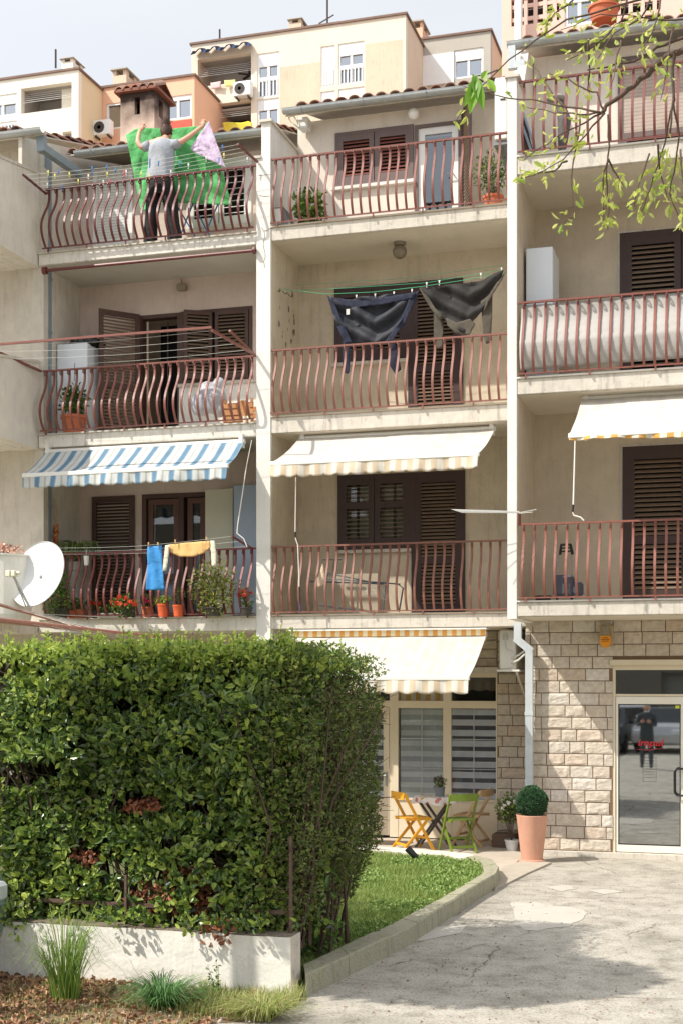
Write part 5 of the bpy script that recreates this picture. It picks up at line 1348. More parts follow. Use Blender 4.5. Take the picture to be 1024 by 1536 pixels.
potplant('bushy green daisy plant with white flowers in a white pot by the stone pillar', 767, 1273, 18.9, .10, .15, (-.02,0,.42,.20,.18,.22), 700, (.05,.02), leaf_dark, 0.012, M('white_pot', (206, 206, 206), .5), flower=(wht_f, 18))
for o in list(bpy.data.objects):
    if o.name.startswith('potted_plant') and 'peach' in o.get('label', ''):
        mb = MB(); mb.ball((o.location.x, 17.85, .79), .165, n=16, m=10); mb.build('inner_foliage', M('inner_box_shade', (30, 46, 28), .9), o, smooth=True)  # solid dark ball: shade between the leaves put into its colour
        mb = MB(); L_ = o.location; mb.lathe((L_.x, L_.y, .0), [(.17, 0), (.17, .035), (.16, .04)], 20); mb.build('saucer', M('peach_planter', (226, 158, 120)), o)
mb = MB(); q = P(752,1268,19.3); mb.bbox(q.x-.12, q.x+.22, 19.15, 19.5, .012, .2, .01); o = mb.build('planter_box', M('brown_box', (104, 84, 70), .85, .12, 8)); tag(o, 'low brown box at the foot of the stone pillar behind the white pot', 'box')
# flowered lower balcony
fz = 3.31
potplant('red flowering plant in a long terracotta trough beside the dish', 115, 0, 18.75, .1, .14, (0,0,.06,.22,.1,.10), 160, (.045,.03), leaf_mid, fz, terracotta, square=(.16,.08))
potplant('climbing leafy plant at the left end of the flowered balcony', 92, 0, 18.45, .12, .14, (-.05,-.05,.22,.22,.16,.42), 520, (.05,.03), leaf_mid, fz, M('dark_pot', (60, 56, 50)), flower=(red_f, 1))
potplant('orange-red geranium spilling over the flowered balcony slab', 192, 0, 18.42, .10, .12, (-.02,-.10,.04,.22,.12,.18), 150, (.05,.035), leaf_mid, fz, M('dark_pot', (60, 56, 50)), flower=(M('orange_red_petals', (222, 84, 50), .6, 0, isl=1, hi=[(206, 60, 40), (232, 104, 66)], transl=.2), 22))
potplant('magenta geranium in a brown pot below the blue towel', 221, 0, 18.7, .085, .16, (0,0,.08,.12,.1,.11), 120, (.045,.03), leaf_mid, fz, terracotta, flower=(mag_f, 8))
potplant('bright green plant in an orange pot, left of the two under the shirt', 245, 0, 18.52, .085, .19, (0,0,.05,.11,.1,.08), 160, (.04,.03), leaf_bright, fz, M('orange_pot', (216, 96, 52), .7))
potplant('wispy green plant in an orange pot, right of the two under the shirt', 268, 0, 18.52, .085, .17, (0,0,.12,.13,.1,.16), 90, (.06,.012), leaf_mid, fz, M('orange_pot', (216, 96, 52)))
potplant('tangled olive-green plant trailing through the railing near the pier', 322, 0, 18.45, .15, .12, (0,-.06,.28,.38,.16,.46), 1000, (.045,.025), M('yellow_green_leaf', (130, 140, 60), .55, 0, isl=1, hi=[(92, 104, 44), (138, 148, 66), (168, 172, 90)], transl=.3), fz, M('dark_pot', (60, 56, 50)))
potplant('red flowering plant beside the white pier on the flowered balcony', 370, 0, 18.5, .09, .12, (0,0,.1,.12,.1,.2), 90, (.045,.03), leaf_mid, fz, M('dark_pot', (60, 56, 50)), flower=(red_f, 9))
potplant('small red flower in a dark pot left of the orange-red geranium', 146, 0, 18.75, .08, .12, (0,0,.07,.10,.08,.09), 60, (.045,.03), leaf_mid, fz, M('dark_pot', (60, 56, 50)), flower=(red_f, 4))
potplant('low green seedling tray between red flower and geranium', 165, 0, 18.62, .09, .07, (0,0,.05,.16,.08,.08), 90, (.045,.03), leaf_mid, fz, M('tray_grey', (170, 170, 164), .7), square=(.18,.07))
t = potplant('grassy spider plant on a stand in front of the dark shutter', 115, 0, 19.15, .12, .9, (0,0,.14,.1,.1,.1), 20, (.1,.02), leaf_dark, fz, M('stand_grey', (150, 146, 136), .8), taper=.8)
mb = MB()
for k in range(150):
    a = U(0, 6.3); l = U(.18, .42); p0 = Vector((t.location.x, 19.15, fz+.9)); d = Vector((math.cos(a), math.sin(a), 0))
    pts = [p0, p0+d*l*.35+Vector((0,0,l*.8)), p0+d*l*.8+Vector((0,0,l*.75)), p0+d*l*1.05+Vector((0,0,l*.2))]; mb.tube(pts, [.006,.007,.005,.001], 3, False)
mb.build('long_leaves', M('grass_green', (96, 120, 56), .5, 0, isl=1, hi=[(60, 88, 36), (120, 146, 66), (150, 168, 96)], transl=.3), t, rec=False)
# onion braid
t = thing('onion_braid', P(84,750,19.2), 'braid of onions hanging on the side wall left of the spider plant', 'onion braid')
mb = MB()
for k in range(26): q = P(84+U(-3,3), 788+k*1.5, 18.95+U(-.04,.04)); mb.ball(q, U(.022,.03), n=8, m=6)
mb.build('onions', M('onion_skin', (166, 84, 44), .5, 0, isl=1, hi=[(140, 60, 34), (190, 104, 56), (170, 120, 70)]), t, smooth=True)
mb = MB(); mb.tube([P(83,748,18.95), P(85,770,18.95), P(84,790,18.95)], .014, 6); mb.build('stalks', M('straw', (170, 150, 110), .9), t)
# small white cup hanging on the rail
t = thing('hanging_cup', P(130,830,18.45), 'small white cup hooked on the dull maroon rail', 'cup')
q = P(130,848,18.45); mb = MB(); mb.lathe((q.x, q.y, q.z), [(.03,0),(.04,.14),(.036,.14),(.027,.01)], 12); mb.build('cup', white_pvc, t); mb = MB(); mb.tube([(q.x, q.y, q.z+.13), (q.x, q.y, q.z+.24)], .004, 4); mb.build('hook', steel, t)
# bags and crate, middle left balcony
t = thing('plastic_bag', P(320,620,18.95), 'translucent white plastic bag stuffed beside the wooden crate', 'bag')
mb = MB()
for (x_, y_, r_) in ((303,606,.17),(322,600,.19),(328,578,.10),(312,590,.15),(330,612,.12)):
    q = P(x_, y_, 19.0); n0 = len(mb.v); mb.ball(q, r_, r_*.8, r_*1.15, 14, 10)
    for i in range(n0, len(mb.v)):
        v = Vector(mb.v[i]); mb.v[i] = tuple(v+(v-q).normalized()*.03*noise.noise(v*12))
mb.build('bag_body', M('milky_plastic', (206, 208, 214), .3, .06, 8, .8, 10, transl=.35), t, smooth=True)
t = thing('crate', P(360,620,18.95), 'open wooden crate with paper bags beside the white pier', 'crate')
wd_ = M('pale_wood', (180, 128, 84), .75, .15, 8, .2, 40)
a_ = P(336,598,18.95); b_ = P(382,0,18.95); X0_, X1_ = a_.x, b_.x; zt_ = P(350,599,18.95).z
mb = MB()
for k in range(3):
    z0 = 6.2+k*.10; mb.box(X0_, X1_, 18.9, 18.915, z0, z0+.075); mb.box(X0_, X0_+.012, 18.915, 19.25, z0, z0+.075); mb.box(X0_, X1_, 19.25, 19.265, z0, z0+.075)
mb.build('slats', wd_, t)
for X in (X0_+.012, X1_-.05): mb = MB(); mb.box(X, X+.035, 18.916, 18.94, 6.12, zt_); mb.build('corner_post', wd_, t)
mb = MB(); mb.bbox(X0_+.28, X0_+.38, 18.87, 18.89, 6.2, 6.5, .004); mb.build('board', wd_, t)
mb = MB(); mb.bbox(X1_-.14, X1_-.02, 18.84, 18.88, 6.14, 6.26, .006); o = mb.build('carton', M('cream_card', (232, 222, 190), .8)); tag(o, 'small cream carton at the foot of the wooden crate', 'carton')
# grey lantern box on the top middle balcony
t = thing('storage_box', P(420,330,18.85), 'grey box with a white front at the left foot of the top middle railing', 'box')
a_ = P(408,314,18.8); b_ = P(422,330,18.8); mb = MB(); mb.prism([(a_.x, 8.94), (a_.x, a_.z+.02), (P(425,0,18.8).x, a_.z+.02), (P(439,0,18.8).x, 8.94)], 18.8, 19.1); mb.build('box', M('box_grey', (110, 108, 112), .6), t)
mb = MB(); mb.box(a_.x+.02, b_.x, 18.79, 18.8, 9.02, a_.z-.0); mb.build('front_panel', white_pvc, t)
# blue x-frame airer behind the woman
t = thing('drying_rack', P(290,345,19.3), 'blue folding drying rack standing behind the woman on the top balcony', 'drying rack')
mb = MB(); bf = M('blue_frame', (50, 96, 150), .5)
for (a_, b_) in (((262,302),(300,352)), ((292,300),(266,352)), ((330,300),(302,352)), ((296,318),(322,352))): mb.tube([P(*a_,19.35), P(b_[0], b_[1]+14, 19.35)], .012, 6)
mb.tube([P(260,302,19.35), P(332,298,19.35)], .010, 6); mb.build('frame', bf, t)
# things behind the right top railing
t = thing('parasol', P(870,180,18.0), 'closed grey parasol leaning behind the branches on the top right balcony', 'parasol')
mb = MB(); mb.tube([P(842,228,18.0), P(846,180,18.05), P(838,150,18.1)], [.05,.09,.05], 10); mb.build('canopy', M('dark_grey_fabric', (90, 86, 84), .8, .2, 9, .5, 20), t)
mb = MB(); mb.ball(P(834,148,18.1), .14, .12, .05, 14, 8); mb.build('cap', M('cap_grey', (150, 146, 140), .6), t)
t = thing('folding_chair', P(790,220,17.8), 'folded pale blue and brown chair leaning by the pier on the top right balcony', 'chair')
mb = MB(); 
for dx_ in (0, 8): mb.tube([P(776+dx_,170,17.8), P(800+dx_,238,17.8)], .018, 6)
mb.build('frame', M('pale_blue_metal', (150, 170, 186), .4), t)
mb = MB(); mb.obox(P(778,178,17.85), P(792,232,17.85), .14, .05, Vector((0,1,0))); mb.build('seat', M('brown_panel', (92, 66, 56), .7), t)
# ================================================================== GROUND FLOOR FURNITURE
def folding_chair(label, px, py, rot, mat):
    q = G(px, py, .012)
    t = thing('folding_chair', q, label, 'chair', 'folding chairs round the small patio table')
    rm = Matrix.Rotation(rot, 3, 'Z')
    def W(x, y, z): return q+rm @ Vector((x, y, z))
    for s in (-1, 1):
        mb = MB(); mb.obox(W(-.24, s*.20, .80), W(.21, s*.20, 0), .022, .038, rm @ Vector((1,0,0))); mb.build('leg', mat, t)
        mb = MB(); mb.obox(W(.14, s*.175, .44), W(-.26, s*.175, 0), .022, .036, rm @ Vector((1,0,0))); mb.build('leg', mat, t)
    mb = MB()
    for k in range(4):
        a = -.17+k*.095; mb.obox(W(a, -.17, .455), W(a, .17, .455), .082, .018)
    mb.obox(W(-.2,-.165,.435), W(.2,-.165,.435), .022, .03); mb.obox(W(-.2,.165,.435), W(.2,.165,.435), .022, .03)
    mb.build('seat', mat, t)
    mb = MB(); pts = [(-.245+.02*math.cos((i-3)/3*1.4)*-1-.0, -.20+.4*i/6) for i in range(7)]
    for i in range(6): mb.obox(W(pts[i][0], pts[i][1], .765), W(pts[i+1][0], pts[i+1][1], .765), .016, .10)
    mb.build('backrest', mat, t)
    mb = MB(); mb.obox(W(.115,-.20,.17), W(.115,.20,.17), .02, .034); mb.obox(W(-.19,-.175,.08), W(-.19,.175,.08), .02, .034); mb.build('crossbar', mat, t)
    return t
folding_chair('yellow wooden folding chair at the patio table', 620, 1274, math.radians(40), M('yellow_lacquer', (220, 158, 36), .4, .05, 8, .1, 40))
folding_chair('green wooden folding chair at the patio table', 686, 1277, math.radians(122), M('green_lacquer', (104, 126, 38), .4, .06, 8, .1, 40))
folding_chair('unpainted beige folding chair behind the green one', 706, 1268, math.radians(165), M('bare_wood', (190, 158, 116), .6, .1, 8, .2, 40))
tq = Vector((P(653, 0, 19.0).x, 19.0, .012))
t = thing('patio_table', tq, 'small round table with flowered cloth between the yellow and green chairs', 'table')
mb = MB(); mb.lathe((tq.x, tq.y, .70), [(.30, 0), (.31, .01), (.31, .025), (.0, .026)], 28); mb.build('tabletop', M('bare_wood', (190, 158, 116)), t)
for s in (-1, 1):
    for d in (-1, 1):
        mb = MB(); mb.obox((tq.x-.24*d, tq.y+s*.14, .71), (tq.x+.26*d, tq.y+s*.16, .012), .02, .034, Vector((1,0,0))); mb.build('leg', M('dark_metal', (70, 66, 62), .5), t)
fl = bpy.data.materials.new('flowered_cloth'); fl.use_nodes = True; N = fl.node_tree.nodes; L = fl.node_tree.links; b = N['Principled BSDF']; b.inputs['Roughness'].default_value = .9
tcx = N.new('ShaderNodeTexCoord'); v1 = N.new('ShaderNodeTexVoronoi'); v1.inputs['Scale'].default_value = 11; L.new(tcx.outputs['Object'], v1.inputs['Vector'])
r1 = N.new('ShaderNodeValToRGB'); e = r1.color_ramp.elements; e[0].position = .0; e[0].color = (1,1,1,1); e[1].position = .36; e[1].color = (0,0,0,1); r1.color_ramp.interpolation = 'CONSTANT'; L.new(v1.outputs['Distance'], r1.inputs[0])
r2 = N.new('ShaderNodeValToRGB'); e = r2.color_ramp.elements; r2.color_ramp.interpolation = 'CONSTANT'; e[0].color = lin((90,100,60))+(1,); e[1].position = .35; e[1].color = lin((190,120,120))+(1,); q_ = e.new(.65); q_.color = lin((120,110,110))+(1,); q_ = e.new(.8); q_.color = lin((200,170,110))+(1,)
L.new(v1.outputs['Color'], r2.inputs[0]); mxx = N.new('ShaderNodeMix'); mxx.data_type = 'RGBA'; mxx.inputs[6].default_value = lin((222,214,206))+(1,); L.new(r2.outputs[0], mxx.inputs[7]); L.new(r1.outputs[0], mxx.inputs[0]); L.new(mxx.outputs[2], b.inputs['Base Color'])
ct = thing('tablecloth', (tq.x, tq.y, .73), 'white cloth with flower pattern draped over the small round table', 'tablecloth')
mb = MB(); n = 60
rings = [(.0, .732), (.2, .732), (.31, .731), (.322, .722)]+[(.325+.006*k, .715-.018*k) for k in range(5)]
for ri, (r_, z_) in enumerate(rings):
    for k in range(n):
        a = 2*math.pi*k/n; w_ = (max(0, ri-3)/5)*.03*math.sin(a*9); lz = z_-(.02*math.sin(a*4) if ri > 6 else 0); mb.v.append((tq.x+(r_+w_)*math.cos(a), tq.y+(r_+w_)*math.sin(a), lz))
for ri in range(len(rings)-1):
    for k in range(n): k2 = (k+1) % n; mb.f.append((ri*n+k, ri*n+k2, (ri+1)*n+k2, (ri+1)*n+k))
mb.build('cloth', fl, ct, smooth=True)
t = potplant('small lavender plant in a grey pot on the flowered tablecloth', 659, 0, 18.95, .075, .13, (0,0,.07,.075,.075,.08), 170, (.05,.01), leaf_dark, .735, M('grey_pot', (116, 120, 124), .7), taper=.85, flower=(M('mauve_petals', (120, 84, 110), .6), 5))
# lawn spotlight, doormat
t = thing('garden_spotlight', G(622,1290,.12), 'black spotlight on a small base in the grass near the patio edge', 'spotlight')
q = G(622,1292,.13); mb = MB(); mb.tube([q+Vector((-.10,0,.16)), q+Vector((-.02,0,.08)), q+Vector((.03,0,.05))], [.045,.04,.028], 12); mb.build('head', black_plastic, t)
mb = MB(); mb.tube([q+Vector((0,0,.06)), q+Vector((.02,0,-.02))], .012, 6); mb.box(q.x-.02, q.x+.1, q.y-.05, q.y+.05, q.z-.02, q.z+.01); mb.build('base', black_plastic, t)
mb = MB(); a_ = G(535,1270,.02); mb.bbox(a_.x-.1, a_.x+.62, 19.0, 19.4, .014, .03, .004); o = mb.build('doormat', M('brown_mat', (96, 80, 66), .95, .2, 20, .6, 80)); tag(o, 'brown doormat at the shop door beside the hedge', 'doormat')

# ================================================================== WOMAN with bedspread
def skin(name, nodes, edges, mat, parent, sub=2):
    """nodes: (Vector, radius); root is node 0"""
    me = bpy.data.meshes.new(name); off = rootloc(parent)
    me.from_pydata([tuple(p-off) for p, r in nodes], edges, []); me.materials.append(mat)
    o = bpy.data.objects.new(name, me); col.objects.link(o); o.parent = parent
    s = o.modifiers.new('s', 'SKIN'); s.use_smooth_shade = True
    for i, (p, r) in enumerate(nodes):
        sv = me.skin_vertices[0].data[i]; sv.radius = r if isinstance(r, tuple) else (r, r); sv.use_root = (i == 0)
    if sub: d = o.modifiers.new('d', 'SUBSURF'); d.levels = sub; d.render_levels = sub
    return o
c = 18.86
W_ = lambda x, y, dc=0: P(x, y, c+dc)
pr = thing('person', (W_(243,350).x, c, 8.87), 'woman in a grey T-shirt and black trousers seen from behind, holding up a green bedspread', 'person')
skinm = M('skin', (206, 156, 132), .55, .06, 12)
bn = [(W_(243,274), .13), (W_(243,252), .115), (W_(242,230), .13), (W_(242,217), .11), (W_(248,209,.02), .055), (W_(250,203,.06), .05),
      (W_(224,216), .055), (W_(213,222,-.02), .048), (W_(207,213,-.02), .040), (W_(209,200,.05), .032), (W_(211,194,.10), .026),
      (W_(261,216), .055), (W_(272,213,.0), .047), (W_(284,205,.05), .040), (W_(298,194,.12), .031), (W_(306,188,.16), .026),
      (W_(233,282), .10), (W_(229,310), .075), (W_(226,340,-.02), .06), (W_(225,368,0), .045), (W_(225,372,-.03), .04),
      (W_(253,282), .10), (W_(258,310), .075), (W_(260,340,-.02), .06), (W_(262,366,0), .045), (W_(262,370,-.03), .04)]
be = [(0,1),(1,2),(2,3),(3,4),(4,5),(3,6),(6,7),(7,8),(8,9),(9,10),(3,11),(11,12),(12,13),(13,14),(14,15),(0,16),(16,17),(17,18),(18,19),(19,20),(0,21),(21,22),(22,23),(23,24),(24,25)]
body = skin('body', bn, be, skinm, pr)
# head with ears, hands with fingers
hd = W_(251,199,.10); mb = MB(); mb.ball(hd, .076, .095, .115, 18, 14); mb.ball(hd+Vector((-.076,.0,-.01)), .012, .02, .03, 8, 6); mb.ball(hd+Vector((.076,.0,-.01)), .012, .02, .03, 8, 6)
mb.ball(hd+Vector((0,.095,-.01)), .014, .022, .02, 8, 6)
for s in (-1, 1): mb.ball(hd+Vector((s*.03,.078,.015)), .012, .012, .008, 8, 6)
mb.build('head', skinm, pr, smooth=True)
for (wx, wy, dc, sg) in ((211,194,.10,1), (306,188,.16,-1)):
    w0 = W_(wx, wy, dc); mb = MB(); 
    palm = w0+Vector((sg*.02, .03, .035)); mb.ball(palm, .036, .022, .045, 12, 8)
    for k in range(4):
        b0 = palm+Vector((-.026+.017*k, .0, .035)); l = (.065,.075,.07,.055)[k]
        mb.tube([b0, b0+Vector((0,.01,l*.45)), b0+Vector((0,.04,l*.55)), b0+Vector((0,.05,l*.1))], [.009,.0085,.008,.006], 6)
    b0 = palm+Vector((sg*.03, -.005, -.01)); mb.tube([b0, b0+Vector((sg*.02,.01,.03)), b0+Vector((sg*.015,.03,.055))], [.011,.010,.007], 6)
    mb.build('hand', skinm, pr, smooth=True)
hair = M('dark_brown_hair', (74, 48, 36), .6, .3, 30, .8, 60)
mb = MB(); mb.ball(hd+Vector((0,-.022,.025)), .088, .095, .112, 18, 14); n0 = len(mb.v)
mb.ball(hd+Vector((.01,-.05,.135)), .058, .055, .052, 14, 10)
for i in range(len(mb.v)): v = Vector(mb.v[i]); mb.v[i] = tuple(v+Vector((noise.noise(v*26), noise.noise(v*26+Vector((9,0,0))), noise.noise(v*26+Vector((0,9,0)))))*.016)
for k in range(70):
    d = rvec(); p = hd+Vector((.01,-.05,.135))+d*.05; mb.tube([p, p+d*.02+rvec()*.02, p+d*.035+rvec()*.03], .0022, 3)
for k in range(40):
    a = U(-1.6, 1.6); p = hd+Vector((.085*math.sin(a), -.08*math.cos(a), -.05)); mb.tube([p, p+Vector((U(-.01,.01), -.01, U(.02,.05))), hd+Vector((.01,-.07,.11))], .003, 3)
mb.build('hair', hair, pr, smooth=True)
# shirt: lofted torso with draped back
def loft(rings, n, mb, cap=False):
    base = len(mb.v)
    for (cen, rx, ry, wob) in rings:
        for k in range(n):
            a = 2*math.pi*k/n; w_ = 1+wob*math.sin(a*7+cen.z*9)+wob*.6*math.sin(a*13+cen.z*31)
            mb.v.append((cen.x+rx*w_*math.cos(a), cen.y+ry*w_*math.sin(a), cen.z))
    for i in range(len(rings)-1):
        for k in range(n): k2 = (k+1) % n; mb.f.append((base+i*n+k, base+i*n+k2, base+(i+1)*n+k2, base+(i+1)*n+k))
grey_t = M('grey_jersey', (156, 160, 166), .9, .08, 8, .5, 25)
mb = MB(); rings = []
for (xx, yy, rx, ry, wb) in ((241,268,.215,.15,.05),(241,262,.21,.15,.05),(242,252,.20,.145,.04),(243,242,.20,.145,.03),(243,232,.205,.145,.025),(243,224,.21,.145,.02),(243,217,.205,.125,.015),(244,213,.175,.095,.01),(246,210,.11,.07,.01),(247,209,.075,.06,0)):
    rings.append((W_(xx, yy), rx, ry, wb))
loft(rings, 48, mb)
for i in range(len(mb.v)):
    v = Vector(mb.v[i]); s = (v.z-W_(243,226).z)
    if v.y < c: mb.v[i] = (v.x, v.y-.024*math.sin((v.z*1.0-.45*abs(v.x-W_(243,0).x+.03))*52)*max(0, 1-abs(s)*5), v.z)
for (p0, p1, p2) in ((W_(226,218), W_(219,220), W_(214,222,-.02)), (W_(258,218), W_(266,216), W_(270,214))):
    mb.tube([p0, p1, p2], [.085, .072, .062], 14)
mb.build('shirt', grey_t, pr, smooth=True)
blkt = M('black_trousers', (12, 11, 13), .8, .15, 8, .4, 20)
mb = MB()
loft([(W_(243,263), .16, .12, 0), (W_(243,270), .185, .135, .01), (W_(243,280), .205, .15, .01), (W_(243,289), .21, .145, .01), (W_(243,294), .20, .13, .01)], 30, mb)
for s, xs in ((-1, ((234,288,.125),(231,300,.12),(229,318,.105),(227,335,.10),(226,352,.105),(226,366,.11))), (1, ((253,288,.125),(256,300,.12),(258,318,.105),(260,335,.10),(262,352,.11),(262,366,.115)))):
    loft([(W_(x_, y_), r_, r_*.9, .03) for x_, y_, r_ in xs], 20, mb)
mb.build('trousers', blkt, pr, smooth=True)
for x_ in (226, 262):
    mb = MB(); q = W_(x_, 0, -.02); mb.bbox(q.x-.045, q.x+.045, q.y-.07, q.y+.19, 8.875, 8.95, .025); mb.build('shoe', M('dark_shoe', (40, 34, 36), .6), pr)

# bedspread: sheet between held top edge and hanging bottom edge, on a plane beyond her
def sheet_surface(top, bot, c0, n, m, amp, seed):
    mb = MB()
    def at(line, u):
        for i in range(len(line)-1):
            if line[i][0] <= u <= line[i+1][0]+1e-9:
                k = (u-line[i][0])/(line[i+1][0]-line[i][0]); return Vector(line[i][1]).lerp(Vector(line[i+1][1]), k)
        return Vector(line[-1][1])
    for j in range(m+1):
        v = j/m
        for i in range(n+1):
            u = i/n; a = at(top, u); b_ = at(bot, u); p = a.lerp(b_, v)
            cc = c0+amp*(math.sin(u*17+seed+v*2)*.5+noise.noise(Vector((u*5+seed, v*4, 0)))*1.3)*min(1, v*3+.25)
            cc += -.4*amp*(abs(math.sin(u*22+v*9))*abs(math.sin(v*15-u*8)))**.6
            mb.v.append(tuple(P(p.x, p.y, cc)))
    for j in range(m):
        for i in range(n): k = j*(n+1)+i; mb.f.append((k, k+1, k+n+2, k+n+1))
    return mb
V2 = lambda x, y: (x, y, 0)
bs = thing('bedspread', W_(260,200,.25), 'bright green quilted bedspread with a lilac underside held up by the woman', 'bedspread')
gq = M('green_quilt', (70, 164, 84), .8, .16, 3, .9, 16, transl=.25, rgb2=(116, 200, 126)); lq = M('lilac_quilt', (216, 196, 220), .85, .06, 6, .9, 18, transl=.2)
mb = sheet_surface([(0, V2(190,203)), (.1, V2(203,194)), (.16, V2(214,192)), (.5, V2(255,194)), (.85, V2(300,189)), (1, V2(311,184))],
                   [(0, V2(213,318)), (.06, V2(222,314)), (.1, V2(226,302)), (.35, V2(262,304)), (.7, V2(310,306)), (1, V2(349,308))], c+.30, 80, 60, .05, 1.0)
o = mb.build('quilt', gq, bs, smooth=True, rec=False); s_ = o.modifiers.new('t', 'SOLIDIFY'); s_.thickness = .014
mb = sheet_surface([(0, V2(286,223)), (.5, V2(300,202)), (1, V2(314,182))], [(0, V2(297,231)), (.5, V2(322,243)), (1, V2(339,252))], c+.10, 30, 30, .02, 2.0)
o = mb.build('turned_corner', lq, bs, smooth=True, rec=False); s_ = o.modifiers.new('t', 'SOLIDIFY'); s_.thickness = .012
# ================================================================== LOW WALL, HEDGE, FENCE
WY = 9.67; WX1 = P(436,0,WY).x
t = thing('garden_wall', (WX1-2, WY, 0), 'low whitewashed garden wall under the clipped hedge', 'wall')
wm = M('whitewash', (226, 222, 212), .9, .07, 3, .22, 30, streak=.18, blotch=.16)
mb = MB(); nx = 90; nz_ = 10
for j in range(nz_+1):
    for i in range(nx+1):
        X = -12+(WX1+12)*i/nx; Z = -.03+.49*j/nz_
        mb.v.append((X, WY+.010*noise.noise(Vector((X*2.2, Z*3, 4)))+.004*noise.noise(Vector((X*9, Z*9, 4))), Z+(.006*noise.noise(Vector((X*4, 0, 0))) if j == nz_ else 0)))
for j in range(nz_):
    for i in range(nx): k = j*(nx+1)+i; mb.f.append((k, k+1, k+nx+2, k+nx+1))
mb.box(-12, WX1-.004, WY+.015, WY+.22, -.03, .452)
mb.build('wall_face', wm, t, rec=False)
mb = MB(); mb.box(-12, WX1-.001, WY+.012, WY+.225, .452, .466); mb.build('wall_top', M('dark_wall_top', (120, 108, 92), .95, .2, 10, .5, 50), t)
mb = MB(); mb.box(WX1-.012, WX1+.004, WY+.003, WY+.22, -.03, .464); mb.build('wall_end', M('shaded_stained_whitewash', (200, 190, 174), .9, .15, 6, .5, 50, blotch=.3), t)  # end turned from the sun: shade put into darker whitewash, blotches too
# rusty fence inside the hedge
rust = M('rust', (92, 72, 60), .8, .25, 14, .4, 50)
t = thing('metal_fence', (WX1-1.5, WY+.1, .45), 'rusty metal fence standing on the low wall inside the hedge', 'fence')
for x_, zt_ in ((433, 1.2), (185, .85), (-60, 1.0)):
    X = P(x_, 0, WY+.1).x; mb = MB(); mb.box(X-.010, X+.010, WY+.14, WY+.165, .45, zt_); mb.build('post', rust, t)
mb = MB(); mb.box(-12, P(433,0,WY+.1).x, WY+.17, WY+.185, .60, .63); mb.build('rail', rust, t)

HX1 = P(447,0,9.8).x; HZ = 2.62
def hedge_leaf(mb, p, out, l, w):
    d = (out*.35+rvec()*.9+Vector((0,0,.25))).normalized(); n = (out+rvec()*.7+Vector((0,0,.5))).normalized()
    mb.leaf(p, d, n, l*U(.5, 1.3)*(1+.3*noise.noise(p*2.3)), w*U(.6, 1.2))
holes_px = [(60,1155,42,17),(25,1165,30,20),(205,1205,42,16),(190,1062,22,12),(300,1215,20,14),(150,1190,24,8),(285,1130,18,10),(118,1120,14,8),(330,1290,18,16),(130,1285,26,20),(75,1100,10,8),(250,1270,16,12)]
def px_of(p):
    dx, dy, dz = p.x, p.y, p.z-CZ
    dep = -dx*SA+dy*CA; return 512+F*(dx*CA+dy*SA)/dep, HY-F*dz/dep
hd_ = thing('hedge', (HX1-2, 10.3, .4), 'big clipped laurel hedge with glossy leaves growing over the white wall', 'hedge')
lv = MB(); yl = MB(); dl = MB(); co = MB()
random.seed(21)
XA = -7.6
def fsurf(X, Z):       # hedge front face, bulging
    return 9.84+.22*noise.noise(Vector((X*1.1, Z*1.2, 3)))+.16*noise.noise(Vector((X*2.9, Z*3.1, 8)))-.07*math.sin(max(0, min(1, (Z-.5)/2))*math.pi)+.34*max(0, (X-(HX1-.42))/.42)**2+.10*max(0, (Z-2.35)/.3)**2
def topz(X, Y): return HZ-.10*max(0, (X-(HX1-.5))/.5)**2+.05*noise.noise(Vector((X*1.6, Y*1.6, 2)))+.035*noise.noise(Vector((X*5, Y*4, 2)))
nfront = 22000
for _ in range(nfront):
    X = U(XA, HX1+.03) if R() < .12 else U(-5.9, HX1+.05); Z = U(.40, HZ+.03)
    lowfade = .62+.16*noise.noise(Vector((X*2.3, 0, 5)))
    if Z < lowfade and R() < .5: continue
    dpt = R()**2*.34; Y = fsurf(X, Z)+dpt
    if Z > HZ-.2: Y += (Z-HZ+.2)*.5*R()
    p = Vector((X, Y, min(Z, topz(X, Y)+.02)))
    u, v = px_of(p)
    if any(((u-hx)/hw)**2+((v-hy)/hh)**2 < 1+.5*noise.noise(p*9) for hx, hy, hw, hh in holes_px) and dpt < .30: continue
    if 0 < u < 455 and 1290 < v < 1400 and noise.noise(Vector((u*.028, v*.028, 1))) > .12-(v-1290)/900 and 150 < u < 350: continue
    cl = noise.noise(p*3.2)
    out = Vector((0, -1, .15)); tgt = yl if (R() < (.10+.22*(cl > .2)+max(0, (p.z-2.30)*2.4)+(.10 if p.z < 1.1 else 0)) and dpt < .12) else lv
    hedge_leaf(tgt, p, out, .078 if tgt is lv else .066, .043)
for _ in range(9000):
    X = U(XA, HX1) if R() < .2 else U(-5.9, HX1); Y = U(9.8, 11.9); z = topz(X, Y)+U(-.1, .04)
    p = Vector((X, Y, z)); tgt = yl if R() < .85 else lv
    hedge_leaf(tgt, p, Vector((0, -.2, 1)), .05, .028)
for _ in range(230):     # upright young shoots above the top
    X = U(-5.9, HX1-.05); Y = U(9.8, 11.6); p = Vector((X, Y, topz(X, Y))); h = U(.05, .17)
    co.tube([p-Vector((0,0,.12)), p+Vector((U(-.02,.02), 0, h))], [.003, .0015], 3)
    for k in range(8): hedge_leaf(yl, p+Vector((U(-.01,.01), U(-.01,.01), h*(k+1)/8)), Vector((U(-1,1), U(-1,1), .8)), .045, .024)
for _ in range(520):     # sprays hanging over the wall edge
    X = U(-5.9, HX1+.05); s_ = noise.noise(Vector((X*3.1, 0, 2)))
    if s_ < -.05: continue
    p = Vector((X, U(9.52, 9.72), .60-U(0,.34)*max(.2, s_*2))); hedge_leaf(yl if R() < .3 else lv, p, Vector((0,-1,-.4)), .06, .034)
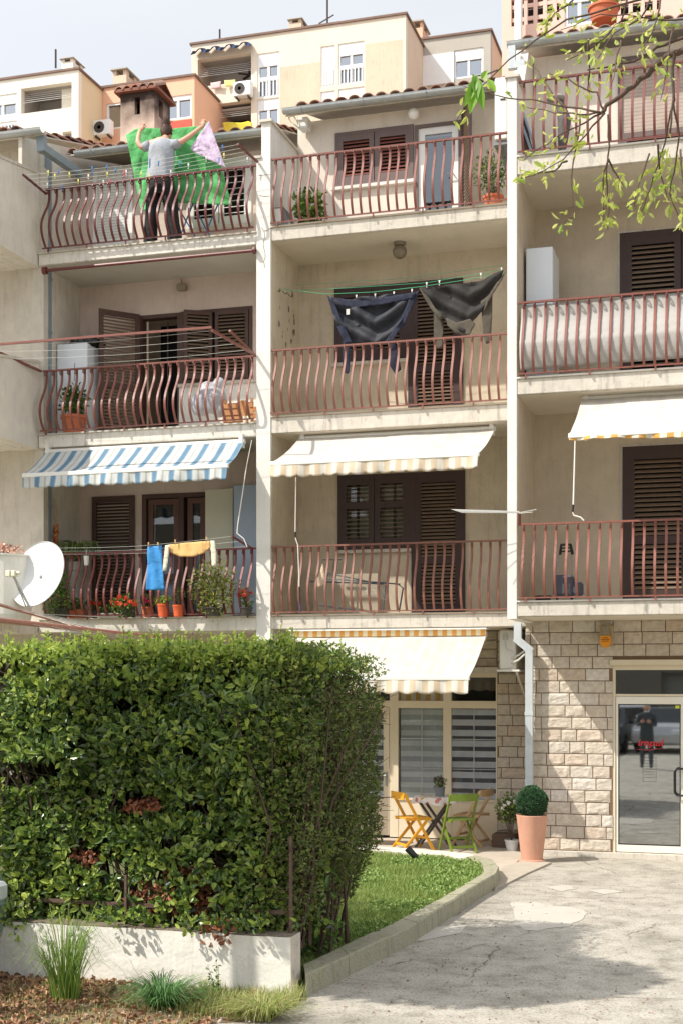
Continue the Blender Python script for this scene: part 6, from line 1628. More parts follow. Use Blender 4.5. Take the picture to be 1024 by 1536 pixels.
# stems and inner branches
for _ in range(150):
    X = U(-5.9, HX1-.05); b0 = Vector((X, U(9.95, 10.5), .3)); b1 = b0+Vector((U(-.3,.3), U(-.15,.15), U(.7, 1.2))); b2 = b1+Vector((U(-.4,.4), U(-.3,.2), U(.6, 1.0)))
    co.tube([b0, (b0+b1)/2+rvec()*.05, b1, b2], [U(.012,.022), .012, .009, .004], 5)
for _ in range(500):
    X = U(-5.9, HX1-.03); Z = U(.5, 2.4); p = Vector((X, U(9.95, 10.4), Z)); q = p+Vector((U(-.25,.25), -U(.05,.25), U(-.05,.25))); co.tube([p, (p+q)/2+rvec()*.03, q], [.005,.004,.002], 3)
# thick inner body of leaves further in, coloured dark for the shade inside
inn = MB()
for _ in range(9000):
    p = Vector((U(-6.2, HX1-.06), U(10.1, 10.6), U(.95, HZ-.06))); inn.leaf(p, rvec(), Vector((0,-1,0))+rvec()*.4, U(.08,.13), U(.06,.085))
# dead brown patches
for (hx, hy, hw, hh, n) in ((215,1208,30,12,150),(300,1330,60,34,420),(270,1345,80,26,300),(325,1395,26,22,90),(125,1285,22,12,60),(128,1020,7,5,20),(262,1300,14,16,50)):
    for _ in range(n):
        a = U(0, 6.283); r = math.sqrt(R()); X_, Y_ = hx+hw*r*math.cos(a), hy+hh*r*math.sin(a)
        c_ = 9.62+U(.0,.32) if hy > 1380 else 9.80+U(.0,.25)
        p = P(X_, Y_, c_-(.03 if hy > 1380 else 0)); dl.leaf(p, (rvec()+Vector((0,-.2,-.6))).normalized(), rvec(), U(.04,.065), U(.022,.036), .5)
lv.build('foliage', leaf_dark, hd_, rec=False); yl.build('young_foliage', leaf_bright, hd_, rec=False); dl.build('dead_leaves', leaf_dead, hd_, rec=False)
inn.build('inner_foliage', M('inner_shade_leaf', (34, 44, 22), .8, 0, isl=1, hi=[(26, 34, 18), (46, 54, 28), (64, 52, 34)]), hd_, rec=False); co.build('branches', twig, hd_, rec=False)

# the darker side shrub that closes the hedge end
sh = thing('shrub', (HX1+.0, 11.2, .1), 'darker small-leaved shrub with bare lower trunk closing the right end of the hedge', 'shrub')
sv = MB(); sb = MB(); sy = MB()
for _ in range(2600):
    X = HX1-abs(random.gauss(0, .22)); Z = U(.5, HZ-.05); hedge_leaf(sv, Vector((X, fsurf(X, Z)+U(-.03,.1), Z)), Vector((.5,-1,.1)), .045, .022)
random.seed(5)
def sside(Y, Z):
    base = HX1+.06+.08*math.sin((Y-9.9)/2.1*math.pi*.8)+.10*noise.noise(Vector((Y*2.2, Z*2.0, 1)))+.05*noise.noise(Vector((Y*6, Z*5, 1)))
    base -= .75*max(0, Z-(HZ-.42))*(1 if Y > 10.4 else .4)
    if Z < .95: base -= (.95-Z)*.55*(1 if Y > 10.2 else .4)
    return base
for _ in range(21000):
    Y = U(9.82, 12.0); Z = U(.42+.12*noise.noise(Vector((Y*3,0,9))), HZ+.02-.10*max(0, (Y-10.6)))
    X = sside(Y, Z)-R()**1.8*.40
    if Y > 11.75: X -= (Y-11.75)*U(0, 2.2)
    p = Vector((X, Y, Z))
    if noise.noise(p*3.4+Vector((4,4,4))) > .30 and R() < .8: continue
    out = Vector((1, -.2, .1)); hedge_leaf(sy if (R() < .05 or (Z > HZ-.3 and R() < .25)) else sv, p, out, .042, .019)
for _ in range(1500):
    X = U(HX1-.4, HX1+.15); Y = U(9.9, 11.9); hedge_leaf(sy if R() < .4 else sv, Vector((X, Y, HZ-.10*max(0, Y-10.6)+U(-.1,.05))), Vector((0,0,1)), .045, .02)
for _ in range(26):
    p0 = Vector((U(HX1-.35, HX1-.02), U(10.2, 11.7), .05)); p1 = p0+Vector((U(-.1,.15), U(-.2,.2), U(.6,.9))); p2 = p1+Vector((U(-.2,.25), U(-.3,.3), U(.7, 1.2)))
    sb.tube([p0, (p0+p1)/2+rvec()*.04, p1, p2], [U(.014,.03), .014, .010, .004], 6)
for _ in range(420):
    Y = U(9.9, 12); Z = U(.5, 2.4); X = sside(Y, Z); p = Vector((X-.35, Y, Z)); q = Vector((X+U(-.08,.06), Y+U(-.25,.25), Z+U(-.1,.2))); sb.tube([p, (p+q)/2+rvec()*.05, q], [.005,.004,.002], 3)
iv = MB()
for _ in range(4500):
    iv.leaf(Vector((U(HX1-.7, HX1-.25), U(9.95, 11.8), U(.8, HZ-.12))), rvec(), Vector((1,0,0))+rvec()*.4, U(.07,.12), U(.05,.07))
sv.build('foliage', leaf_olive, sh, rec=False); sy.build('young_foliage', leaf_mid, sh, rec=False); sb.build('branches', twig, sh, rec=False); iv.build('inner_foliage', MATS['inner_shade_leaf'], sh, rec=False)
# a low pot and weed clump by the shrub foot
q = P(478, 0, 10.75); t = thing('weed', (q.x, 10.75, .12), 'dark clump of weeds growing at the shrub foot beside the kerb', 'weed'); mb = MB(); bush(mb, (q.x, 10.75, .30), (.16,.30,.20), 420, .06, .025, .25); mb.build('leaves', leaf_mid, t, rec=False); mb = MB(); stems(mb, (q.x, 10.75, .1), (q.x, 10.75, .28), (.14,.25,.15), 14); mb.build('stem', twig, t)

# ================================================================== GRASS
grass_m = M('lawn_blade', (100, 136, 50), .6, 0, isl=1, hi=[(100, 126, 54), (136, 158, 76), (164, 178, 100), (116, 140, 62)], transl=.35)
def blades(mb, n, region, z, h, w, clump=2.0):
    k = 0; tries = 0
    xs = [q[0] for q in region]; ys = [q[1] for q in region]
    while k < n and tries < n*12:
        tries += 1
        x_, y_ = U(max(min(xs), -5.5), max(xs)), U(min(ys), max(ys))
        if not inpoly(x_, y_, region): continue
        dn = noise.noise(Vector((x_*clump, y_*clump, 0)))
        hh = h*U(.5, 1.2)*(1+.7*dn); a = U(0, 6.283); l = U(.2, .9)*hh
        p = Vector((x_, y_, z)); sd = Vector((math.cos(a+1.57), math.sin(a+1.57), 0))*w*.5; d = Vector((math.cos(a), math.sin(a), 0))
        m_ = p+d*l*.35+Vector((0,0,hh*.6)); tip = p+d*l+Vector((0,0,hh))
        i = len(mb.v); mb.v.extend((tuple(p-sd), tuple(p+sd), tuple(m_+sd*.7), tuple(m_-sd*.7), tuple(tip)))
        mb.f.append((i, i+1, i+2, i+3)); mb.f.append((i+3, i+2, i+4)); k += 1
mb = MB(); random.seed(9)
vis = [(-4.2, 10.0), (-3.35, 9.95)]+[(p.x+.0, p.y) for p in IN]+[(-5.0, IN[-1].y)]
blades(mb, 52000, vis, .105, .062, .006)
o = mb.build('lawn_grass', grass_m, rec=False); tag(o, kind='stuff')
mb = MB(); tries = 0
while len(mb.f) < 14000 and tries < 90000:
    tries += 1
    x_, y_ = U(-4.6, -2.6), U(10.5, 18)
    if not inpoly(x_, y_, vis) or noise.noise(Vector((x_*1.4, y_*.9, 6))) < .02: continue
    mb.leaf(Vector((x_, y_, .12+U(0,.05))), (rvec()+Vector((0,0,.4))), Vector((0,0,1))+rvec()*.5, U(.025,.05), U(.018,.03))
o = mb.build('clover_patches', M('clover', (110, 150, 60), .55, 0, isl=1, hi=[(100, 130, 60), (140, 166, 84), (168, 188, 112)], transl=.3), rec=False); tag(o, kind='stuff')
# leaf litter on the soil
mb = MB(); random.seed(13)
for _ in range(5200):
    X = U(-7, -3.5); Y = U(7.9, 9.66)
    if R() > .25+.9*max(0, noise.noise(Vector((X*1.5, Y*1.5, 3))))+.45*(X < -4.6): continue
    p = Vector((X, Y, .035+.035*(.6+noise.noise(Vector((X*3, Y*3, 0))))-.02+U(0,.012))); mb.leaf(p, Vector((U(-1,1), U(-1,1), U(-.1,.3))), Vector((0,0,1))+rvec()*.5, U(.03,.06), U(.018,.035), .6)
o = mb.build('leaf_litter', M('litter_leaf', (150, 112, 82), .85, 0, isl=1, hi=[(116, 82, 58), (164, 122, 90), (190, 152, 118), (96, 70, 52)]), rec=False); tag(o, kind='stuff')
mb = MB()
for _ in range(900):
    X = U(-7, -3.3); Y = U(7.6, 9.66); r = U(.006, .02); mb.ball((X, Y, .03+.02*noise.noise(Vector((X*3, Y*3, 0)))), r, r*.8, r*.6, 5, 3)
o = mb.build('pebbles', M('pebble', (170, 156, 138), .9, 0, isl=1, hi=[(130, 116, 100), (180, 166, 150), (204, 194, 180)]), rec=False); tag(o, kind='stuff')
mb = MB(); blades(mb, 2600, [(-3.9, 8.9), (-3.2, 8.9), (-3.15, 9.62), (-4.0, 9.66)], .02, .11, .006, 3); blades(mb, 2500, [(-6.0, 8.3), (-3.6, 8.3), (-3.6, 9.64), (-6.0, 9.64)], .03, .05, .005, 3)
o = mb.build('sparse_grass', M('dry_grass', (140, 150, 80), .7, 0, isl=1, hi=[(110, 134, 56), (160, 166, 92), (190, 180, 130)], transl=.3), rec=False); tag(o, kind='stuff')
def tuft(label, x, y, n, h, spread, w, mat, seed=1, z=.03, stalks=0):
    random.seed(seed); q = G(x, y, z); t = thing('grass_tuft', q, label, 'grass tuft'); mb = MB()
    for _ in range(n):
        a = U(0, 6.283); r0 = U(0, spread*.35); p = q+Vector((math.cos(a)*r0, math.sin(a)*r0*.7, 0)); a += U(-.6,.6); l = U(.3, 1)*spread*1.3; hh = h*U(.45, 1.05)
        d = Vector((math.cos(a), math.sin(a), 0)); sd = Vector((-d.y, d.x, 0))*w*.5
        pts = [p, p+d*l*.15+Vector((0,0,hh*.45)), p+d*l*.45+Vector((0,0,hh*.85)), p+d*l*.8+Vector((0,0,hh*.95)), p+d*l*1.15+Vector((0,0,hh*.72))]
        i = len(mb.v)
        for k, c_ in enumerate(pts[:-1]): ww = (1, 1, .8, .5)[k]; mb.v.extend((tuple(c_-sd*ww), tuple(c_+sd*ww)))
        mb.v.append(tuple(pts[-1]))
        for k in range(3): mb.f.append((i+2*k, i+2*k+1, i+2*k+3, i+2*k+2))
        mb.f.append((i+6, i+7, i+8))
    mb.build('blades', mat, t, rec=False)
    if stalks:
        mb = MB()
        for _ in range(stalks):
            a = U(-.6, 1.2); p = q; e = p+Vector((math.sin(a)*spread*.9, U(-.1,.1), h*U(.9, 1.25))); mb.tube([p, (p+e)/2+Vector((0,0,.06)), e, e+Vector((.05,0,-.03))], [.003,.0025,.002,.001], 4)
            for k in range(7): mb.leaf(e-Vector((.0,0,.02*k)), rvec()+Vector((.5,0,-.3)), rvec(), .022, .007)
        mb.build('seed_stalks', grass_m, t, rec=False)
    return t
gt = M('tall_grass', (110, 140, 60), .5, 0, isl=1, hi=[(80, 116, 42), (124, 152, 64), (152, 176, 92)], transl=.3)
gt2 = M('blue_green_grass', (84, 124, 64), .5, 0, isl=1, hi=[(60, 100, 52), (94, 136, 74), (126, 160, 96)], transl=.3)
tuft('tall wild grass clump with seed heads in front of the white wall', 98, 1500, 230, .60, .34, .007, gt, 3, stalks=12)
tuft('low dense blue-green grass tuft in front of the middle of the white wall', 245, 1512, 520, .22, .30, .008, gt2, 4)
tuft('small yellowish grass tuft near the right end of the white wall', 395, 1525, 300, .14, .30, .007, MATS['dry_grass'], 5)
random.seed(17)
t = thing('weed', G(325,1500,.03), 'thin upright weed with small leaves between two grass tufts', 'weed'); mb = MB(); lf = MB()
for k in range(5):
    q = G(325,1500,.03); e = q+Vector((U(-.12,.14), 0, U(.15,.3))); mb.tube([q, (q+e)/2+Vector((.01,0,0)), e], [.003,.0025,.001], 4)
    for j in range(9): lf.leaf(q.lerp(e, .3+.08*j), rvec()+Vector((0,0,.4)), rvec(), .03, .014)
mb.build('stem', gt, t, rec=False); lf.build('leaves', leaf_mid, t, rec=False)

mb = MB(); random.seed(71)
for _ in range(420):
    q = G(U(470, 1024), U(1320, 1536)); mb.leaf(q+Vector((0,0,.006)), Vector((U(-1,1), U(-1,1), .05)), Vector((0,0,1))+rvec()*.3, U(.008,.028), U(.005,.014), .4)
o = mb.build('scattered_debris', MATS['litter_leaf'], rec=False); tag(o, kind='stuff')
# ================================================================== SPRING TREE at the upper right
random.seed(33)
TC = 4.6
tr = thing('tree', (P(2050,0,TC).x, TC, 0), 'tree reaching in from the right with thin branches and fresh spring leaves', 'tree')
tb = MB(); tl = MB()
Tp = lambda x, y, dc=0: P(x, y, TC+dc)
base = Vector((P(2050,0,TC).x, TC+.1, 0)); fork = P(2000,120,TC)
trunk = MB(); trunk.tube([base, base+Vector((.03,0,1.2)), base+Vector((-.02,.02,2.6)), fork, fork+Vector((.1,0,1.2)), fork+Vector((.0,.1,2.4))], [.13,.11,.095,.08,.05,.02], 12); trunk.build('trunk', bark, tr, smooth=True)
def branch(pts, r0, r1, dcs=None):
    n = len(pts); q = [Tp(x, y, (dcs[i] if dcs else 0)) for i, (x, y) in enumerate(pts)]
    s = []
    for i in range(n-1):
        for k in range(3): u = k/3; s.append(q[i].lerp(q[i+1], u)+rvec()*.004)
    s.append(q[-1]); m = len(s)
    tb.tube(s, [r0+(r1-r0)*i/(m-1) for i in range(m)], 6); return s
def leaves_on(s, start, n, size=.05, sp=.03, hang=.3):
    for _ in range(n):
        u = start+(1-start)*R(); i = min(len(s)-2, int(u*(len(s)-1))); p = s[i].lerp(s[i+1], R())+rvec()*sp
        d = (s[i+1]-s[i]).normalized()*.6+rvec()*.8+Vector((0,0,-hang)); l = size*U(.5, 1.1)
        tl.leaf(p, d, rvec(), l, l*.36)
main = branch([(2000,60),(1300,20),(1150,55),(1060,66),(1024,74),(1000,84),(970,112),(940,136),(910,158),(902,168)], .015, .006)
main2 = branch([(2000,90),(1250,10),(1120,40),(1024,58),(985,72),(950,90),(915,98),(880,105)], .008, .0025)
specs = [
 ([(905,168),(850,160),(800,150),(740,143),(690,128)], .3, 12),
 ([(905,168),(870,172),(830,168),(780,158)], .2, 20), ([(905,168),(862,190),(820,215),(785,240)], .25, 20), ([(905,168),(880,200),(845,240),(800,262)], .3, 22),
 ([(905,168),(895,140),(870,130),(850,118),(820,110)], .3, 14), ([(850,163),(820,130),(800,100)], .3, 10),
 ([(912,170),(912,220),(908,270),(912,300),(911,345)], .45, 30), ([(912,240),(925,262),(935,280)], .4, 12), ([(912,240),(904,262),(905,330)], .4, 14),
 ([(1008,90),(1010,150),(1000,200),(985,250),(968,300),(960,320)], .4, 34), ([(1008,150),(1018,200),(1012,240),(1005,290),(1018,330)], .4, 30), ([(985,215),(990,260),(1000,300)], .4, 20),
 ([(975,230),(960,270),(950,310)], .4, 16), ([(870,180),(862,230),(855,270),(858,325),(845,335)], .55, 16), ([(850,240),(830,255),(800,262),(775,268)], .3, 24),
 ([(1020,225),(1024,280),(1026,350)], .5, 14), ([(940,0),(930,30),(905,60),(880,75),(850,90)], .3, 26), ([(990,0),(980,40),(965,70),(985,110)], .2, 26),
 ([(1060,20),(1010,30),(960,25),(900,20),(840,45)], .2, 28), ([(880,-20),(850,10),(830,20),(818,40)], .3, 22), ([(980,-10),(960,30),(920,50),(890,95)], .2, 24),
 ([(960,0),(850,30),(800,60),(745,105),(700,150),(680,190)], .3, 14), ([(880,60),(884,110),(880,135)], .4, 10), ([(1010,40),(1000,90),(990,150)], .3, 18), ([(930,60),(925,90),(915,130)], .3, 12)]
for pts, st, n in specs:
    pts = [(x, y) for x, y in pts]; dc = U(-.25, .25)
    s = branch(pts, .0038, .0012, [dc*(i/(len(pts)-1)) for i in range(len(pts))]); leaves_on(s, st, int(n*1.1), .040, .024)
limb = branch([(1012,78),(1008,100),(1009,150),(1004,200)], .007, .003)
tl2 = MB()
for (x_, y_, dx_, dy_, l) in ((715,112,-12,62,.10),(708,110,18,58,.085),(722,120,8,-16,.05),(716,118,-22,44,.07),(730,118,14,22,.05)):
    p = Tp(x_, y_, -.3); q = Tp(x_+dx_, y_+dy_, -.3); tl2.leaf(p, q-p, Vector((.2,-1,.3)), (q-p).length*.95, l*.42, .2)
tb.tube([Tp(745,105,-.1), Tp(728,112,-.25), Tp(712,114,-.3)], [.003,.0025,.002], 5)
# crown continuing out of the frame to the upper right
for _ in range(80):
    a = fork+Vector((U(-.3,.6), U(-.5,.5), U(0, 2.2))); e = a+Vector((U(-.9, 1.6), U(-1.2,1.2), U(-.3, 1.0)))
    u, v = px_of(e)
    if u < 1060 and v > -60: continue
    s = [a, (a+e)/2+rvec()*.08, e]; tb.tube(s, [.012,.008,.002], 5); leaves_on(s, .35, 26, .05, .06)
tb.build('branches', twig, tr, smooth=True, rec=False); tl.build('leaves', leaf_spring, tr, rec=False); tl2.build('large_leaves', M('big_leaf', (120, 170, 60), .45, 0, isl=1, hi=[(96, 150, 44), (150, 190, 74)], transl=.45), tr, rec=False)

# round-headed street tree standing left of the frame: its crown shades the driveway
random.seed(44)
st_ = thing('street_tree', (-7.6, 6.6, 0), 'round-headed street tree whose crown throws the oval shadow on the driveway', 'tree')
q = G(690,1462); hgt = 5.6; k_ = hgt/(-SD.z); cr = Vector((q.x-SD.x*k_, q.y-SD.y*k_, hgt))
st_.location = (cr.x, cr.y, 0)
mb = MB(); mb.tube([(cr.x, cr.y, 0), (cr.x+.04, cr.y, 2.0), (cr.x, cr.y+.03, 4.4), (cr.x, cr.y, 5.6)], [.10,.085,.07,.03], 10); mb.build('trunk', bark, st_, smooth=True)
mb = MB(); bush(mb, cr, (1.4, .95, .85), 17000, .12, .075, .1); mb.build('crown', leaf_mid, st_, rec=False)
# ================================================================== BACKGROUND BUILDINGS
random.seed(3)
def bgb(label, x0, x1, yr, c, depth, front_mat, side_mat=None, holes=(), roof=None):
    """block seen between pixel columns x0..x1, roof line at height yr (at x0), front on plane c"""
    a = P(x0, yr, c); X0 = a.x; X1 = P(x1, 0, c).x; Z = a.z
    t = thing('apartment_building', ((X0+X1)/2, c, 0), label, 'building')
    hs = []
    for h in holes:
        hs.append(XZ(*h, c))
    mb = MB(); wall(mb, X0, X1, 0, Z, hs, c, c+.3); mb.build('wall', front_mat, t)
    mb = MB(); mb.box(X0, X0+.3, c+.3, c+depth, 0, Z); mb.box(X1-.3, X1, c+.3, c+depth, 0, Z); mb.box(X0, X1, c+depth, c+depth+.3, 0, Z); mb.build('side_wall', side_mat or front_mat, t)
    mb = MB(); mb.box(X0-.08, X1+.08, c-.08, c+depth+.4, Z, Z+.09); mb.build('roof', M('roof_edge', (120, 96, 84), .8), t)
    return t, hs, X0, X1, Z
bcream = M('far_cream', (228, 214, 194), .9, .06, .5, blotch=.07, streak=.14); bstain = M('far_stained', (206, 192, 168), .9, .10, .35, streak=.25, blotch=.1)
bside = M('far_peach', (222, 196, 172), .9, .06, .4, streak=.15)
bpale = M('far_pale', (238, 230, 214), .9, .03, .5); bpaleside = M('far_pale_yellow', (226, 208, 172), .9, .03, .5)
borange = M('far_orange', (232, 184, 154), .9, .04, .5); bgrey = M('far_grey', (178, 172, 160), .9, .05, .5, streak=.1); bpink = M('far_pink', (226, 190, 174), .9, .04, .5)
bwhite = M('far_white', (234, 234, 232), .6, .02); blgl = glass('far_glass', (120, 140, 165), .05, .35); loggia_in = M('loggia_grey', (176, 168, 160), .9, .05, .5)
def window(t, hs, c, panes=2, shutter=.35, low=.0):
    X0, X1, Z0, Z1 = hs; w_ = .09
    f = MB(); frame(f, X0, X1, Z0, Z1, c+.05, c+.14, w_)
    zs = Z1-(Z1-Z0)*shutter
    for k in range(1, panes): xm = X0+(X1-X0)*k/panes; f.box(xm-w_*.6, xm+w_*.6, c+.05, c+.14, Z0+w_, zs)
    if low: zl = Z0+(Z1-Z0)*low; f.box(X0+w_, X1-w_, c+.04, c+.16, zl-.09, zl+.09)
    fr = f.build('window', bwhite, t)
    mb = MB(); mb.box(X0+w_, X1-w_, c+.12, c+.13, Z0+w_, zs); mb.build('pane', blgl, fr)
    mb = MB(); mb.box(X0+w_, X1-w_, c+.03, c+.10, zs, Z1-w_); mb.build('roller_shutter', bwhite, fr)
    if low:
        mb = MB(); n = int((X1-X0)/.16)
        for k in range(n): X = X0+.1+(X1-X0-.2)*k/max(1, n-1); mb.box(X-.02, X+.02, c+.0, c+.04, Z0+w_, Z0+(Z1-Z0)*low)
        mb.build('guard_bars', bwhite, fr)
    mb = MB(); mb.box(X0, X1, c+.9, c+.95, Z0, Z1); mb.build('curtain', M('far_curtain', (150, 166, 190), .9, .1, 3), fr)
def loggia(t, hs, c, d=1.5):
    X0, X1, Z0, Z1 = hs
    mb = MB(); mb.box(X0-.1, X0, c+.3, c+d, Z0, Z1+.1); mb.box(X1, X1+.1, c+.3, c+d, Z0, Z1+.1); mb.box(X0, X1, c+d, c+d+.1, Z0-1.2, Z1+.1); mb.box(X0, X1, c+.3, c+d, Z1, Z1+.1)
    mb.box(X0, X1, c+.3, c+d, Z0-1.1, Z0-1.0)
    lg = mb.build('loggia', loggia_in, t)
    mb = MB(); mb.box(X0+.5, X0+1.4, c+d-.05, c+d-.01, Z0-1, Z1-.5); mb.build('dark_door', M('far_dark', (70, 64, 60), .8), lg)
    mb = MB()
    for k in range(5): mb.tube([(X0, c+.1+k*.08, Z0+.5+k*.12), (X1, c+.1+k*.08, Z0+.5+k*.12)], .007, 4)
    mb.build('washing_lines', bwhite, lg)
    return lg
# cream block
c = 57
hl = [(297,377,90,131), (297,377,160,196), (386,419,81,148), (481,502,70,131), (507,546,66,128), (386,419,150,205), (481,502,138,190), (507,546,134,190)]
t, hs, X0, X1, Z = bgb('big cream apartment block with blue canopy loggia, middle of the skyline', 288, 608, 68, c, 3.2, bcream, bside, hl)
mb = MB(); a_ = XZ(420,480,84,230,c-.01); mb.box(a_[0], a_[1], c-.006, c+.0, a_[2], a_[3]-.5); a_ = XZ(547,603,56,230,c-.01); mb.box(a_[0], a_[1], c-.006, c, a_[2], a_[3]-.3); mb.build('stained_render', bstain, t)
loggia(t, hs[0], c); loggia(t, hs[1], c)
for i in (2, 3, 4, 5, 6, 7): window(t, hs[i], c, 1 if i in (3, 6) else 2, .95 if i in (3,) else .30, .0 if i > 4 else .42)
mb = MB(); n = 24; X0_, X1_, Z0_, Z1_ = hs[0]
for k in range(n+1):
    X = X0_-.1+(X1_-X0_+.2)*k/n; z_ = Z1_+.12+.22*abs(math.sin(k*.52)); mb.v += [(X, c-.05, z_+.15), (X, c-.6, z_-.15+.08*math.sin(k*2.1))]
    if k: q = 2*k; mb.f.append((q-2, q, q+1, q-1))
mb.build('torn_canopy', M('navy_canopy', (48, 62, 96), .8, .3, 3), t)
mb = MB(); q = hs[0]; fx_ = (q[0]+q[1])/2+.9
for k in range(5):
    a = k*1.256; mb.obox((fx_, c+.9, q[3]-.55), (fx_+.55*math.cos(a), c+.9+.55*math.sin(a), q[3]-.55-.03), .14, .02)
mb.tube([(fx_, c+.9, q[3]), (fx_, c+.9, q[3]-.55)], .03, 6); mb.build('ceiling_fan', M('far_dark', (70, 64, 60)), t)
def far_ac(label, x, y, c):
    q = P(x, y, c); t = thing('air_conditioner', q, label, 'air conditioner'); mb = MB(); mb.bbox(q.x-.42, q.x+.42, c-.42, c-.06, q.z-.32, q.z+.32, .03); mb.build('casing', bwhite, t)
    mb = MB(); mb.lathe((q.x-.1, c-.45, q.z), [(.24, -.0), (.24, .03), (.08, .031), (.08, .0)], 18, 1); mb.build('fan_grille', M('far_dark', (70, 64, 60)), t); [MB().box(q.x+e, q.x+e+.05, c-.4, c, q.z-.40, q.z-.32).build('bracket', M('far_dark', (70,64,60)), t) for e in (-.3, .25)]
far_ac('air conditioner beside the blue canopy loggia of the cream block', 368, 138, c)
for (x_, y_, cl, nm) in ((324,127,(224,190,186),'pink'), (345,124,(222,214,140),'yellow')):
    o = cloth([(x_-8, y_-3),(x_+8, y_-5),(x_+8, y_+5),(x_-7, y_+6)], c-.15, .03, 3, M(nm+'_towel', cl, .9), 'towel', None, 2, .02); tag(o, nm+' towel over the loggia rail of the cream block', 'towel')
o = cloth([(336,186),(352,184),(372,180),(377,184),(376,200),(340,204)], c-.3, .15, 2, M('yellow_blanket', (226, 204, 70), .9, .15, 1.5, .5, 4), 'blanket', None, 3, .05); tag(o, 'yellow blanket hanging from the loggia just above the tiled roof', 'blanket')
def chimney(label, x0, x1, yt, yb, c, d, mat, capm, tiled=False, group=None):
    a_ = P(x0, yt, c); X1 = P(x1, 0, c).x; zb = P(x0, yb, c).z; h = a_.z-zb
    t = thing('chimney', ((a_.x+X1)/2, c, zb), label, 'chimney')
    X0 = a_.x; w_ = X1-X0; oz = a_.z-h*.30
    mb = MB(); mb.box(X0, X1, c, c+d, zb-2, oz)
    for (xa, xb) in ((X0, X0+w_*.25), (X1-w_*.25, X1)): mb.box(xa, xb, c, c+d*.25, oz, a_.z); mb.box(xa, xb, c+d*.75, c+d, oz, a_.z)
    mb.build('stack', mat, t)
    mb = MB(); mb.box(X0-w_*.12, X1+w_*.12, c-d*.12, c+d*1.12, a_.z, a_.z+h*.08); mb.build('cap', capm, t)
    mb = MB(); mb.box(X0+w_*.1, X1-w_*.1, c+d*.1, c+d*.9, oz-.01, oz+.01); mb.build('flue', dark_in, t)
    return t
chimney('small peach chimney on the cream block roof left of its middle', 434, 452, 31, 45, 58, .9, bside, bgrey)
chimney('peach chimney behind the right corner of the cream block', 617, 633, 35, 62, 60.4, 1.2, borange, bgrey)
def antenna(label, x, yt, yb, c, arms=0):
    a_ = P(x, yt, c); b_ = P(x, yb, c); t = thing('antenna', b_, label, 'antenna'); mb = MB(); mb.tube([b_, a_], .045, 5); mb.build('mast', M('far_dark', (70,64,60)), t)
    if arms: mb = MB(); z_ = P(x, 27, c).z; mb.tube([(a_.x-.4, c, z_-.2), (a_.x+.3, c, z_+.1)], .03, 4); mb.tube([(a_.x-.3, c, z_-.4), (a_.x+.2, c, z_-.3)], .03, 4); mb.build('element', M('far_dark', (70,64,60)), t)
antenna('short spiky aerial near the left end of the cream block roof', 330, 44, 62, 58.5, 0); antenna('thin roof antenna rising above the cream block', 491, -12, 38, 58, 1); antenna('short antenna pole on the pale block at the left', 84, 74, 102, 53)
# pale block at the left
c = 52
t, hs, X0, X1, Z = bgb('pale yellow apartment block with a deep loggia at the far left', -110, 118, 137, c, 2.1, bpale, bpaleside, [(32,108,133,171), (-40,26,148,181), (-40,26,189,215), (94,108,198,215)])
loggia(t, hs[0], c, 1.6); window(t, hs[1], c, 3, .45); window(t, hs[2], c, 3, .2, .9)
chimney('flat-capped chimney on the pale yellow block', 93, 110, 90, 103, 52.6, .9, bpale, bgrey)
# orange block
c = 54.2
t, hs, X0, X1, Z = bgb('orange-topped apartment block between the pale and cream blocks', 154, 292, 133, c, 4, borange, borange, [(160,184,156,195), (246,288,146,182)])
window(t, hs[0], c, 1, .05); window(t, hs[1], c, 2, .2)
mb = MB(); a_ = XZ(246,288,184,215,c); mb.box(a_[0], a_[1], c-.03, c, a_[2], a_[3]); mb.build('red_panel', M('far_red', (206, 96, 80), .9), t)
far_ac('air conditioner on the orange-topped block beside the sooty chimney', 159, 196, 53.8)
chimney('square peach chimney on the orange-topped block', 170, 190, 107, 131, 55, 1.1, bside, bgrey)
# grey block
c = 60.2
t, hs, X0, X1, Z = bgb('grey apartment block with white panelling and orange side at the right of the skyline', 628, 735, 61, c, 4.2, bgrey, borange, [(680,724,76,119)])
mb = MB(); a_ = XZ(632,680,85,130,c); mb.box(a_[0], a_[1], c-.05, c, a_[2], a_[3]); mb.build('white_panel', bwhite, t); window(t, hs[0], c, 2, .38)
# pink tower right behind
c = 42
t, hs, X0, X1, Z = bgb('tall pink apartment block with columned loggias behind the right bay', 752, 1200, -160, c, 8, bpink, bpink, [(766,838,0,40), (846,890,-10,40), (900,990,-12,38), (766,838,-60,-18), (846,990,-70,-20)])
for i in (0, 2, 3, 4): loggia(t, hs[i], c, 2.0)
window(t, hs[1], c, 2, .3)
for i in (0, 2):
    X0_, X1_, Z0_, Z1_ = hs[i]; mb = MB()
    for zz in (.15, .55, .95): mb.box(X0_, X1_, c+.05, c+.12, Z0_+zz, Z0_+zz+.12)
    for k in range(5): X = X0_+(X1_-X0_)*(k+.5)/5; mb.box(X-.06, X+.06, c+.04, c+.13, Z0_, Z0_+1.05)
    mb.build('loggia_rail', bpink, t)
mb = MB(); q = P(777,60,c-.3); mb.tube([(q.x, c-.3, 0), (q.x, c-.3, Z)], .12, 8); mb.build('white_pipe', bwhite, t)
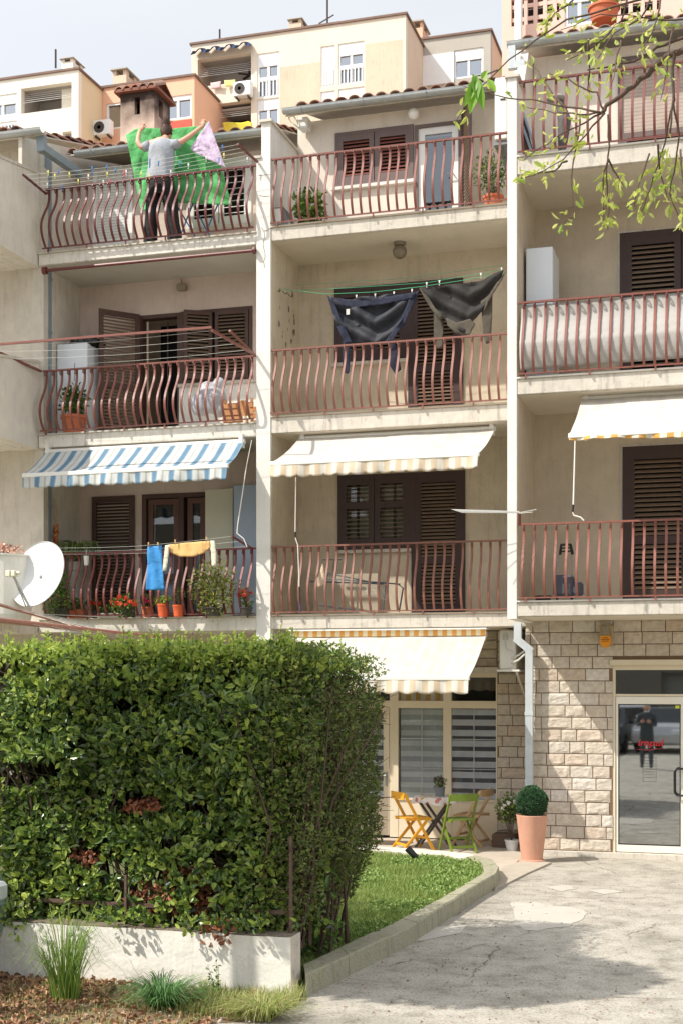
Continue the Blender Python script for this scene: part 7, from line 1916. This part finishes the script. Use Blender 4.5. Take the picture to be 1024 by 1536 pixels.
# sooty chimney on the left roof
sm = bpy.data.materials.new('sooty_render'); sm.use_nodes = True; N = sm.node_tree.nodes; L = sm.node_tree.links; b = N['Principled BSDF']; b.inputs['Roughness'].default_value = .95
c = 21.4
a_ = P(181,140,c); X1 = P(232,0,c).x; zb = P(181,232,c).z; X0 = a_.x; zt_ = a_.z
tcx = N.new('ShaderNodeTexCoord'); n1 = N.new('ShaderNodeTexNoise'); n1.inputs['Scale'].default_value = 3.5; n1.inputs['Detail'].default_value = 8; L.new(tcx.outputs['Object'], n1.inputs['Vector'])
sp = N.new('ShaderNodeSeparateXYZ'); L.new(tcx.outputs['Object'], sp.inputs[0]); ad = N.new('ShaderNodeMath'); ad.operation = 'MULTIPLY_ADD'; ad.inputs[1].default_value = .9; L.new(n1.outputs['Fac'], ad.inputs[0]); L.new(sp.outputs[2], ad.inputs[2])
mr = N.new('ShaderNodeMapRange'); mr.inputs[1].default_value = .75; mr.inputs[2].default_value = 1.4; L.new(ad.outputs[0], mr.inputs[0])
mx_ = N.new('ShaderNodeMix'); mx_.data_type = 'RGBA'; mx_.inputs[6].default_value = lin((214,190,172))+(1,); mx_.inputs[7].default_value = lin((62,50,44))+(1,); L.new(mr.outputs[0], mx_.inputs[0]); L.new(mx_.outputs[2], b.inputs['Base Color'])
t = thing('chimney', ((X0+X1)/2, c, zb), 'soot-stained chimney with barrel-tile cap on the nearer left roof', 'chimney')
d = .55; h = zt_-zb; w_ = X1-X0
mb = MB(); xo0, xo1 = X0+w_*.42, X0+w_*.58; zo0, zo1 = zb+h*.62, zb+h*.9
wall(mb, X0, X1, zb-.8, zt_, [(xo0, xo1, zo0, zo1)], c, c+.1); mb.box(X0, X0+.1, c+.1, c+d, zb-.8, zt_); mb.box(X0, X1, c+d, c+d+.1, zb-.8, zt_)
mb.box(X1-.1, X1, c+.1, c+d*.35, zb-.8, zt_); mb.box(X1-.1, X1, c+d*.65, c+d, zb-.8, zt_); mb.box(X1-.1, X1, c+d*.35, c+d*.65, zb-.8, zo0); mb.box(X1-.1, X1, c+d*.35, c+d*.65, zo1, zt_)
mb.box(X0+.1, X1-.1, c+.12, c+d, zo0-.2, zo0-.18)
mb.build('stack', sm, t)
mb = MB()
for k in range(5):
    cx = X0-.06+(w_+.12)*(k+.5)/5; r_ = (w_+.12)/10*1.12
    for s in (0, 1):
        y0_, y1_, z0_, z1_ = ((c-.10, c+d/2+.05, zt_+.0, zt_+.20) if s == 0 else (c+d+.2, c+d/2+.05, zt_+.0, zt_+.20))
        vs = []
        for (yy, zz) in ((y0_, z0_), (y1_, z1_)):
            for q in range(7): a = math.pi*q/6; vs.append((cx-r_*math.cos(a), yy, zz+r_*math.sin(a)))
            for q in range(6, -1, -1): a = math.pi*q/6; vs.append((cx-(r_-.02)*math.cos(a), yy, zz+(r_-.02)*math.sin(a)))
        fs = [(q, (q+1) % 14, 14+(q+1) % 14, 14+q) for q in range(14)]+[(q, q+1, 12-q, 13-q) for q in range(6)]
        mb.add(vs, fs)
mb.box(X0-.08, X1+.08, c-.09, c+d+.18, zt_-.02, zt_+.03)
mb.build('tiled_cap', tile_mat, t)
# roof terrace pot near the top right
potplant('terracotta pot of spring greens on the roof edge at the top right', 905, 0, 19.2, .21, .20, (0,0,.12,.26,.2,.16), 240, (.07,.03), leaf_bright, P(905,33,19.2).z, terracotta, taper=.8)
# small vent tiles on the middle roof
mb = MB(); q = P(555,138,19.9)
for k in range(4): mb.obox((q.x-.35+k*.16, 19.9, 11.12+.02*k), (q.x-.2+k*.17, 20.2, 11.22), .16, .05)
o = mb.build('loose_tiles', tile_mat); tag(o, 'loose orange ridge tiles piled on the middle roof', 'roof tiles')
# ================================================================== BEHIND THE CAMERA (what the panes mirror): street side building, parked cars, passer-by
random.seed(8)
t = thing('apartment_building', (0, -26, 0), 'grey-green building across the street mirrored in the glass entrance', 'building')
mb = MB(); hs = [(x_, x_+1.4, z_, z_+1.5) for x_ in range(-24, 26, 4) for z_ in (1.2, 4.4, 7.6)]; wall(mb, -30, 30, 0, 10.5, hs, -26.3, -26); mb.build('wall', M('street_wall', (128, 124, 110), .9, .06, .6), t)
mb = MB(); mb.box(-30, 30, -26.5, -26.4, 0, 10.5); mb.build('curtains', M('street_curtain', (150, 150, 140), .9, .05), t)
def car(label, x, y, colr, rot=0.0):
    t = thing('parked_car', (x, y, 0), label, 'car'); t.rotation_euler.z = rot
    pm = M('car_paint_'+colr[0], colr[1], .25, .02, metal=.3)
    off = Vector((x, y, 0)); bm_ = MB(); n = 9
    prof = [(-2.1,.35),(-2.15,.7),(-1.9,.88),(-1.2,.96),(-.6,1.42),(.7,1.45),(1.35,.98),(2.0,.86),(2.12,.6),(2.08,.35)]
    for s, ins in ((-1,0),(1,0)):
        pass
    rows = []
    for sy_, nar in ((-.86,.10),(-.82,.0),(-.5,-.02),(.5,-.02),(.82,0),(.86,.10)):
        rows.append([(x+px_*(1-abs(nar)*.1), y+sy_*(1 if pz_ < 1 else .84), pz_-(nar*.35 if pz_ > .4 else 0)) for px_, pz_ in prof])
    b0 = 0
    for r_ in rows: bm_.v.extend(r_)
    m_ = len(prof)
    for i in range(len(rows)-1):
        for k in range(m_): k2 = (k+1) % m_; bm_.f.append((i*m_+k, i*m_+k2, (i+1)*m_+k2, (i+1)*m_+k))
    bm_.f.append(tuple(range(m_))); bm_.f.append(tuple(range(len(bm_.v)-m_, len(bm_.v))))
    bm_.build('body', pm, t)
    for s in (-1, 1):
        w = MB(); w.prism([(x-1.0, .98), (x-.55, 1.34), (x+.62, 1.36), (x+1.1, .99)], y+s*.80-.02, y+s*.80+.02); w.build('side_window', M('car_window', (30, 36, 40), .08, .02), t)
        w = MB(); w.bbox(x+1.9, x+2.12, y+s*.62-.16, y+s*.62+.16, .62, .78, .03); w.build('headlight', M('lamp_glass', (220, 224, 226), .1, .02), t)
        w = MB(); w.bbox(x+.8, x+.98, y+s*.98-.08, y+s*.98+.08, .95, 1.08, .03); w.build('mirror', pm, t)
        for xx in (-1.3, 1.3):
            w = MB(); w.lathe((x+xx, y+s*.78, .32), [(.2, -.1), (.32, -.09), (.33, 0), (.32, .09), (.2, .1)], 20, 1); wh = w.build('wheel', M('tyre_rubber', (26, 26, 26), .9), t)
            w = MB(); w.lathe((x+xx, y+s*.86, .32), [(.05, .03), (.2, .02), (.21, -.02)], 16, 1); w.build('rim', steel, wh)
    w = MB(); w.add([(x+1.33, y-.62, 1.0), (x+1.33, y+.62, 1.0), (x+.74, y+.55, 1.44), (x+.74, y-.55, 1.44), (x+1.36, y-.62, 1.01), (x+1.36, y+.62, 1.01), (x+.77, y+.55, 1.45), (x+.77, y-.55, 1.45)], [(0,3,2,1),(4,5,6,7),(0,1,5,4),(1,2,6,5),(2,3,7,6),(3,0,4,7)]); w.build('windscreen', MATS['car_window'], t)
    return t
car('silver parked car mirrored at the right of the glass entrance', -2.6, -9.5, ('silver', (190, 192, 194)), math.radians(100))
car('dark parked car mirrored at the left of the glass entrance', -4.7, -9.0, ('charcoal', (50, 52, 56)), math.radians(95))
car('white parked car mirrored behind the other two in the glass entrance', -4.4, -15.0, ('white', (216, 218, 218)), math.radians(8))
bp_ = thing('person', (-2.75, .0, 0), 'grey-haired passer-by in dark clothes mirrored in the glass entrance', 'person')
bx_, by_ = -2.75, 0.0
V_ = lambda x, y, z: Vector((bx_+x, by_+y, z))
skin('body', [(V_(0,0,.95), .15), (V_(0,0,1.15), .14), (V_(0,.0,1.38), .16), (V_(0,.01,1.52), .06), (V_(-.19,0,1.42), .07), (V_(-.24,.05,1.15), .055), (V_(-.12,.26,1.25), .04), (V_(.19,0,1.42), .07), (V_(.24,.05,1.15), .055), (V_(.12,.26,1.25), .04),
  (V_(-.10,0,.85), .11), (V_(-.11,.01,.48), .08), (V_(-.12,0,.10), .055), (V_(-.12,.12,.05), .045), (V_(.10,0,.85), .11), (V_(.11,.01,.48), .08), (V_(.12,0,.10), .055), (V_(.12,.12,.05), .045)],
  [(0,1),(1,2),(2,3),(2,4),(4,5),(5,6),(2,7),(7,8),(8,9),(0,10),(10,11),(11,12),(12,13),(0,14),(14,15),(15,16),(16,17)], M('dark_coat', (74, 80, 84), .9), bp_)
mb = MB(); mb.ball(V_(0,.02,1.64), .075, .095, .115, 16, 12); mb.ball(V_(0,.12,1.63), .014, .02, .02, 8, 6)
for s in (-1, 1): mb.ball(V_(s*.076,.02,1.63), .012, .02, .03, 8, 6)
mb.build('head', skinm, bp_, smooth=True)
mb = MB(); mb.ball(V_(0,-.005,1.675), .086, .10, .10, 16, 12); mb.build('hair', M('grey_hair', (190, 186, 180), .7), bp_, smooth=True)
for s in (-1, 1):
    mb = MB(); h0 = V_(s*.10,.30,1.27); mb.ball(h0, .035, .03, .045, 10, 8)
    for k in range(4): mb.tube([h0+Vector((-s*.01, .0, -.02+.017*k)), h0+Vector((-s*.05, .02, -.02+.017*k)), h0+Vector((-s*.07, -.01, -.02+.017*k))], [.009,.008,.006], 6)
    mb.tube([h0+Vector((0,0,.03)), h0+Vector((-s*.02,.01,.06)), h0+Vector((-s*.04,.01,.07))], [.010,.009,.007], 6)
    mb.build('hand', skinm, bp_, smooth=True)
# sliver of a parked car at the lower left corner
cq = G(4, 1500); car('pale green parked car just entering the lower left corner', cq.x-2.46, cq.y-.1, ('pale_green', (150, 170, 160)), 0.0)
